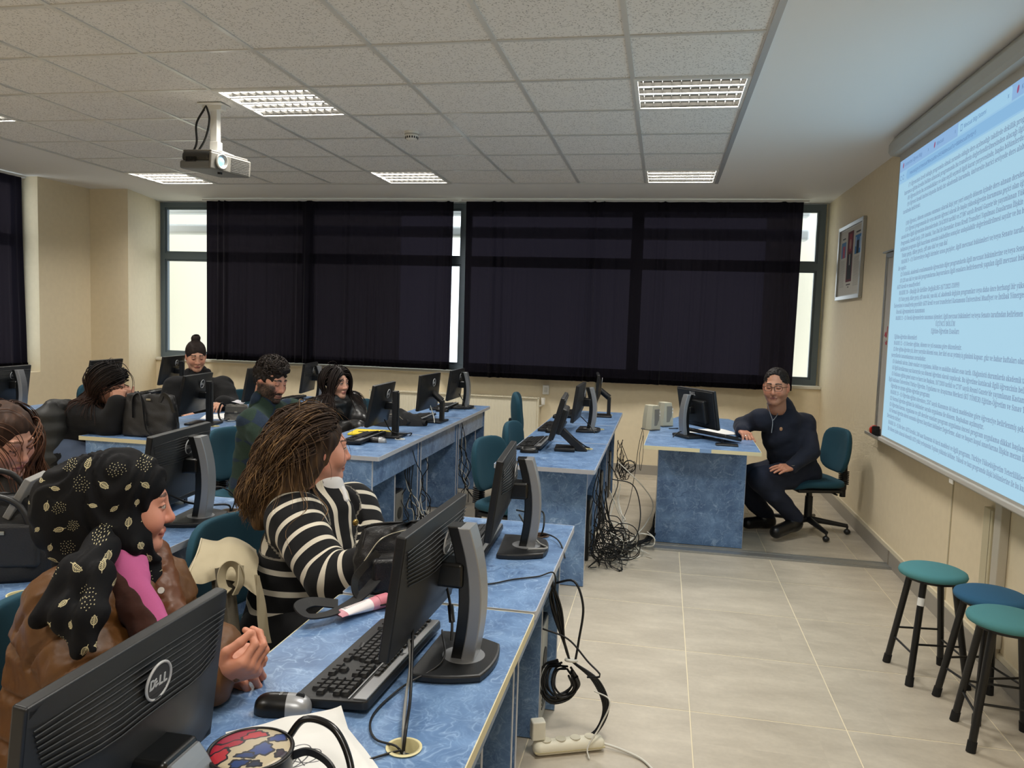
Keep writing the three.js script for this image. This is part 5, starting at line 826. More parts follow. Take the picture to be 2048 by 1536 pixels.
function surf(f, lo, hi, h, slack = 0.02) {              // naive surface nets, sampled only near the surface
  const nx = Math.ceil((hi.x - lo.x) / h) + 2, ny = Math.ceil((hi.y - lo.y) / h) + 2, nz = Math.ceil((hi.z - lo.z) / h) + 2, val = new Float32Array(nx * ny * nz), B = 5, R = B * h * 0.88 + slack;
  for (let k0 = 0; k0 < nz; k0 += B) for (let j0 = 0; j0 < ny; j0 += B) for (let i0 = 0; i0 < nx; i0 += B) {
    const c = f(lo.x + (i0 + B / 2 - 0.5) * h, lo.y + (j0 + B / 2 - 0.5) * h, lo.z + (k0 + B / 2 - 0.5) * h), far = Math.abs(c) > R;
    for (let k = k0; k < Math.min(nz, k0 + B); k++) for (let j = j0; j < Math.min(ny, j0 + B); j++) for (let i = i0; i < Math.min(nx, i0 + B); i++) val[(k * ny + j) * nx + i] = far ? c : f(lo.x + i * h, lo.y + j * h, lo.z + k * h);
  }
  const id = new Int32Array(nx * ny * nz).fill(-1), pos = [], idx = [], ss = [1, nx, nx * ny];
  const E = [[0, 1], [2, 3], [4, 5], [6, 7], [0, 2], [1, 3], [4, 6], [5, 7], [0, 4], [1, 5], [2, 6], [3, 7]], off = [0, 1, nx, nx + 1, nx * ny, nx * ny + 1, nx * ny + nx, nx * ny + nx + 1];
  for (let k = 0; k < nz - 1; k++) for (let j = 0; j < ny - 1; j++) for (let i = 0; i < nx - 1; i++) {
    const n = (k * ny + j) * nx + i; let m = 0; for (let c = 0; c < 8; c++) if (val[n + off[c]] < 0) m |= 1 << c;
    if (m === 0 || m === 255) continue;
    let x = 0, y = 0, z = 0, cnt = 0;
    for (const [a, b] of E) { if (((m >> a) & 1) === ((m >> b) & 1)) continue; const va = val[n + off[a]], vb = val[n + off[b]], t = va / (va - vb); x += mix(a & 1, b & 1, t); y += mix((a >> 1) & 1, (b >> 1) & 1, t); z += mix(a >> 2, b >> 2, t); cnt++; }
    id[n] = pos.length / 3; pos.push(lo.x + (i + x / cnt) * h, lo.y + (j + y / cnt) * h, lo.z + (k + z / cnt) * h);
  }
  for (let k = 1; k < nz - 1; k++) for (let j = 1; j < ny - 1; j++) for (let i = 1; i < nx - 1; i++) {
    const n = (k * ny + j) * nx + i, s = val[n] < 0;
    for (let a = 0; a < 3; a++) { if ((val[n + ss[a]] < 0) === s) continue; const u = ss[(a + 1) % 3], v = ss[(a + 2) % 3], p = [id[n], id[n - u], id[n - u - v], id[n - v]]; if (p.some((q) => q < 0)) continue; if (s) idx.push(p[0], p[1], p[2], p[0], p[2], p[3]); else idx.push(p[0], p[2], p[1], p[0], p[3], p[2]); }
  }
  const g = new THREE.BufferGeometry(); g.setAttribute('position', new THREE.Float32BufferAttribute(pos, 3)); g.setAttribute('uv', new THREE.Float32BufferAttribute(new Float32Array(pos.length / 3 * 2), 2)); g.setIndex(idx); g.computeVertexNormals(); return g;
}
function paint(g, fn) {                                  // fn(x, y, z) -> [r, g, b] sRGB 0..255
  const p = g.attributes.position, col = new Float32Array(p.count * 3), c = new THREE.Color(); for (let i = 0; i < p.count; i++) { const [r, gg, b] = fn(p.getX(i), p.getY(i), p.getZ(i)); c.setRGB(r / 255, gg / 255, b / 255, THREE.SRGBColorSpace); col[3 * i] = c.r; col[3 * i + 1] = c.g; col[3 * i + 2] = c.b; }
  g.setAttribute('color', new THREE.BufferAttribute(col, 3)); return g;
}
function setUV(g, fn) { const p = g.attributes.position, u = g.attributes.uv; for (let i = 0; i < p.count; i++) { const [a, b] = fn(p.getX(i), p.getY(i), p.getZ(i)); u.setXY(i, a, b); } return g; }
const skinMat = new THREE.MeshPhysicalMaterial({ vertexColors: true, roughness: 0.5, sheen: 0.15, sheenColor: C(0xffc8b0), sheenRoughness: 0.5 });
const hairMat = new THREE.MeshPhysicalMaterial({ vertexColors: true, roughness: 0.62, specularIntensity: 0.5 });
const cloth = (c, r = 0.85, o = {}) => phys(c, r, { sheen: 0.2, sheenColor: C(0x888890), sheenRoughness: 0.7, ...o });
// ---- head: local axes, +z the way the face looks, 0.23 m tall
function headPrims(o) {
  const w = o.w || 1, P = [ell(V(0, 0.03, -0.015), 0.075 * w, 0.086, 0.094, 0.03), ell(V(0, -0.03, 0.018), 0.061 * w, 0.084, 0.068, 0.03)];
  for (const s of [-1, 1]) P.push(cone(V(s * 0.047 * w, -0.055, 0.0), V(s * 0.014, -0.099, 0.058), 0.024, 0.019, 0.03), ball(V(s * 0.037 * w, -0.03, 0.055), 0.026, 0.03), ell(V(s * 0.075 * w, -0.01, -0.01), 0.011, 0.031, 0.019, 0.008));
  P.push(ball(V(0, -0.1, 0.064), 0.018, 0.02), cone(V(-0.034, 0.021, 0.077), V(0.034, 0.021, 0.077), o.male ? 0.0125 : 0.0105, undefined, 0.02));
  for (const s of [-1, 1]) P.push(cut(ball(V(s * 0.031, 0.001, 0.1), 0.0185, 0.016)), ball(V(s * 0.031, 0.0, 0.0755), 0.0135, 0.004));
  P.push(cone(V(0, 0.012, 0.084), V(0, -0.034, 0.1), 0.0075, 0.0105, 0.012), ball(V(0, -0.036, 0.1005), 0.0105, 0.01)); for (const s of [-1, 1]) P.push(ball(V(s * 0.011, -0.039, 0.091), 0.0075, 0.008));
  P.push(cone(V(-0.017, -0.066, 0.0815), V(0.017, -0.066, 0.0815), 0.0062, 0.0062, 0.006), ball(V(0, -0.065, 0.087), 0.006, 0.012), cone(V(-0.014, -0.0755, 0.0815), V(0.014, -0.0755, 0.0815), 0.0072, 0.0072, 0.006));
  if (o.smile) for (const s of [-1, 1]) P.push(ball(V(s * 0.042, -0.04, 0.06), 0.02, 0.02));
  return P;
}
function headPaint(o) {
  const sk = o.skin, hair = o.brow || [40, 28, 22];
  return (x, y, z) => {
    let c = sk.slice(); const ax = Math.abs(x), n = n3(x * 60, y * 60, z * 60) * 4; c = [c[0] + n, c[1] + n, c[2] + n];
    if (z > 0.02) { const ck = Math.exp(-(Math.pow((ax - 0.04) / 0.022, 2) + Math.pow((y + 0.032) / 0.022, 2))), nz = Math.exp(-(Math.pow(x / 0.013, 2) + Math.pow((y + 0.036) / 0.014, 2))); c = mixc(c, [sk[0] * 0.98, sk[1] * 0.8, sk[2] * 0.78], 0.45 * ck + 0.4 * nz); }
    if (ax > 0.062) c = mixc(c, [sk[0], sk[1] * 0.82, sk[2] * 0.8], 0.5 * sstep(0.068, 0.078, ax));
    if (z > 0.05) {
      const ly = Math.abs(y + 0.0705 - 0.0015 * Math.cos(x * 120)), lip = ly < 0.0105 - ax * 0.32 && ax < 0.024; if (lip) { c = mixc(c, o.lip || [176, 96, 92], 0.8); if (Math.abs(y + 0.071) < 0.0016) c = mixc(c, [90, 45, 42], 0.7); }
      const by = y - 0.026 - 0.004 * Math.cos((ax - 0.03) * 70) + (o.male ? 0.002 : 0), bw = o.male ? 0.0055 : 0.0042; if (Math.abs(by) < bw * (1.1 - (ax - 0.012) * 16 * 0.9) && ax > 0.011 && ax < 0.05) c = mixc(c, hair, 0.85);
      const ex = (ax - 0.031) / 0.0138, ey = (y - 0.0005 + 0.001 * ex * ex) / (o.closed ? 0.0022 : 0.0049);
      if (o.closed) { const yy = y + 0.004 - 0.003 * ex * ex; if (Math.abs(ex) < 1 && Math.abs(yy) < 0.0024) c = mixc(c, [38, 24, 20], 0.9); else if (Math.abs(ex) < 1.1 && yy > 0 && yy < 0.014) c = mixc(c, [sk[0] * 0.86, sk[1] * 0.78, sk[2] * 0.76], 0.5); }
      else if (ex * ex + ey * ey < 1) { const gx = ax - 0.031 - (o.gaze || 0) * Math.sign(x), r = Math.hypot(gx, y); c = r < 0.0024 ? [12, 9, 8] : r < 0.0062 ? (o.iris || [52, 34, 24]) : [196, 184, 174]; } else if (ex * ex + ey * ey < 1.7 && y > 0.0) c = mixc(c, [46, 28, 24], 0.75);
    }
    if (o.beard) { const jaw = sstep(-0.03, -0.05, y) , side = sstep(0.036, 0.052, ax) * sstep(0.008, -0.018, y) * (z > -0.03 ? 1 : 0), mus = Math.abs(y + 0.055) < 0.0065 && ax < 0.03 && z > 0.06 ? 1 : 0, lip = z > 0.06 && ax < 0.026 && y < -0.06 && y > -0.082 ? 0.75 : 0, front = z > -0.035 ? 1 : 0; let b = Math.max((jaw - lip) * front, side, mus) * (ax < 0.03 && y > -0.052 && !mus ? 0 : 1); b *= o.beard * (0.85 + 0.3 * n3(x * 220, y * 220, z * 220)); c = mixc(c, o.beardCol || hair, clamp(b, 0, 1)); }
    if (o.stubble && y < -0.03 && z > -0.02) c = mixc(c, [c[0] * 0.72, c[1] * 0.7, c[2] * 0.7], o.stubble * sstep(-0.035, -0.06, y));
    return c;
  };
}
const headM = (pos, yaw, pitch, roll, s = 1) => new THREE.Matrix4().compose(pos, new THREE.Quaternion().setFromEuler(new THREE.Euler(pitch, yaw, roll, 'YXZ')), V(s, s, s));
// ---- hands: wrist, direction of the fingers, normal of the back of the hand
function handPrims(w, dir, back, side, o = {}) {
  dir = dir.clone().normalize(); const nb = back.clone().addScaledVector(dir, -back.dot(dir)).normalize(), lat = V(0, 0, 0).crossVectors(dir, nb).multiplyScalar(side), s = o.s || 1, P = [];
  const at = (f, l, n) => w.clone().addScaledVector(dir, f * s).addScaledVector(lat, l * s).addScaledVector(nb, n * s);
  for (let i = 0; i < 4; i++) { const l = -0.03 + i * 0.0205; P.push(cone(at(0.012, l * 0.62, 0), at(0.086 - Math.abs(i - 1.3) * 0.004, l, 0.002), 0.0145 * s, 0.0118 * s, 0.016)); }
  const cu = o.curl || [0.4, 0.5, 0.6], L = [[0.03, 0.022, 0.018], [0.043, 0.027, 0.02], [0.047, 0.03, 0.021], [0.042, 0.026, 0.02]];
  for (let i = 0; i < 4; i++) {                        // i = 0 little finger ... 3 index
    let a = (o.spread || 0.05) * (i - 1.5), p = at(0.086 - Math.abs(i - 1.7) * 0.005, -0.03 + i * 0.0205, 0.002), ang = 0, kk = o.each ? o.each[i] : 1;
    for (let j = 0; j < 3; j++) { ang += cu[j] * kk; const d = dir.clone().multiplyScalar(Math.cos(ang)).addScaledVector(nb, -Math.sin(ang)).addScaledVector(lat, a * Math.cos(ang)).normalize(), q = p.clone().addScaledVector(d, L[i][j] * s); P.push(cone(p, q, [0.0093, 0.0084, 0.0076][j] * s, [0.0084, 0.0076, 0.0066][j] * s, j ? 0.004 : 0.008)); p = q; }
  }
  const t0 = at(0.025, 0.03, -0.006), ta = o.thumb || [0.6, 0.5, -0.35]; let d1 = dir.clone().multiplyScalar(ta[0]).addScaledVector(lat, ta[1]).addScaledVector(nb, ta[2]).normalize(), t1 = t0.clone().addScaledVector(d1, 0.036 * s), d2 = d1.clone().addScaledVector(dir, 0.5).addScaledVector(lat, -0.35).normalize(), t2 = t1.clone().addScaledVector(d2, 0.032 * s), t3 = t2.clone().addScaledVector(d2.addScaledVector(nb, -0.2).normalize(), 0.025 * s);
  P.push(cone(at(0.012, 0.014, -0.002), t1, 0.016 * s, 0.0115 * s, 0.014), cone(t1, t2, 0.0108 * s, 0.0096 * s, 0.005), cone(t2, t3, 0.0096 * s, 0.0078 * s, 0.004));
  return P;
}
// ---- hair: locks that run over the head and fall, kept outside the body
function locks(list) {                                    // [{pts, r0, col(t)}] -> one geometry of flattened tubes
  const pos = [], col = [], idx = [], c = new THREE.Color(), S = 4;
  for (const { pts, r, col: cf, flat = 0.5, n0 } of list) {
    const base = pos.length / 3, n = pts.length;
    for (let i = 0; i < n; i++) {
      const t = i / (n - 1), d = pts[Math.min(n - 1, i + 1)].clone().sub(pts[Math.max(0, i - 1)]).normalize(), u = n0.clone().addScaledVector(d, -n0.dot(d)).normalize(), s = V(0, 0, 0).crossVectors(d, u), R = r * (t < 0.1 ? 0.6 + 4 * t : 1) * (1 - 0.75 * Math.pow(t, 3)), q = cf(t); c.setRGB(q[0] / 255, q[1] / 255, q[2] / 255, THREE.SRGBColorSpace);
      for (let k = 0; k < S; k++) { const a = k / S * 6.2832; pos.push(pts[i].x + R * (Math.cos(a) * s.x + flat * Math.sin(a) * u.x), pts[i].y + R * (Math.cos(a) * s.y + flat * Math.sin(a) * u.y), pts[i].z + R * (Math.cos(a) * s.z + flat * Math.sin(a) * u.z)); col.push(c.r, c.g, c.b); }
      if (i) for (let k = 0; k < S; k++) { const a = base + (i - 1) * S + k, b = base + (i - 1) * S + (k + 1) % S, e = a + S, f = b + S; idx.push(a, e, b, b, e, f); }
    }
  }
  const g = new THREE.BufferGeometry(); g.setAttribute('position', new THREE.Float32BufferAttribute(pos, 3)); g.setAttribute('color', new THREE.Float32BufferAttribute(col, 3)); g.setAttribute('uv', new THREE.Float32BufferAttribute(new Float32Array(pos.length / 3 * 2), 2)); g.setIndex(idx); g.computeVertexNormals(); return g;
}
function growHair(M, solid, o) {                          // o: n, len, r, root(i) -> dir, comb(dir) -> dir, col(i, t, q), off
  const out = [], R = new THREE.Matrix3().setFromMatrix4(M), G = V(0, -1, 0), cen = V(0, 0.03, -0.012), e = 0.006, ds = o.ds || 0.02;
  const dirW = (d) => d.clone().applyMatrix3(R).normalize(), grad = (p, d) => V(solid(p.x + e, p.y, p.z) - d, solid(p.x, p.y + e, p.z) - d, solid(p.x, p.y, p.z + e) - d).normalize();
  for (let i = 0; i < o.n; i++) {
    const d = o.root(i); if (!d) continue; d.normalize();
    const wd = dirW(d), v = dirW(o.comb(d)); v.addScaledVector(wd, -v.dot(wd)).normalize();
    let p = V(cen.x + d.x * 0.078, cen.y + d.y * 0.089, cen.z + d.z * 0.097).applyMatrix4(M); const pts = [p.clone()], L = o.len * (0.7 + 0.4 * rnd()), off = (o.off || 0.012) * (0.35 + 0.9 * rnd()), wav = o.wave || 0, ph = n3(d.x * 5 + 9, d.y * 5, d.z * 5) * 9 + rnd() * 0.8, fr = o.freq || 26, lat = V(0, 0, 0).crossVectors(wd, G).normalize();
    for (let s = 0; s < L; s += ds) {
      v.lerp(G, o.grav || 0.16); if (o.pull) v.addScaledVector(o.pull, (o.pullK || 0.05) * Math.max(0, 1 - s / 0.3)); v.normalize();
      let dd = solid(p.x, p.y, p.z); if (dd < off + 0.03) { const g = grad(p, dd), vn = v.dot(g); if (vn < 0) v.addScaledVector(g, -vn); else v.addScaledVector(g, -0.8 * vn); v.normalize(); }
      p = p.clone().addScaledVector(v, ds).addScaledVector(lat, wav * Math.cos(s * fr + ph) * ds);
      dd = solid(p.x, p.y, p.z); if (dd < off) p.addScaledVector(grad(p, dd), Math.min(off - dd, 0.03));
      pts.push(p);
    }
    if (pts.length < 3) continue;
    out.push({ pts, r: (o.r || 0.007) * (0.7 + 0.6 * rnd()), col: ((a, b) => (t) => o.col(a, t, b))(i, 0.6 * rnd() + 0.4 * (0.5 + 0.5 * n3(d.x * 9, d.y * 9 + 4, d.z * 9))), n0: wd, flat: o.flat || 0.5 });
  }
  return locks(out);
}
// ---- a person: joints in the room, clothing as further surfaces
function bodyPrims(j, b = {}) {
  const k = b.k || 1, P = [], m = (a, c, t) => a.clone().lerp(c, t), hips = m(j.hipL, j.hipR, 0.5), sh = m(j.shL, j.shR, 0.5), waist = m(hips, sh, 0.4), ch = m(hips, sh, 0.72), lat = j.shR.clone().sub(j.shL).normalize();
  P.push(cone(j.hipL, j.hipR, 0.1 * k * (b.hip || 1), undefined, 0.06), cone(hips, waist, 0.115 * k * (b.belly || 1), 0.11 * k * (b.belly || 1), 0.07));
  for (const s of [-1, 1]) P.push(cone(waist.clone().addScaledVector(lat, s * 0.045 * k), ch.clone().addScaledVector(lat, s * 0.07 * k), 0.095 * k * (b.belly || 1), 0.1 * k * (b.chest || 1), 0.06));
  P.push(cone(m(j.shL, j.shR, 0.12), m(j.shL, j.shR, 0.88), 0.058 * k, undefined, 0.06), cone(sh, j.neck, 0.075 * k, 0.05 * k, 0.05));
  if (b.bust) for (const s of [-1, 1]) P.push(ball(ch.clone().addScaledVector(lat, s * 0.075).addScaledVector(b.front, 0.085 * b.bust), 0.062 * b.bust, 0.05));
  return P;
}
const armPrims = (s, e, w, k = 1) => [cone(s, e, 0.056 * k, 0.044 * k, 0.035), cone(e, w, 0.043 * k, 0.029 * k, 0.025)];
const legPrims = (h, n, a, k = 1) => [cone(h, n, 0.092 * k, 0.062 * k, 0.04), cone(n, a, 0.06 * k, 0.042 * k, 0.03)];
function footPrims(a, toe) { const heel = a.clone().add(V(0, -0.045, 0)); const d = toe.clone().sub(a).setY(0).normalize(); return [cone(a, heel, 0.042, 0.038, 0.03), cone(heel.clone().addScaledVector(d, -0.03), toe, 0.036, 0.032, 0.03)]; }
const folds = (amp, fx, fy, s = 0) => (x, y, z) => amp * (n3(x * fx + s, y * fy, z * fx) + 0.5 * n3(x * fx * 2.1, y * fy * 2.1 + s, z * fx * 2.1));
function garment(prims, grow, h, o = {}) {
  const f0 = field([...prims, ...(o.cuts || [])], grow), nz = o.folds, f = nz || o.clip ? (x, y, z) => { let d = f0(x, y, z); if (d < 0.06 && d > -0.06 && nz) d += nz(x, y, z); if (o.clip) d = Math.max(d, o.clip(x, y, z)); return d; } : f0;
  const [lo, hi] = bounds(prims, grow + 0.02 + h); return surf(f, lo, hi, h, o.slack || 0.03);
}
function person(label, at, o) {
  const g = thing('person', label, 'person', [at.x, 0, at.z]), T = new THREE.Matrix4().makeTranslation(-at.x, 0, -at.z);
  g.add2 = (name, geo, mat) => mesh(name, geo.applyMatrix4(T), mat, g);
  const geos = [];
  const [lo, hi] = [V(-0.11, -0.2, -0.13), V(0.11, 0.14, 0.13)], hp = headPrims(o.head); hp.push(cone(V(0, -0.06, -0.025), V(0, -0.15, -0.035), 0.052 * (o.head.neck || 1), 0.055 * (o.head.neck || 1), 0.03));
  geos.push(paint(surf(field(hp), lo, hi, o.head.h || 0.004, 0.012), headPaint(o.head)).applyMatrix4(o.M));
  for (const hp2 of o.hands || []) { const [l, h2] = bounds(hp2, 0.012); geos.push(paint(surf(field(hp2), l, h2, o.handH || 0.004, 0.012), (x, y, z) => { const n = n3(x * 40, y * 40, z * 40) * 6, k = o.handTone || o.head.skin; return [k[0] + n, k[1] + n * 0.8, k[2] + n * 0.8]; })); }
  const [bl, bh] = bounds(o.body, 0.03); geos.push(paint(surf(field(o.body, -0.012), bl, bh, 0.022, 0.03), () => o.head.skin));
  g.add2('body', merge(geos), skinMat);
  return g;
}
const inM = (M, prims) => { const s = new THREE.Vector3().setFromMatrixScale(M).x, q = new THREE.Quaternion().setFromRotationMatrix(M.clone().scale(V(1 / s, 1 / s, 1 / s))); return prims.map((p) => { const a = V(p.ax, p.ay, p.az).applyMatrix4(M); if (p.t === 1) return { ...p, ax: a.x, ay: a.y, az: a.z, rx: p.rx * s, ry: p.ry * s, rz: p.rz * s, q: (p.q ? q.clone().multiply(p.q.clone().invert()) : q.clone()).invert() }; const b = V(p.ax + p.bx, p.ay + p.by, p.az + p.bz).applyMatrix4(M); return { ...cone(a, b, p.ra * s, p.rb * s, p.k), sub: p.sub }; }); };
const hairCap = (M, h, col, o = {}) => { const P = [ell(V(0, 0.035, -0.02), 0.083, 0.095, 0.1, 0.02), ...(o.extra || []), cut(ell(V(0, o.fy ?? -0.035, 0.1), 0.062, o.fh ?? 0.09, 0.07, 0.012)), cut(ball(V(0, -0.13, 0.02), 0.085, 0.02))]; const nz = o.bump || 0, f0 = field(P), f = nz ? (x, y, z) => { const d = f0(x, y, z); return d < 0.04 ? d + nz * n3(x * (o.freq || 70), y * (o.freq || 70), z * (o.freq || 70)) : d; } : f0; return paint(surf(f, V(-0.13, -0.12, -0.16), V(0.13, 0.17, 0.13), h, 0.025), (x, y, z) => col(x, y, z)).applyMatrix4(M); };
const mid = (a, b, t = 0.5) => a.clone().lerp(b, t);
// ---------------------------------------------------------------- the teacher
{
  const j = { neck: J(1567, 818, 5.86), shR: J(1521, 838, 5.8), shL: J(1611, 846, 5.92), elR: J(1484, 852, 5.98), wrR: J(1483, 862, 5.78), elL: J(1621, 903, 5.76), wrL: J(1584, 934, 5.67), hipL: J(1607, 948, 5.98), hipR: J(1575, 940, 6.12), knL: J(1519, 958, 5.74), anL: J(1588, 1036, 5.86), toeL: J(1552, 1064, 5.74), knR: J(1478, 958, 6.02), anR: J(1533, 1032, 6.12), toeR: J(1496, 1046, 6.08) };
  const front = V(-0.5, 0, 0.86), M = headM(J(1552, 773, 5.72), -0.32, 0.06, 0.03, 1.07), body = [...bodyPrims(j, { belly: 1.16, chest: 1.1, hip: 1.05 }), ...armPrims(j.shR, j.elR, j.wrR), ...armPrims(j.shL, j.elL, j.wrL), ...legPrims(j.hipL, j.knL, j.anL, 0.9), ...legPrims(j.hipR, j.knR, j.anR, 0.9)];
  const hr = handPrims(j.wrR, J(1497, 872, 5.66).sub(j.wrR), V(0.1, 1, 0.2), -1, { curl: [0.5, 0.6, 0.5], s: 1.05 }), hl = handPrims(j.wrL, J(1553, 938, 5.6).sub(j.wrL), V(0, 0.9, 0.5), 1, { curl: [0.12, 0.18, 0.15], s: 1.05 });
  const g = person('seated man in navy zip sweater and glasses resting an arm on teacher desk', j.hipL, { head: { skin: [196, 142, 114], male: true, h: 0.0032, stubble: 0.5, brow: [40, 30, 26], lip: [158, 96, 86], iris: [40, 28, 22], smile: true, w: 1.06, neck: 1.15, closed: true }, M, body, hands: [hr, hl], handTone: [198, 138, 110] });
  const top = [...bodyPrims(j, { belly: 1.2, chest: 1.12, hip: 1.05 }), ...armPrims(j.shR, j.elR, j.wrR, 1.05), ...armPrims(j.shL, j.elL, j.wrL, 1.05), cone(j.neck.clone().add(V(0, -0.05, 0)), j.neck.clone().add(V(-0.025, 0.02, 0.04)), 0.075, 0.064, 0.04)];
  const navy = cloth(0x131a2b, 0.9);
  const hipY = mid(j.hipL, j.hipR).y; const throat = j.neck.clone().addScaledVector(front, 0.085).add(V(0, 0.0, 0));
  g.add2('sweater', garment(top, 0.018, 0.009, { folds: folds(0.007, 11, 16), clip: (x, y, z) => hipY - 0.07 - y, cuts: [cut(cone(throat.clone().add(V(0, 0.09, 0.0)), throat.clone().add(V(0, -0.02, 0.02)), 0.05, 0.012, 0.01))] }), navy);
  g.add2('shirt', garment([cone(j.neck.clone().add(V(0.0, -0.07, 0)), j.neck.clone().add(V(0, 0.02, 0)), 0.066, 0.058, 0.02)], 0.003, 0.006), cloth(0x0c0d12, 0.8));
  g.add2('trousers', garment([cone(j.hipL, j.hipR, 0.105, undefined, 0.06), ...legPrims(j.hipL, j.knL, j.anL, 1.12), ...legPrims(j.hipR, j.knR, j.anR, 1.12)], 0.016, 0.009, { folds: folds(0.01, 8, 13, 4) }), cloth(0x141c30, 0.85));
  for (const [a, t] of [[j.anL, j.toeL], [j.anR, j.toeR]]) g.add2('shoe', garment(footPrims(a, t), 0.014, 0.006, { clip: (x, y, z) => 0.006 - y }), phys(0x0d0d0e, 0.35));
  g.add2('hair', hairCap(M, 0.0035, (x, y, z) => { const n = n3(x * 160, y * 160, z * 160) * 10; return [30 + n, 25 + n, 23 + n]; }, { bump: 0.004, freq: 130, fy: 0.0, fh: 0.112 }), hairMat);
  // glasses
  const rim = (s) => { const p = []; for (let i = 0; i < 16; i++) { const a = i / 16 * 6.2832; p.push(V(s * 0.033 + 0.026 * Math.sign(Math.cos(a)) * Math.pow(Math.abs(Math.cos(a)), 0.6), -0.003 + 0.017 * Math.sign(Math.sin(a)) * Math.pow(Math.abs(Math.sin(a)), 0.7), 0.1 - 0.006 * Math.abs(Math.cos(a) * (Math.cos(a) * s > 0 ? 1 : 0)))); } return tube(p, 0.0018, 48, 6, true); };
  g.add2('glasses', merge([rim(-1), rim(1), tube([[-0.008, 0.003, 0.1], [0, 0.006, 0.101], [0.008, 0.003, 0.1]], 0.0017, 10, 5), tube([[0.058, 0.004, 0.096], [0.078, 0.004, 0.06], [0.084, 0.0, -0.005]], 0.0018, 14, 5), tube([[-0.058, 0.004, 0.096], [-0.078, 0.004, 0.06], [-0.084, 0.0, -0.005]], 0.0018, 14, 5)]).applyMatrix4(M), phys(0x1c1210, 0.25));
  g.add2('zip', merge([tube([J(1534, 806, 5.745), J(1540, 826, 5.715), J(1545, 842, 5.69), J(1543, 866, 5.665)], 0.0032, 24, 5), tube([J(1562, 812, 5.75), J(1553, 832, 5.71), J(1545, 842, 5.69)], 0.0032, 18, 5)]), phys(0x7d8288, 0.3, { metalness: 0.7 }));
  g.add2('badge', new THREE.SphereGeometry(0.011, 12, 8).scale(1, 1.3, 0.4).translate(...J(1562, 858, 5.615).toArray()), std(0xa07a5a, 0.7));
  const wd = J(1553, 938, 5.6).sub(j.wrL).normalize(); g.add2('watch', merge([new THREE.CylinderGeometry(0.034, 0.034, 0.022, 24, 1, true).applyQuaternion(new THREE.Quaternion().setFromUnitVectors(V(0, 1, 0), wd)).translate(...j.wrL.clone().addScaledVector(wd, -0.004).toArray()), new THREE.CylinderGeometry(0.019, 0.019, 0.01, 20).rotateX(0.6).translate(...j.wrL.clone().add(V(0, 0.024, 0.026)).toArray())]), phys(0x9a9a98, 0.25, { metalness: 0.9, side: THREE.DoubleSide }));
  g.add2('ring', new THREE.TorusGeometry(0.0105, 0.0028, 8, 18).applyQuaternion(new THREE.Quaternion().setFromUnitVectors(V(0, 0, 1), J(1497, 872, 5.66).sub(j.wrR).normalize())).translate(...hr.filter((p) => p.t === 0).slice(7, 8).map((p) => [p.ax + p.bx * 0.6, p.ay + p.by * 0.6, p.az + p.bz * 0.6])[0]), phys(0xd8d4c8, 0.2, { metalness: 0.9 }));
}
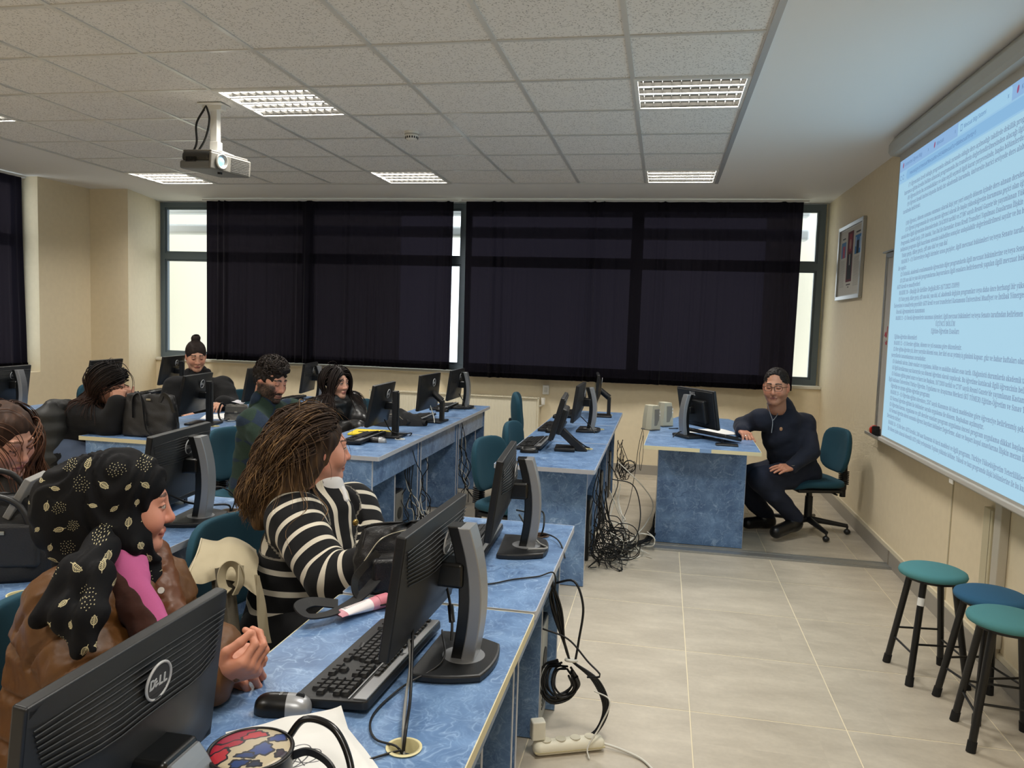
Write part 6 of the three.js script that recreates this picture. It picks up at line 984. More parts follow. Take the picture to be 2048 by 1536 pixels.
// ---------------------------------------------------------------- man with curly hair and beard
{
  const j = { neck: J(530, 812, 4.86), shR: J(504, 846, 4.74), shL: J(582, 828, 5.06), elR: J(566, 908, 4.55), wrR: J(600, 852, 4.76), elL: J(612, 862, 4.98), wrL: J(563, 862, 4.66), hipR: J(505, 985, 4.85), hipL: J(520, 965, 5.05), knR: J(620, 985, 4.7), knL: J(640, 965, 4.95), anR: J(630, 1110, 4.75), anL: J(640, 1080, 4.95) };
  const M = headM(J(541, 763, 4.86), 1.32, 0.2, -0.03, 1.05), body = [...bodyPrims(j, { belly: 1.1, chest: 1.1 }), ...armPrims(j.shR, j.elR, j.wrR, 1.1), ...armPrims(j.shL, j.elL, j.wrL, 1.1)];
  const h1 = handPrims(j.wrL, J(545, 862, 4.63).sub(j.wrL), V(0, 0.5, 1), 1, { curl: [0.3, 0.3, 0.2] }), h2 = handPrims(j.wrR, J(592, 838, 4.78).sub(j.wrR), V(0.3, 0.3, 1), -1, { curl: [0.4, 0.4, 0.3] });
  const g = person('seated man with curly dark hair and beard, checked fleece, arms crossed', j.hipR, { head: { skin: [205, 150, 126], male: true, h: 0.0032, beard: 1, beardCol: [30, 24, 21], brow: [28, 22, 18], lip: [160, 100, 92], closed: true, neck: 1.1 }, M, body, hands: [h1, h2] });
  const plaid = tex(256, 256, (u, v) => { const a = (u + v) * 1 % 1, b = ((u - v) * 1 + 4) % 1, k = (a < 0.5) !== (b < 0.5), n = fbm(u * 40, v * 40, 40, 2, 7) * 9; const c = k ? [27, 46, 36] : [16, 34, 54]; return [c[0] + n, c[1] + n, c[2] + n]; }, 1);
  const fleece = phys(0xffffff, 1, { map: plaid, sheen: 0.3, sheenColor: C(0x6a8a90), sheenRoughness: 0.8 });
  const top = [...bodyPrims(j, { belly: 1.2, chest: 1.2 }), ...armPrims(j.shR, j.elR, j.wrR, 1.3), ...armPrims(j.shL, j.elL, j.wrL, 1.3)];
  const uvf = (x, y, z) => [(x * 0.6 - z * 0.8) / 0.26, y / 0.26], thr = j.neck.clone().add(V(0.085, 0.02, 0.03));
  g.add2('fleece_jacket', setUV(garment(top, 0.024, 0.009, { folds: folds(0.01, 9, 14, 2), clip: (x, y, z) => j.hipR.y - 0.1 - y, cuts: [cut(cone(thr.clone().add(V(0, 0.05, 0)), thr.clone().add(V(0.02, -0.12, 0.01)), 0.04, 0.012, 0.012))] }), uvf), fleece);
  g.add2('collar', setUV(garment([cone(j.neck.clone().add(V(-0.03, -0.05, -0.02)), j.neck.clone().add(V(-0.015, 0.03, 0)), 0.085, 0.07, 0.02), cut(ell(j.neck.clone().add(V(0.07, 0.03, 0.03)), 0.075, 0.09, 0.07, 0.02))], 0.006, 0.007, { folds: folds(0.005, 14, 14) }), uvf), fleece);
  g.add2('shirt', garment([cone(j.neck.clone().add(V(0.03, -0.14, 0.0)), j.neck.clone().add(V(0.01, 0.0, 0)), 0.06, 0.056, 0.02)], 0.004, 0.008), cloth(0xc3c6cf, 0.8));
  g.add2('trousers', garment([cone(j.hipL, j.hipR, 0.1, undefined, 0.06), ...legPrims(j.hipL, j.knL, j.anL, 0.9), ...legPrims(j.hipR, j.knR, j.anR, 0.9)], 0.012, 0.014), cloth(0x1a1d24, 0.85));
  const cap = hairCap(M, 0.0035, (x, y, z) => { const n = n3(x * 120, y * 120, z * 120) * 12; return [30 + n, 24 + n, 21 + n]; }, { bump: 0.009, freq: 62, fy: -0.03, extra: [ell(V(0, 0.085, 0.03), 0.068, 0.045, 0.075, 0.02)] });
  const curls = []; for (let i = 0; i < 240; i++) { const d = V(rr(-1, 1), rr(0.05, 1), rr(-0.9, 1)).normalize(); if (d.z > 0.5 && d.y < 0.45) continue; const c = V(d.x * 0.084, 0.05 + d.y * 0.1, 0.0 + d.z * 0.1), R = rr(0.006, 0.012), t1 = V(-d.y, d.x, 0.1).normalize(), t2 = V(0, 0, 0).crossVectors(d, t1), pts = []; for (let k = 0; k < 9; k++) pts.push(c.clone().addScaledVector(t1, R * Math.cos(k * 0.9)).addScaledVector(t2, R * Math.sin(k * 0.9)).addScaledVector(d, 0.0022 * k).applyMatrix4(M)); const tone = rr(-6, 14); curls.push({ pts, r: 0.0042, col: () => [36 + tone, 28 + tone, 24 + tone], n0: d.clone().transformDirection(M), flat: 0.9 }); }
  g.add2('hair', merge([cap, locks(curls)]), hairMat);
}
// ---------------------------------------------------------------- girl in leather jacket
const darkHair = (base, tip) => (i, t, q) => { const n = (q - 0.5) * 14, c = mixc(base, tip, t * t); return [c[0] + n, c[1] + n * 0.8, c[2] + n * 0.7]; };
{
  const j = { neck: J(672, 796, 6.12), shR: J(643, 815, 5.98), shL: J(704, 805, 6.26), elR: J(664, 862, 5.9), wrR: J(720, 853, 5.76), elL: J(726, 850, 6.15), wrL: J(742, 850, 5.95), hipR: J(645, 905, 6.05), hipL: J(655, 892, 6.25), knR: J(735, 905, 5.9), knL: J(745, 895, 6.1), anR: J(740, 1000, 5.95), anL: J(745, 990, 6.1) };
  const M = headM(J(673, 765, 6.1), 1.22, 0.03, 0, 1.0), body = [...bodyPrims(j, { k: 0.9, belly: 0.95 }), ...armPrims(j.shR, j.elR, j.wrR, 0.9), ...armPrims(j.shL, j.elL, j.wrL, 0.9)];
  const g = person('seated girl with long dark hair in black leather jacket', j.hipR, { head: { skin: [214, 164, 140], h: 0.0035, brow: [34, 24, 20], lip: [178, 104, 98], w: 0.95 }, M, body, hands: [handPrims(j.wrR, V(0.9, -0.1, 0.2), V(0, 1, 0), -1, { s: 0.9 })] });
  const top = [...bodyPrims(j, { k: 0.94, belly: 1.05 }), ...armPrims(j.shR, j.elR, j.wrR, 1.15), ...armPrims(j.shL, j.elL, j.wrL, 1.15)];
  g.add2('leather_jacket', garment(top, 0.022, 0.01, { folds: folds(0.009, 13, 18, 7), clip: (x, y, z) => j.hipR.y - 0.08 - y }), phys(0x131314, 0.36));
  g.add2('collar', garment([cone(mid(j.neck, j.shR, 0.4).add(V(-0.01, 0.0, 0.02)), mid(j.neck, j.shR, 0.3).add(V(0.1, -0.09, 0.05)), 0.03, 0.02, 0.02), cone(mid(j.neck, j.shL, 0.4), mid(j.neck, j.shL, 0.9).add(V(0.08, -0.03, 0.04)), 0.03, 0.016, 0.02), cone(j.neck.clone().add(V(-0.04, -0.03, 0)), j.neck.clone().add(V(-0.03, 0.01, 0)), 0.075, 0.07, 0.02)], 0.004, 0.008, { folds: folds(0.006, 16, 16) }), cloth(0x15130f, 1));
  g.add2('trousers', garment([cone(j.hipL, j.hipR, 0.1, undefined, 0.06), ...legPrims(j.hipL, j.knL, j.anL, 0.85), ...legPrims(j.hipR, j.knR, j.anR, 0.85)], 0.01, 0.016), cloth(0x15171c, 0.85));
  const solid = field([...inM(M, [ell(V(0, 0.03, -0.015), 0.078, 0.09, 0.097), ell(V(0, -0.03, 0.02), 0.064, 0.085, 0.068)]), ...top], 0.012), cf = darkHair([30, 22, 19], [44, 30, 24]);
  const cap = hairCap(M, 0.004, () => [28, 21, 18], { fy: -0.03, fh: 0.098 });
  g.add2('hair', merge([cap, growHair(M, solid, { n: 700, len: 0.36, r: 0.004, off: 0.014, grav: 0.17, wave: 0.1, root: () => { const d = V(rr(-1, 1), rr(-0.15, 1), rr(-1, 0.75)); return d.z > 0.35 && d.y < 0.3 ? null : d; }, comb: (d) => V(Math.sign(d.x || 1) * 0.9, -0.3, d.z > 0.2 ? 0.05 : -0.35), col: cf })]), hairMat);
}
// ---------------------------------------------------------------- woman with bun
{
  const j = { neck: J(397, 744, 6.66), shR: J(350, 775, 6.6), shL: J(446, 776, 6.7), elR: J(333, 828, 6.5), wrR: J(366, 828, 6.28), elL: J(463, 815, 6.56), wrL: J(446, 806, 6.36), hipR: J(378, 880, 6.78), hipL: J(420, 880, 6.8), knR: J(420, 890, 6.35), knL: J(455, 890, 6.45), anR: J(430, 960, 6.45), anL: J(460, 960, 6.5) };
  const M = headM(J(392, 712, 6.6), 0.72, 0.25, 0.02, 1.0), body = [...bodyPrims(j, { k: 0.95 }), ...armPrims(j.shR, j.elR, j.wrR), ...armPrims(j.shL, j.elL, j.wrL)];
  const g = person('seated woman with hair bun in black coat looking down at papers', j.hipR, { head: { skin: [214, 160, 132], h: 0.0035, closed: true, brow: [30, 22, 18], lip: [176, 96, 90], w: 0.98 }, M, body, hands: [handPrims(j.wrL, J(432, 812, 6.24).sub(j.wrL), V(0.2, 0.8, 0.6), 1, { curl: [0.5, 0.6, 0.5] }), handPrims(j.wrR, J(380, 830, 6.2).sub(j.wrR), V(0, 1, 0.3), -1, { curl: [0.3, 0.4, 0.4] })] });
  const top = [...bodyPrims(j, { k: 1.0, chest: 1.12 }), ...armPrims(j.shR, j.elR, j.wrR, 1.25), ...armPrims(j.shL, j.elL, j.wrL, 1.25)];
  g.add2('coat', garment(top, 0.026, 0.011, { folds: folds(0.01, 9, 12, 3), clip: (x, y, z) => j.hipR.y - 0.12 - y }), cloth(0x101012, 0.95));
  g.add2('lapels', garment([cone(j.neck.clone().add(V(-0.06, 0.0, 0.05)), j.neck.clone().add(V(0.0, -0.2, 0.14)), 0.03, 0.02, 0.02), cone(j.neck.clone().add(V(0.08, 0.0, 0.0)), j.neck.clone().add(V(0.09, -0.16, 0.1)), 0.032, 0.02, 0.02)], 0.004, 0.009), cloth(0x17171a, 0.95));
  g.add2('trousers', garment([cone(j.hipL, j.hipR, 0.1, undefined, 0.06), ...legPrims(j.hipL, j.knL, j.anL, 0.85), ...legPrims(j.hipR, j.knR, j.anR, 0.85)], 0.01, 0.016), cloth(0x15171c, 0.85));
  const hc = (x, y, z) => { const n = n3(x * 30, y * 160, z * 30) * 10; return [44 + n, 34 + n, 30 + n]; };
  g.add2('hair', hairCap(M, 0.0035, hc, { fy: -0.04, fh: 0.092, bump: 0.0015, freq: 90, extra: [ball(V(0, 0.142, -0.035), 0.036, 0.018), ball(V(0.01, 0.15, -0.045), 0.028, 0.01)] }), hairMat);
  g.add2('earrings', merge([new THREE.SphereGeometry(0.006, 8, 6).translate(0.078, -0.042, -0.005), new THREE.SphereGeometry(0.006, 8, 6).translate(-0.078, -0.042, -0.005)]).applyMatrix4(M), phys(0xeeeae0, 0.25));
}
// ---------------------------------------------------------------- woman in black sweater, head on her hands
{
  const K = (u, v, d) => J(u, v, d + 0.14);
  const j = { neck: K(190, 806, 5.02), shR: K(165, 832, 4.88), shL: K(222, 818, 5.2), elR: K(218, 853, 4.86), wrR: K(236, 808, 4.86), elL: K(243, 846, 5.12), wrL: K(247, 805, 5.0), hipR: K(122, 908, 4.84), hipL: K(146, 895, 5.08), knR: K(232, 925, 4.86), knL: K(245, 910, 5.1), anR: K(238, 1040, 4.9), anL: K(245, 1030, 5.1) };
  const M = headM(K(217, 768, 4.98), 1.95, 0.5, 0.0, 1.02), body = [...bodyPrims(j, { k: 0.98 }), ...armPrims(j.shR, j.elR, j.wrR), ...armPrims(j.shL, j.elL, j.wrL)];
  const g = person('woman with long dark hair in black sweater leaning on her fists', j.hipR, { head: { skin: [206, 152, 128], h: 0.004, closed: true }, M, body, hands: [handPrims(j.wrR, K(238, 785, 4.88).sub(j.wrR), V(0.3, 0.2, 1), -1, { curl: [1.1, 1.2, 0.8] }), handPrims(j.wrL, K(248, 785, 5.0).sub(j.wrL), V(0.6, 0.1, 0.6), 1, { curl: [1.1, 1.2, 0.8] })] });
  const top = [...bodyPrims(j, { k: 1.02 }), ...armPrims(j.shR, j.elR, j.wrR, 1.25), ...armPrims(j.shL, j.elL, j.wrL, 1.25)];
  g.add2('sweater', garment(top, 0.026, 0.01, { folds: folds(0.01, 8, 13, 9), clip: (x, y, z) => j.hipR.y - 0.005 - y - 0.05 }), cloth(0x0e0e10, 1));
  const sx = j.shR.clone();
  g.add2('jeans', garment([cone(j.hipL, j.hipR, 0.112, undefined, 0.06), ...legPrims(j.hipL, j.knL, j.anL), ...legPrims(j.hipR, j.knR, j.anR)], 0.014, 0.01, { folds: folds(0.008, 10, 14, 5) }), cloth(0x4d5a72, 0.9));
  const solid = field([...inM(M, [ell(V(0, 0.03, -0.015), 0.078, 0.09, 0.097), ell(V(0, -0.03, 0.02), 0.064, 0.085, 0.068)]), ...top], 0.014), cap = hairCap(M, 0.004, () => [28, 21, 19], { fy: -0.03, fh: 0.085 });
  g.add2('hair', merge([cap, growHair(M, solid, { n: 1100, len: 0.36, r: 0.0034, off: 0.014, grav: 0.12, pull: V(-1, 0, -0.15), pullK: 0.1, root: () => { const d = V(rr(-1, 1), rr(-0.25, 1), rr(-1, 0.7)); return d.z > 0.35 && d.y < 0.25 ? null : d; }, comb: (d) => V(Math.sign(d.x || 1) * 0.75, -0.2, -0.5), col: darkHair([26, 20, 18], [70, 44, 32]) })]), hairMat);
}
// ---------------------------------------------------------------- brunette at the second row
{
  const j = { neck: J(2, 985, 2.78), shR: J(-62, 1040, 2.6), shL: J(78, 1010, 3.02), elR: J(-40, 1200, 2.45), wrR: J(60, 1230, 2.3), elL: J(110, 1120, 2.95), wrL: J(140, 1150, 2.75), hipR: J(-90, 1300, 2.7), hipL: J(-40, 1260, 2.95), knR: J(60, 1330, 2.5), knL: J(90, 1280, 2.8) };
  const M = headM(J(12, 880, 2.76), 1.42, 0.3, 0.06, 1.0), body = [...bodyPrims(j, { k: 0.98 }), ...armPrims(j.shR, j.elR, j.wrR), ...armPrims(j.shL, j.elL, j.wrL)];
  const g = person('woman with long brown hair in grey coat looking down behind black bag', j.hipR, { head: { skin: [222, 166, 142], h: 0.0028, closed: true, brow: [96, 66, 48], lip: [196, 108, 106], w: 0.96 }, M, body, hands: [handPrims(j.wrR, V(0.9, -0.3, 0.2), V(0, 1, 0), -1, {})] });
  const top = [...bodyPrims(j, { k: 1.02 }), ...armPrims(j.shR, j.elR, j.wrR, 1.25), ...armPrims(j.shL, j.elL, j.wrL, 1.25)];
  g.add2('coat', garment(top, 0.026, 0.01, { folds: folds(0.009, 9, 12, 6) }), cloth(0x3c3936, 0.95));
  g.add2('top', garment([cone(j.neck.clone().add(V(0.05, -0.2, 0.02)), j.neck.clone().add(V(0.02, -0.02, 0)), 0.075, 0.06, 0.02)], 0.01, 0.008), cloth(0x141416, 0.9));
  g.add2('trousers', garment([cone(j.hipL, j.hipR, 0.1, undefined, 0.06), cone(j.hipL, j.knL, 0.09, 0.06, 0.04), cone(j.hipR, j.knR, 0.09, 0.06, 0.04)], 0.01, 0.018), cloth(0x15171c, 0.85));
  const solid = field([...inM(M, [ell(V(0, 0.03, -0.015), 0.078, 0.09, 0.097), ell(V(0, -0.03, 0.02), 0.064, 0.085, 0.068)]), ...top], 0.014), volB = inM(M, [ell(V(0, 0.035, -0.02), 0.088, 0.098, 0.102, 0.03), cone(V(0.068, -0.01, -0.005), V(0.088, -0.18, 0.005), 0.034, 0.046, 0.04), cone(V(0.088, -0.18, 0.005), V(0.11, -0.33, 0.05), 0.046, 0.03, 0.04), cone(V(-0.068, -0.01, -0.01), V(-0.08, -0.2, -0.01), 0.034, 0.045, 0.04), cone(V(0, -0.02, -0.06), V(0, -0.2, -0.09), 0.075, 0.08, 0.05), cut(ell(V(0, -0.04, 0.105), 0.062, 0.102, 0.085, 0.015))]), cap = paint(garment(volB, 0, 0.005, { folds: (x, y, z) => 0.006 * n3(x * 50, y * 12, z * 50) }), (x, y, z) => { const n = n3(x * 120, y * 18, z * 120); return mixc([56, 38, 28], [122, 82, 58], clamp(0.6 * sstep(M.elements[13] + 0.03, M.elements[13] - 0.2, y) + 0.3 * n, 0, 1)); });
  const solidB = field([...volB, ...top.map((p) => ({ ...p, ra: (p.ra || 0) + 0.014, rb: (p.rb || 0) + 0.014 }))], 0);
  g.add2('hair', merge([cap, growHair(M, solidB, { n: 1800, len: 0.42, r: 0.0026, off: 0.007, grav: 0.2, wave: 0.3, pull: V(0.1, 0, 0.0), pullK: 0.05, root: () => { const d = V(rr(-1, 1), rr(-0.2, 1), rr(-1, 0.6)); return d.z > 0.0 ? null : d; }, comb: (d) => V(Math.sign(d.x || 1) * 1.0, -0.05, -0.2), col: (i, t, q) => { const c = mixc([58, 38, 28], [128, 84, 58], clamp(t * 1.1 + (q - 0.5) * 0.5, 0, 1)); return c; } })]), hairMat);
}
// ---------------------------------------------------------------- woman in striped cardigan
{
  const j = { neck: J(634, 972, 2.76), shR: J(588, 1040, 2.6), shL: J(706, 1012, 2.92), elR: J(664, 1160, 2.42), wrR: J(768, 1118, 2.36), elL: J(742, 1110, 2.8), wrL: J(800, 1108, 2.52), hipR: J(560, 1270, 2.68), hipL: J(610, 1235, 2.92), knR: J(720, 1290, 2.5), knL: J(745, 1255, 2.75), anR: J(730, 1440, 2.6), anL: J(745, 1400, 2.8) };
  const M = headM(J(637, 895, 2.74), 2.24, 0.02, 0.0, 1.03), body = [...bodyPrims(j, { k: 1.08, belly: 1.2, bust: 1, front: V(0.9, 0, -0.4) }), ...armPrims(j.shR, j.elR, j.wrR, 1.1), ...armPrims(j.shL, j.elL, j.wrL, 1.1)];
  const g = person('woman with highlighted brown hair in black and white striped cardigan', j.hipR, { head: { skin: [214, 154, 130], h: 0.0026, brow: [70, 48, 36], lip: [176, 100, 96], smile: true, w: 1.03, neck: 1.15 }, M, body, hands: [handPrims(j.wrR, V(0.9, -0.1, -0.2), V(0, 1, 0), -1, {})] });
  const tor = bodyPrims(j, { k: 1.08, belly: 1.26, chest: 1.08, bust: 1.05, front: V(0.9, 0, -0.4) }), ar = armPrims(j.shR, j.elR, j.wrR, 1.3), al = armPrims(j.shL, j.elL, j.wrL, 1.3), top = [...tor, ...ar, ...al];
  const stripes = tex(8, 512, (u, v) => (v % 1) < 0.27 ? [222, 214, 196] : [17, 17, 19]); stripes.generateMipmaps = false;
  const fT = field(tor), fA = field(ar), fB = field(al), lat = j.shR.clone().sub(j.shL).normalize(), sh = mid(j.shL, j.shR), along = (s, e, w, x, y, z) => { const p = V(x, y, z), t1 = clamp(p.clone().sub(s).dot(e.clone().sub(s)) / e.distanceToSquared(s), -0.3, 1.2), d1 = p.distanceTo(s.clone().lerp(e, clamp(t1, 0, 1))), t2 = clamp(p.clone().sub(e).dot(w.clone().sub(e)) / w.distanceToSquared(e), -0.2, 1.3), d2 = p.distanceTo(e.clone().lerp(w, clamp(t2, 0, 1))), k = sstep(-0.03, 0.03, d1 - d2); return mix(t1 * s.distanceTo(e), s.distanceTo(e) + t2 * e.distanceTo(w), k); };
  const uvs = (x, y, z) => { const a = fA(x, y, z), b = fB(x, y, z), t = fT(x, y, z); if (a < t + 0.012 && a < b) return [0.5, along(j.shR, j.elR, j.wrR, x, y, z) / 0.062 + 0.1]; if (b < t + 0.012) return [0.5, along(j.shL, j.elL, j.wrL, x, y, z) / 0.062]; if (y > sh.y - 0.115) return [0.5, V(x, y, z).sub(sh).dot(lat) / 0.066 + 50.1]; return [0.5, y / 0.07 + 20.2]; };
  const thr = j.neck.clone().add(V(0.09, 0.0, -0.03));
  g.add2('cardigan', setUV(garment(top, 0.02, 0.0075, { folds: folds(0.008, 8, 11, 1), clip: (x, y, z) => j.hipR.y - 0.02 - y, cuts: [cut(cone(thr.clone().add(V(0, 0.04, 0)), thr.clone().add(V(0.05, -0.14, -0.02)), 0.045, 0.01, 0.012))] }), uvs), cloth(0xffffff, 0.95, { map: stripes }));
  g.add2('blouse', garment([cone(j.neck.clone().add(V(0.05, -0.12, -0.02)), j.neck.clone().add(V(0.02, 0.0, -0.005)), 0.07, 0.066, 0.02)], 0.006, 0.007), cloth(0xe2e0de, 0.7));
  g.add2('shirt_collar', garment([cone(j.neck.clone().add(V(0.0, -0.015, 0.0)), j.neck.clone().add(V(0.01, 0.012, -0.005)), 0.078, 0.07, 0.01), cone(J(684, 978, 2.75), J(690, 1000, 2.72), 0.009, 0.01, 0.012), cut(cone(J(676, 968, 2.7), J(680, 1010, 2.66), 0.03, 0.012, 0.01))], 0.003, 0.005), cloth(0xe8e6e4, 0.7));
  g.add2('trousers', garment([cone(j.hipL, j.hipR, 0.125, undefined, 0.06), ...legPrims(j.hipL, j.knL, j.anL, 1.1), ...legPrims(j.hipR, j.knR, j.anR, 1.1)], 0.014, 0.012, { folds: folds(0.006, 9, 12) }), cloth(0x0c0c0e, 0.95));
  for (const [u, v, d] of [[711, 1045, 2.70], [733, 1092, 2.66]]) g.add2('button', new THREE.SphereGeometry(0.012, 14, 10).scale(1, 1, 0.6).rotateY(0.9).translate(...J(u, v, d).toArray()), phys(0xb89a5a, 0.25, { metalness: 0.9 }));
  const solid = field([...inM(M, [ell(V(0, 0.03, -0.015), 0.078, 0.09, 0.097), ell(V(0, -0.03, 0.02), 0.064, 0.085, 0.068)]), ...top], 0.016), vol = [...inM(M, [ell(V(0, 0.035, -0.028), 0.094, 0.104, 0.108, 0.03), cone(V(0, -0.02, -0.075), V(0.0, -0.13, -0.125), 0.09, 0.072, 0.06), cone(V(0.03, -0.05, -0.06), V(0.035, -0.16, -0.09), 0.06, 0.05, 0.05), cone(V(-0.03, -0.05, -0.06), V(-0.03, -0.18, -0.11), 0.06, 0.05, 0.05), cone(V(0, -0.12, -0.125), V(0.0, -0.24, -0.19), 0.07, 0.03, 0.06), cut(ell(V(0, -0.045, 0.105), 0.07, 0.098, 0.095, 0.03)), cut(ball(V(0, -0.15, 0.045), 0.09, 0.03))])],
    cap = paint(garment(vol, 0, 0.0045, { folds: (x, y, z) => 0.007 * n3(x * 26 + y * 5, y * 10, z * 26) + 0.004 * n3(x * 70, y * 18, z * 70), slack: 0.03 }), (x, y, z) => { const n = n3(x * 110, y * 16, z * 110), k = clamp(0.5 * sstep(M.elements[13] + 0.05, M.elements[13] - 0.2, y) + 0.35 * n, 0, 1); return mixc([50, 36, 27], [140, 108, 70], k); });
  const streak = (i, t, q) => { const hi = q > 0.55 ? 1 : 0.25; return mixc([50 + 16 * q, 36 + 12 * q, 27 + 9 * q], [150, 117, 78], clamp((t * 1.4 - 0.2) * hi, 0, 0.9)); };
  const solid2 = field([...vol, ...top.map((p) => ({ ...p, ra: (p.ra || 0) + 0.016, rb: (p.rb || 0) + 0.016 }))], 0);
  g.add2('hair', merge([cap, growHair(M, solid2, { n: 2600, len: 0.34, r: 0.0025, off: 0.01, grav: 0.12, wave: 0.75, freq: 34, ds: 0.017, pull: V(-1.0, 0, 0.62), pullK: 0.11, root: () => { const d = V(rr(-1, 1), rr(-0.35, 1), rr(-1, 0.7)); return (d.z > 0.3 && d.y < 0.5) || (d.y < 0.15 && d.z > -0.12) ? null : d; }, comb: (d) => V(Math.sign(d.x || 1) * 0.3, 0.05, -0.95), col: streak })]), hairMat);
}
// ---------------------------------------------------------------- woman in headscarf and padded jacket
{
  const j = { neck: J(232, 1128, 1.87), shR: J(140, 1215, 1.72), shL: J(306, 1175, 2.02), elR: J(196, 1420, 1.6), wrR: J(425, 1356, 1.6), elL: J(372, 1310, 1.98), wrL: J(432, 1298, 1.72), hipR: J(120, 1540, 1.8), hipL: J(190, 1480, 2.0), knR: J(330, 1560, 1.65), knL: J(380, 1480, 1.9) };
  const M = headM(J(252, 1008, 1.87), 2.2, 0.06, 0.0, 0.98), body = [...bodyPrims(j, { k: 1.0 }), ...armPrims(j.shR, j.elR, j.wrR), ...armPrims(j.shL, j.elL, j.wrL)];
  const hR = handPrims(j.wrR, J(520, 1326, 1.6).sub(j.wrR), V(0.1, -0.75, 0.65), -1, { curl: [0.8, 1.0, 0.6], s: 0.98, spread: 0.01, thumb: [0.75, 0.35, -0.5] }), hL = handPrims(j.wrL, J(520, 1340, 1.65).sub(j.wrL), V(-0.1, 0.85, 0.5), 1, { curl: [0.6, 1.0, 0.7], s: 0.98, spread: 0.01, thumb: [0.85, 0.2, -0.45] });
  const g = person('woman in black leaf print headscarf and brown padded jacket, hands folded', j.hipR, { head: { skin: [222, 156, 132], h: 0.0024, brow: [70, 48, 38], lip: [200, 112, 106], w: 0.98, smile: true }, M, body, hands: [hR, hL], handH: 0.0028, handTone: [208, 142, 116] });
  const top = [...bodyPrims(j, { k: 1.08, chest: 1.1, belly: 1.15 }), ...[...armPrims(j.shR, j.elR, j.wrR, 1.22), ...armPrims(j.shL, j.elL, j.wrL, 1.22)].map((p) => ({ ...p, k: 0.07 })), cone(mid(j.shR, j.shL, 0.25).lerp(j.hipR, 0.22), mid(j.hipR, j.hipL, 0.2), 0.085, 0.12, 0.1), cone(mid(j.shR, j.shL, 0.75).lerp(j.hipL, 0.22), mid(j.hipR, j.hipL, 0.8), 0.085, 0.12, 0.1)];
  const arR = field(armPrims(j.shR, j.elR, j.wrR, 1.35)), toR = field(bodyPrims(j, { k: 1.08 })), alongArm = (x, y, z) => { const p = V(x, y, z), s = j.shR, e = j.elR, w = j.wrR, t1 = p.clone().sub(s).dot(e.clone().sub(s)) / e.distanceToSquared(s), t2 = p.clone().sub(e).dot(w.clone().sub(e)) / w.distanceToSquared(e), d1 = p.distanceTo(s.clone().lerp(e, clamp(t1, 0, 1))), d2 = p.distanceTo(e.clone().lerp(w, clamp(t2, 0, 1))); return mix(t1 * s.distanceTo(e), s.distanceTo(e) + t2 * e.distanceTo(w), sstep(-0.03, 0.03, d1 - d2)); };
  const quilt = (x, y, z) => { const k = sstep(-0.02, 0.03, toR(x, y, z) - arR(x, y, z)), t = k > 0.5 ? alongArm(x, y, z) / 0.088 : y / 0.105 + 0.3, w = t + 0.05 * n3(x * 12, y * 12, z * 12), seam = Math.pow(Math.abs(Math.cos(w * Math.PI)), 22); return 0.012 * seam + 0.0035 * n3(x * 34, y * 12, z * 34) * (0.5 + seam) + 0.003 * n3(x * 80, y * 40, z * 80) + 0.004 * n3(x * 18, y * 30, z * 18); };
  const thr = j.neck.clone().add(V(0.12, -0.02, -0.04));
  g.add2('padded_jacket', garment(top, 0.02, 0.0065, { folds: quilt, cuts: [cut(cone(thr.clone().add(V(0, 0.06, 0)), thr.clone().add(V(0.05, -0.2, -0.01)), 0.055, 0.02, 0.02))] }), phys(0x64401c, 0.5));
  g.add2('jacket_collar', garment([cone(J(300, 1108, 1.95), J(332, 1232, 1.88), 0.036, 0.04, 0.03)], 0.01, 0.006, { folds: (x, y, z) => 0.004 * n3(x * 20, y * 30, z * 20) + 0.004 * n3(x * 60, y * 60, z * 60) }), phys(0x6a3c1a, 0.45));
  g.add2('jacket_lining', garment([cone(J(212, 1146, 1.76), J(292, 1262, 1.70), 0.02, 0.024, 0.03)], 0.006, 0.006, { folds: (x, y, z) => 0.005 * n3(x * 50, y * 50, z * 50) }), cloth(0x3a1d14, 1));
  g.add2('pink_shirt', garment([cone(J(236, 1124, 1.80), J(304, 1252, 1.745), 0.034, 0.034, 0.02), cone(J(271, 1100, 1.85), J(279, 1150, 1.81), 0.016, 0.02, 0.02)], 0.006, 0.005, { folds: folds(0.005, 20, 12) }), cloth(0xcb6299, 0.85));
  for (const p of [J(303, 1110, 1.865), J(322, 1181, 1.83)]) g.add2('snap_button', merge([new THREE.CylinderGeometry(0.0075, 0.0085, 0.004, 16), new THREE.TorusGeometry(0.006, 0.0016, 6, 16).rotateX(Math.PI / 2)]).rotateX(1.1).rotateY(0.6).translate(...p.toArray()), phys(0x8f8b84, 0.4, { metalness: 0.6 }));
  g.add2('trousers', garment([cone(j.hipL, j.hipR, 0.11, undefined, 0.06), cone(j.hipL, j.knL, 0.095, 0.065, 0.04), cone(j.hipR, j.knR, 0.095, 0.065, 0.04)], 0.012, 0.016), cloth(0x14161c, 0.9));
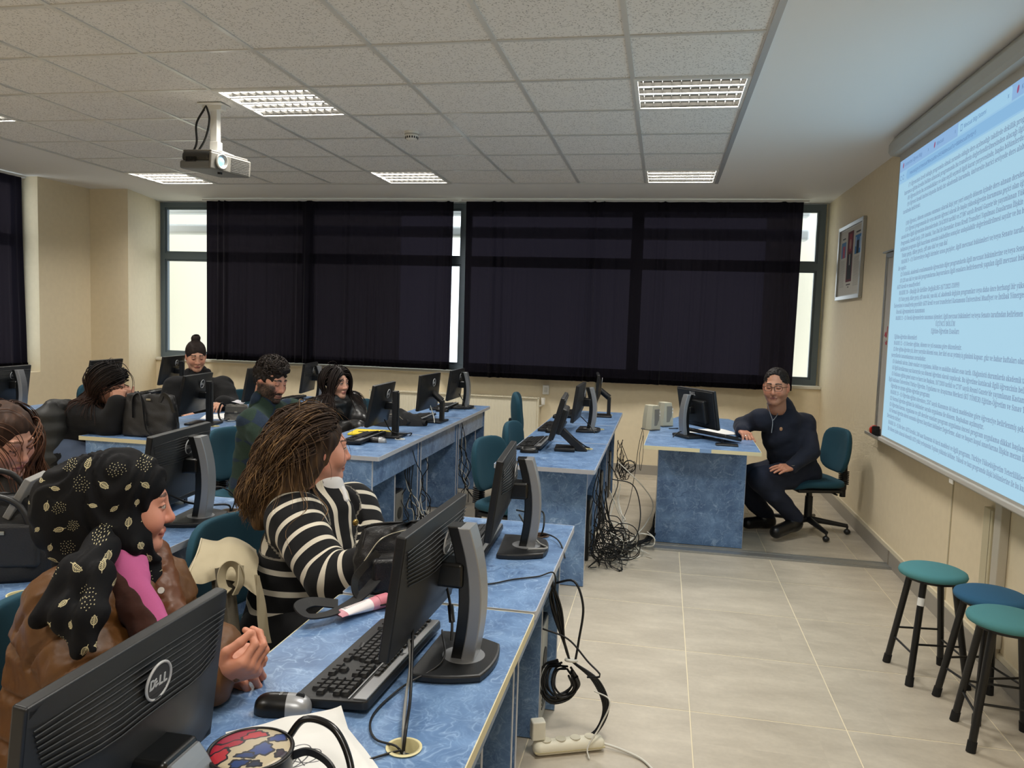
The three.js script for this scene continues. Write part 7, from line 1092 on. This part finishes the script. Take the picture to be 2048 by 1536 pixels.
  // scarf
  const leaf = canvasTex(1024, 1024, (c, w, h) => {
    c.fillStyle = '#101013'; c.fillRect(0, 0, w, h); let s = 77; const r = () => (s = (s * 16807) % 2147483647) / 2147483647;
    const one = (x, y, a, L, kind) => { for (const ox of [-w, 0, w]) for (const oy of [-h, 0, h]) { c.save(); c.translate(x + ox, y + oy); c.rotate(a); c.strokeStyle = '#d6cba2'; c.fillStyle = '#d8cda0'; c.lineWidth = 3.4; c.lineCap = 'round';
      if (kind === 2) { for (let k = 0; k < 30; k++) { const q = Math.sqrt(k / 30) * L * 0.9, t = k * 2.4; c.fillRect(q * Math.cos(t) * 1.3, q * Math.sin(t), 5, 5); } }
      else { c.beginPath(); c.moveTo(0, L * 0.75); c.lineTo(0, -L * 0.5); c.stroke(); c.beginPath(); c.moveTo(0, L * 0.5); c.quadraticCurveTo(-L * 0.6, L * 0.1, 0, -L * 0.62); c.quadraticCurveTo(L * 0.6, L * 0.1, 0, L * 0.5); kind ? c.stroke() : c.stroke(); for (let k = -2; k < 3; k++) { const yy = k * L * 0.17; c.beginPath(); c.moveTo(-L * 0.24, yy - L * 0.1); c.lineTo(0, yy + L * 0.06); c.lineTo(L * 0.24, yy - L * 0.1); c.stroke(); } }
      c.restore(); } };
    const n = 8; for (let i = 0; i < n; i++) for (let k = 0; k < n; k++) { const q = r(); one((i + 0.5 + (r() - 0.5) * 0.5 + (k % 2) * 0.5) * w / n, (k + 0.5 + (r() - 0.5) * 0.4) * h / n, r() * 6.28, 36 + r() * 20, q < 0.16 ? 2 : 1); }
  });
  const H = (x, y, z) => V(x, y, z).applyMatrix4(M), S = 0.98;
  const sc = [...inM(M, [ell(V(0, 0.04, -0.02), 0.092, 0.1, 0.108, 0.03), ell(V(0, 0.005, -0.115), 0.082, 0.088, 0.085, 0.06), cone(V(0, -0.06, -0.04), V(0, -0.16, -0.02), 0.088, 0.08, 0.05), cone(V(0.05, -0.075, 0.0), V(-0.05, -0.075, 0.0), 0.058, 0.058, 0.04), cone(V(0, -0.128, 0.03), V(0, -0.19, 0.055), 0.06, 0.055, 0.04), cone(V(0, -0.06, -0.13), V(0, -0.13, -0.07), 0.06, 0.07, 0.05), cut(ell(V(0, -0.04, 0.1), 0.06, 0.098, 0.066, 0.01))])];
  const wr = (x, y, z) => 0.006 * Math.sin((x * 0.8 + y * 1.1 + 0.4 * n3(x * 9, y * 9, z * 9)) * 46) * 0.6 + 0.006 * n3(x * 13, y * 13, z * 13);
  const scarfMat = phys(0xffffff, 0.75, { map: leaf, specularIntensity: 0.4 }), suv = (x, y, z) => { const t = Math.atan2(z - M.elements[14], x - M.elements[12]); return [(x * 0.8 - z * 0.45) / 0.36, y / 0.36]; };
  g.add2('headscarf', setUV(garment(sc, 0.0, 0.0055, { folds: wr, slack: 0.03 }), suv), scarfMat);
  const t0 = J(205, 1085, 1.75), t1 = J(180, 1150, 1.64), t2 = J(150, 1230, 1.585), t3 = J(158, 1300, 1.56), t4 = J(158, 1285, 1.555);
  const tail = [cone(t0, t1, 0.035, 0.04, 0.03), cone(t1.clone().add(V(-0.03, 0, 0)), t2.clone().add(V(-0.03, 0, 0)), 0.026, 0.028, 0.03), cone(t1.clone().add(V(0.03, 0, 0)), t2.clone().add(V(0.035, 0, 0)), 0.026, 0.028, 0.03), cone(t2.clone().add(V(-0.02, 0, 0)), t3.clone().add(V(-0.005, 0, 0)), 0.028, 0.016, 0.03), cone(t1.clone().add(V(-0.05, 0, 0)), t2.clone().add(V(-0.075, -0.01, 0.01)), 0.024, 0.02, 0.03), cone(t2.clone().add(V(0.035, 0, 0)), t4.clone().add(V(0.03, -0.01, 0)), 0.028, 0.014, 0.03)];
  g.add2('scarf_tail', setUV(garment(tail, 0.0, 0.005, { folds: (x, y, z) => 0.008 * Math.sin(x * 120 + 2 * n3(x * 10, y * 8, z * 10)) * 0.5 + 0.004 * n3(x * 25, y * 18, z * 25) }), suv), scarfMat);
}
// ---------------------------------------------------------------- coats over the chairs
{
  const t = thing('trench_coat', 'beige trench coat thrown over the chair of the striped cardigan woman', 'coat', [-1.5, 0, -2.5]), at = (g) => g.translate(1.5, 0, 2.5), beige = cloth(0xb9ad90, 0.8, { side: THREE.DoubleSide });
  const a = J(405, 1085, 2.6), b = J(490, 1090, 2.62), c = J(385, 1160, 2.5), d = J(430, 1170, 2.46), e = J(500, 1165, 2.42);
  const rows = [[[402, 1076, 2.68], [432, 1082, 2.69], [456, 1074, 2.68], [488, 1083, 2.68], [512, 1100, 2.66]], [[398, 1094, 2.6], [430, 1092, 2.6], [462, 1086, 2.59], [496, 1098, 2.59], [517, 1120, 2.58]], [[388, 1124, 2.53], [422, 1122, 2.52], [455, 1118, 2.5], [486, 1126, 2.5], [516, 1150, 2.5]], [[376, 1150, 2.49], [408, 1146, 2.47], [440, 1134, 2.45], [472, 1146, 2.45], [522, 1180, 2.46]], [[366, 1162, 2.47], [402, 1168, 2.455], [440, 1158, 2.44], [474, 1166, 2.44], [524, 1200, 2.45]]];
  const curves = rows.map((r) => new THREE.CatmullRomCurve3(r.map((p) => J(...p))));
  mesh('shoulders', at(sheet((u, v) => { const p = new THREE.CatmullRomCurve3(curves.map((q) => q.getPoint(u))).getPoint(v); return p.addScaledVector(FWD, 0.008 * n3(p.x * 22, p.y * 16, p.z * 22) + 0.004 * n3(p.x * 50, p.y * 40, p.z * 50)); }, 36, 26)), beige, t);
  mesh('flap', at(sheet((u, v) => J(mix(403, mix(378, 366, v), u) + 0 * v, mix(1078, 1158, u) + mix(0, 10, v) * (1 - u), mix(2.66, 2.46, u) + 0.05 * v), 14, 4)), beige, t);
  mesh('piping', at(tube([J(403, 1077, 2.67), J(398, 1096, 2.59), J(387, 1126, 2.525), J(376, 1151, 2.485)], 0.0028, 24, 6)), cloth(0xcfc4a8, 0.8), t);
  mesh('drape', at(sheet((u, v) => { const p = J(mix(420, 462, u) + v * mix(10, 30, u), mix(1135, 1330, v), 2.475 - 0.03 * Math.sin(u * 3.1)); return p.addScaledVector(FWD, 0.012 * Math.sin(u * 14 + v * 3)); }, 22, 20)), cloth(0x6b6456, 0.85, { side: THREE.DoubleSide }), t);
  mesh('lining', at(sheet((u, v) => { const p = J(mix(508, 520, u) + v * mix(12, 24, u), mix(1150, 1285, v), 2.44); return p.addScaledVector(FWD, 0.006 * Math.sin(u * 5 + v * 7)); }, 8, 18)), beige, t);
  const bl = J(447, 1140, 2.44), rt = V(0.98, 0, -0.19); const loop = []; for (let i = 0; i <= 10; i++) { const q = -1.2 + i * 0.6; loop.push(bl.clone().addScaledVector(rt, 0.03 + 0.026 * Math.cos(q)).add(V(0, -0.015 + 0.042 * Math.sin(q), 0)).addScaledVector(FWD, -0.004 * i).toArray()); }
  mesh('belt', at(merge([strap(loop, 0.028, 0.004), strap([bl.clone().addScaledVector(rt, 0.06).add(V(0, 0.02, 0.01)).toArray(), bl.clone().addScaledVector(rt, 0.068).add(V(0, -0.03, 0.03)).toArray(), bl.clone().addScaledVector(rt, 0.055).add(V(0, -0.065, 0.035)).toArray()], 0.03, 0.004)])), beige, t);
  const k = thing('black_coat', 'black quilted coat hung over the chair of the woman in black sweater', 'coat', [-4.05, 0, -4.45]);
  mesh('body', garment([cone(J(100, 822, 4.95), J(132, 815, 5.1), 0.05, 0.04, 0.05), cone(J(100, 845, 4.95), J(98, 915, 4.92), 0.095, 0.085, 0.06), cone(J(122, 845, 5.05), J(118, 910, 5.02), 0.08, 0.07, 0.05)], 0.012, 0.009, { folds: (x, y, z) => 0.006 * Math.sin(y * 70) + 0.01 * n3(x * 12, y * 16, z * 12) }).translate(4.05, 0, 4.45), cloth(0x1d1d1b, 0.6), k);
  mesh('hood', garment([cone(J(118, 822, 4.98), J(138, 812, 5.1), 0.04, 0.035, 0.03)], 0.012, 0.008, { folds: folds(0.012, 20, 20) }).translate(4.05, 0, 4.45), cloth(0x141413, 0.7), k);
}
renderer.render(scene, camera);
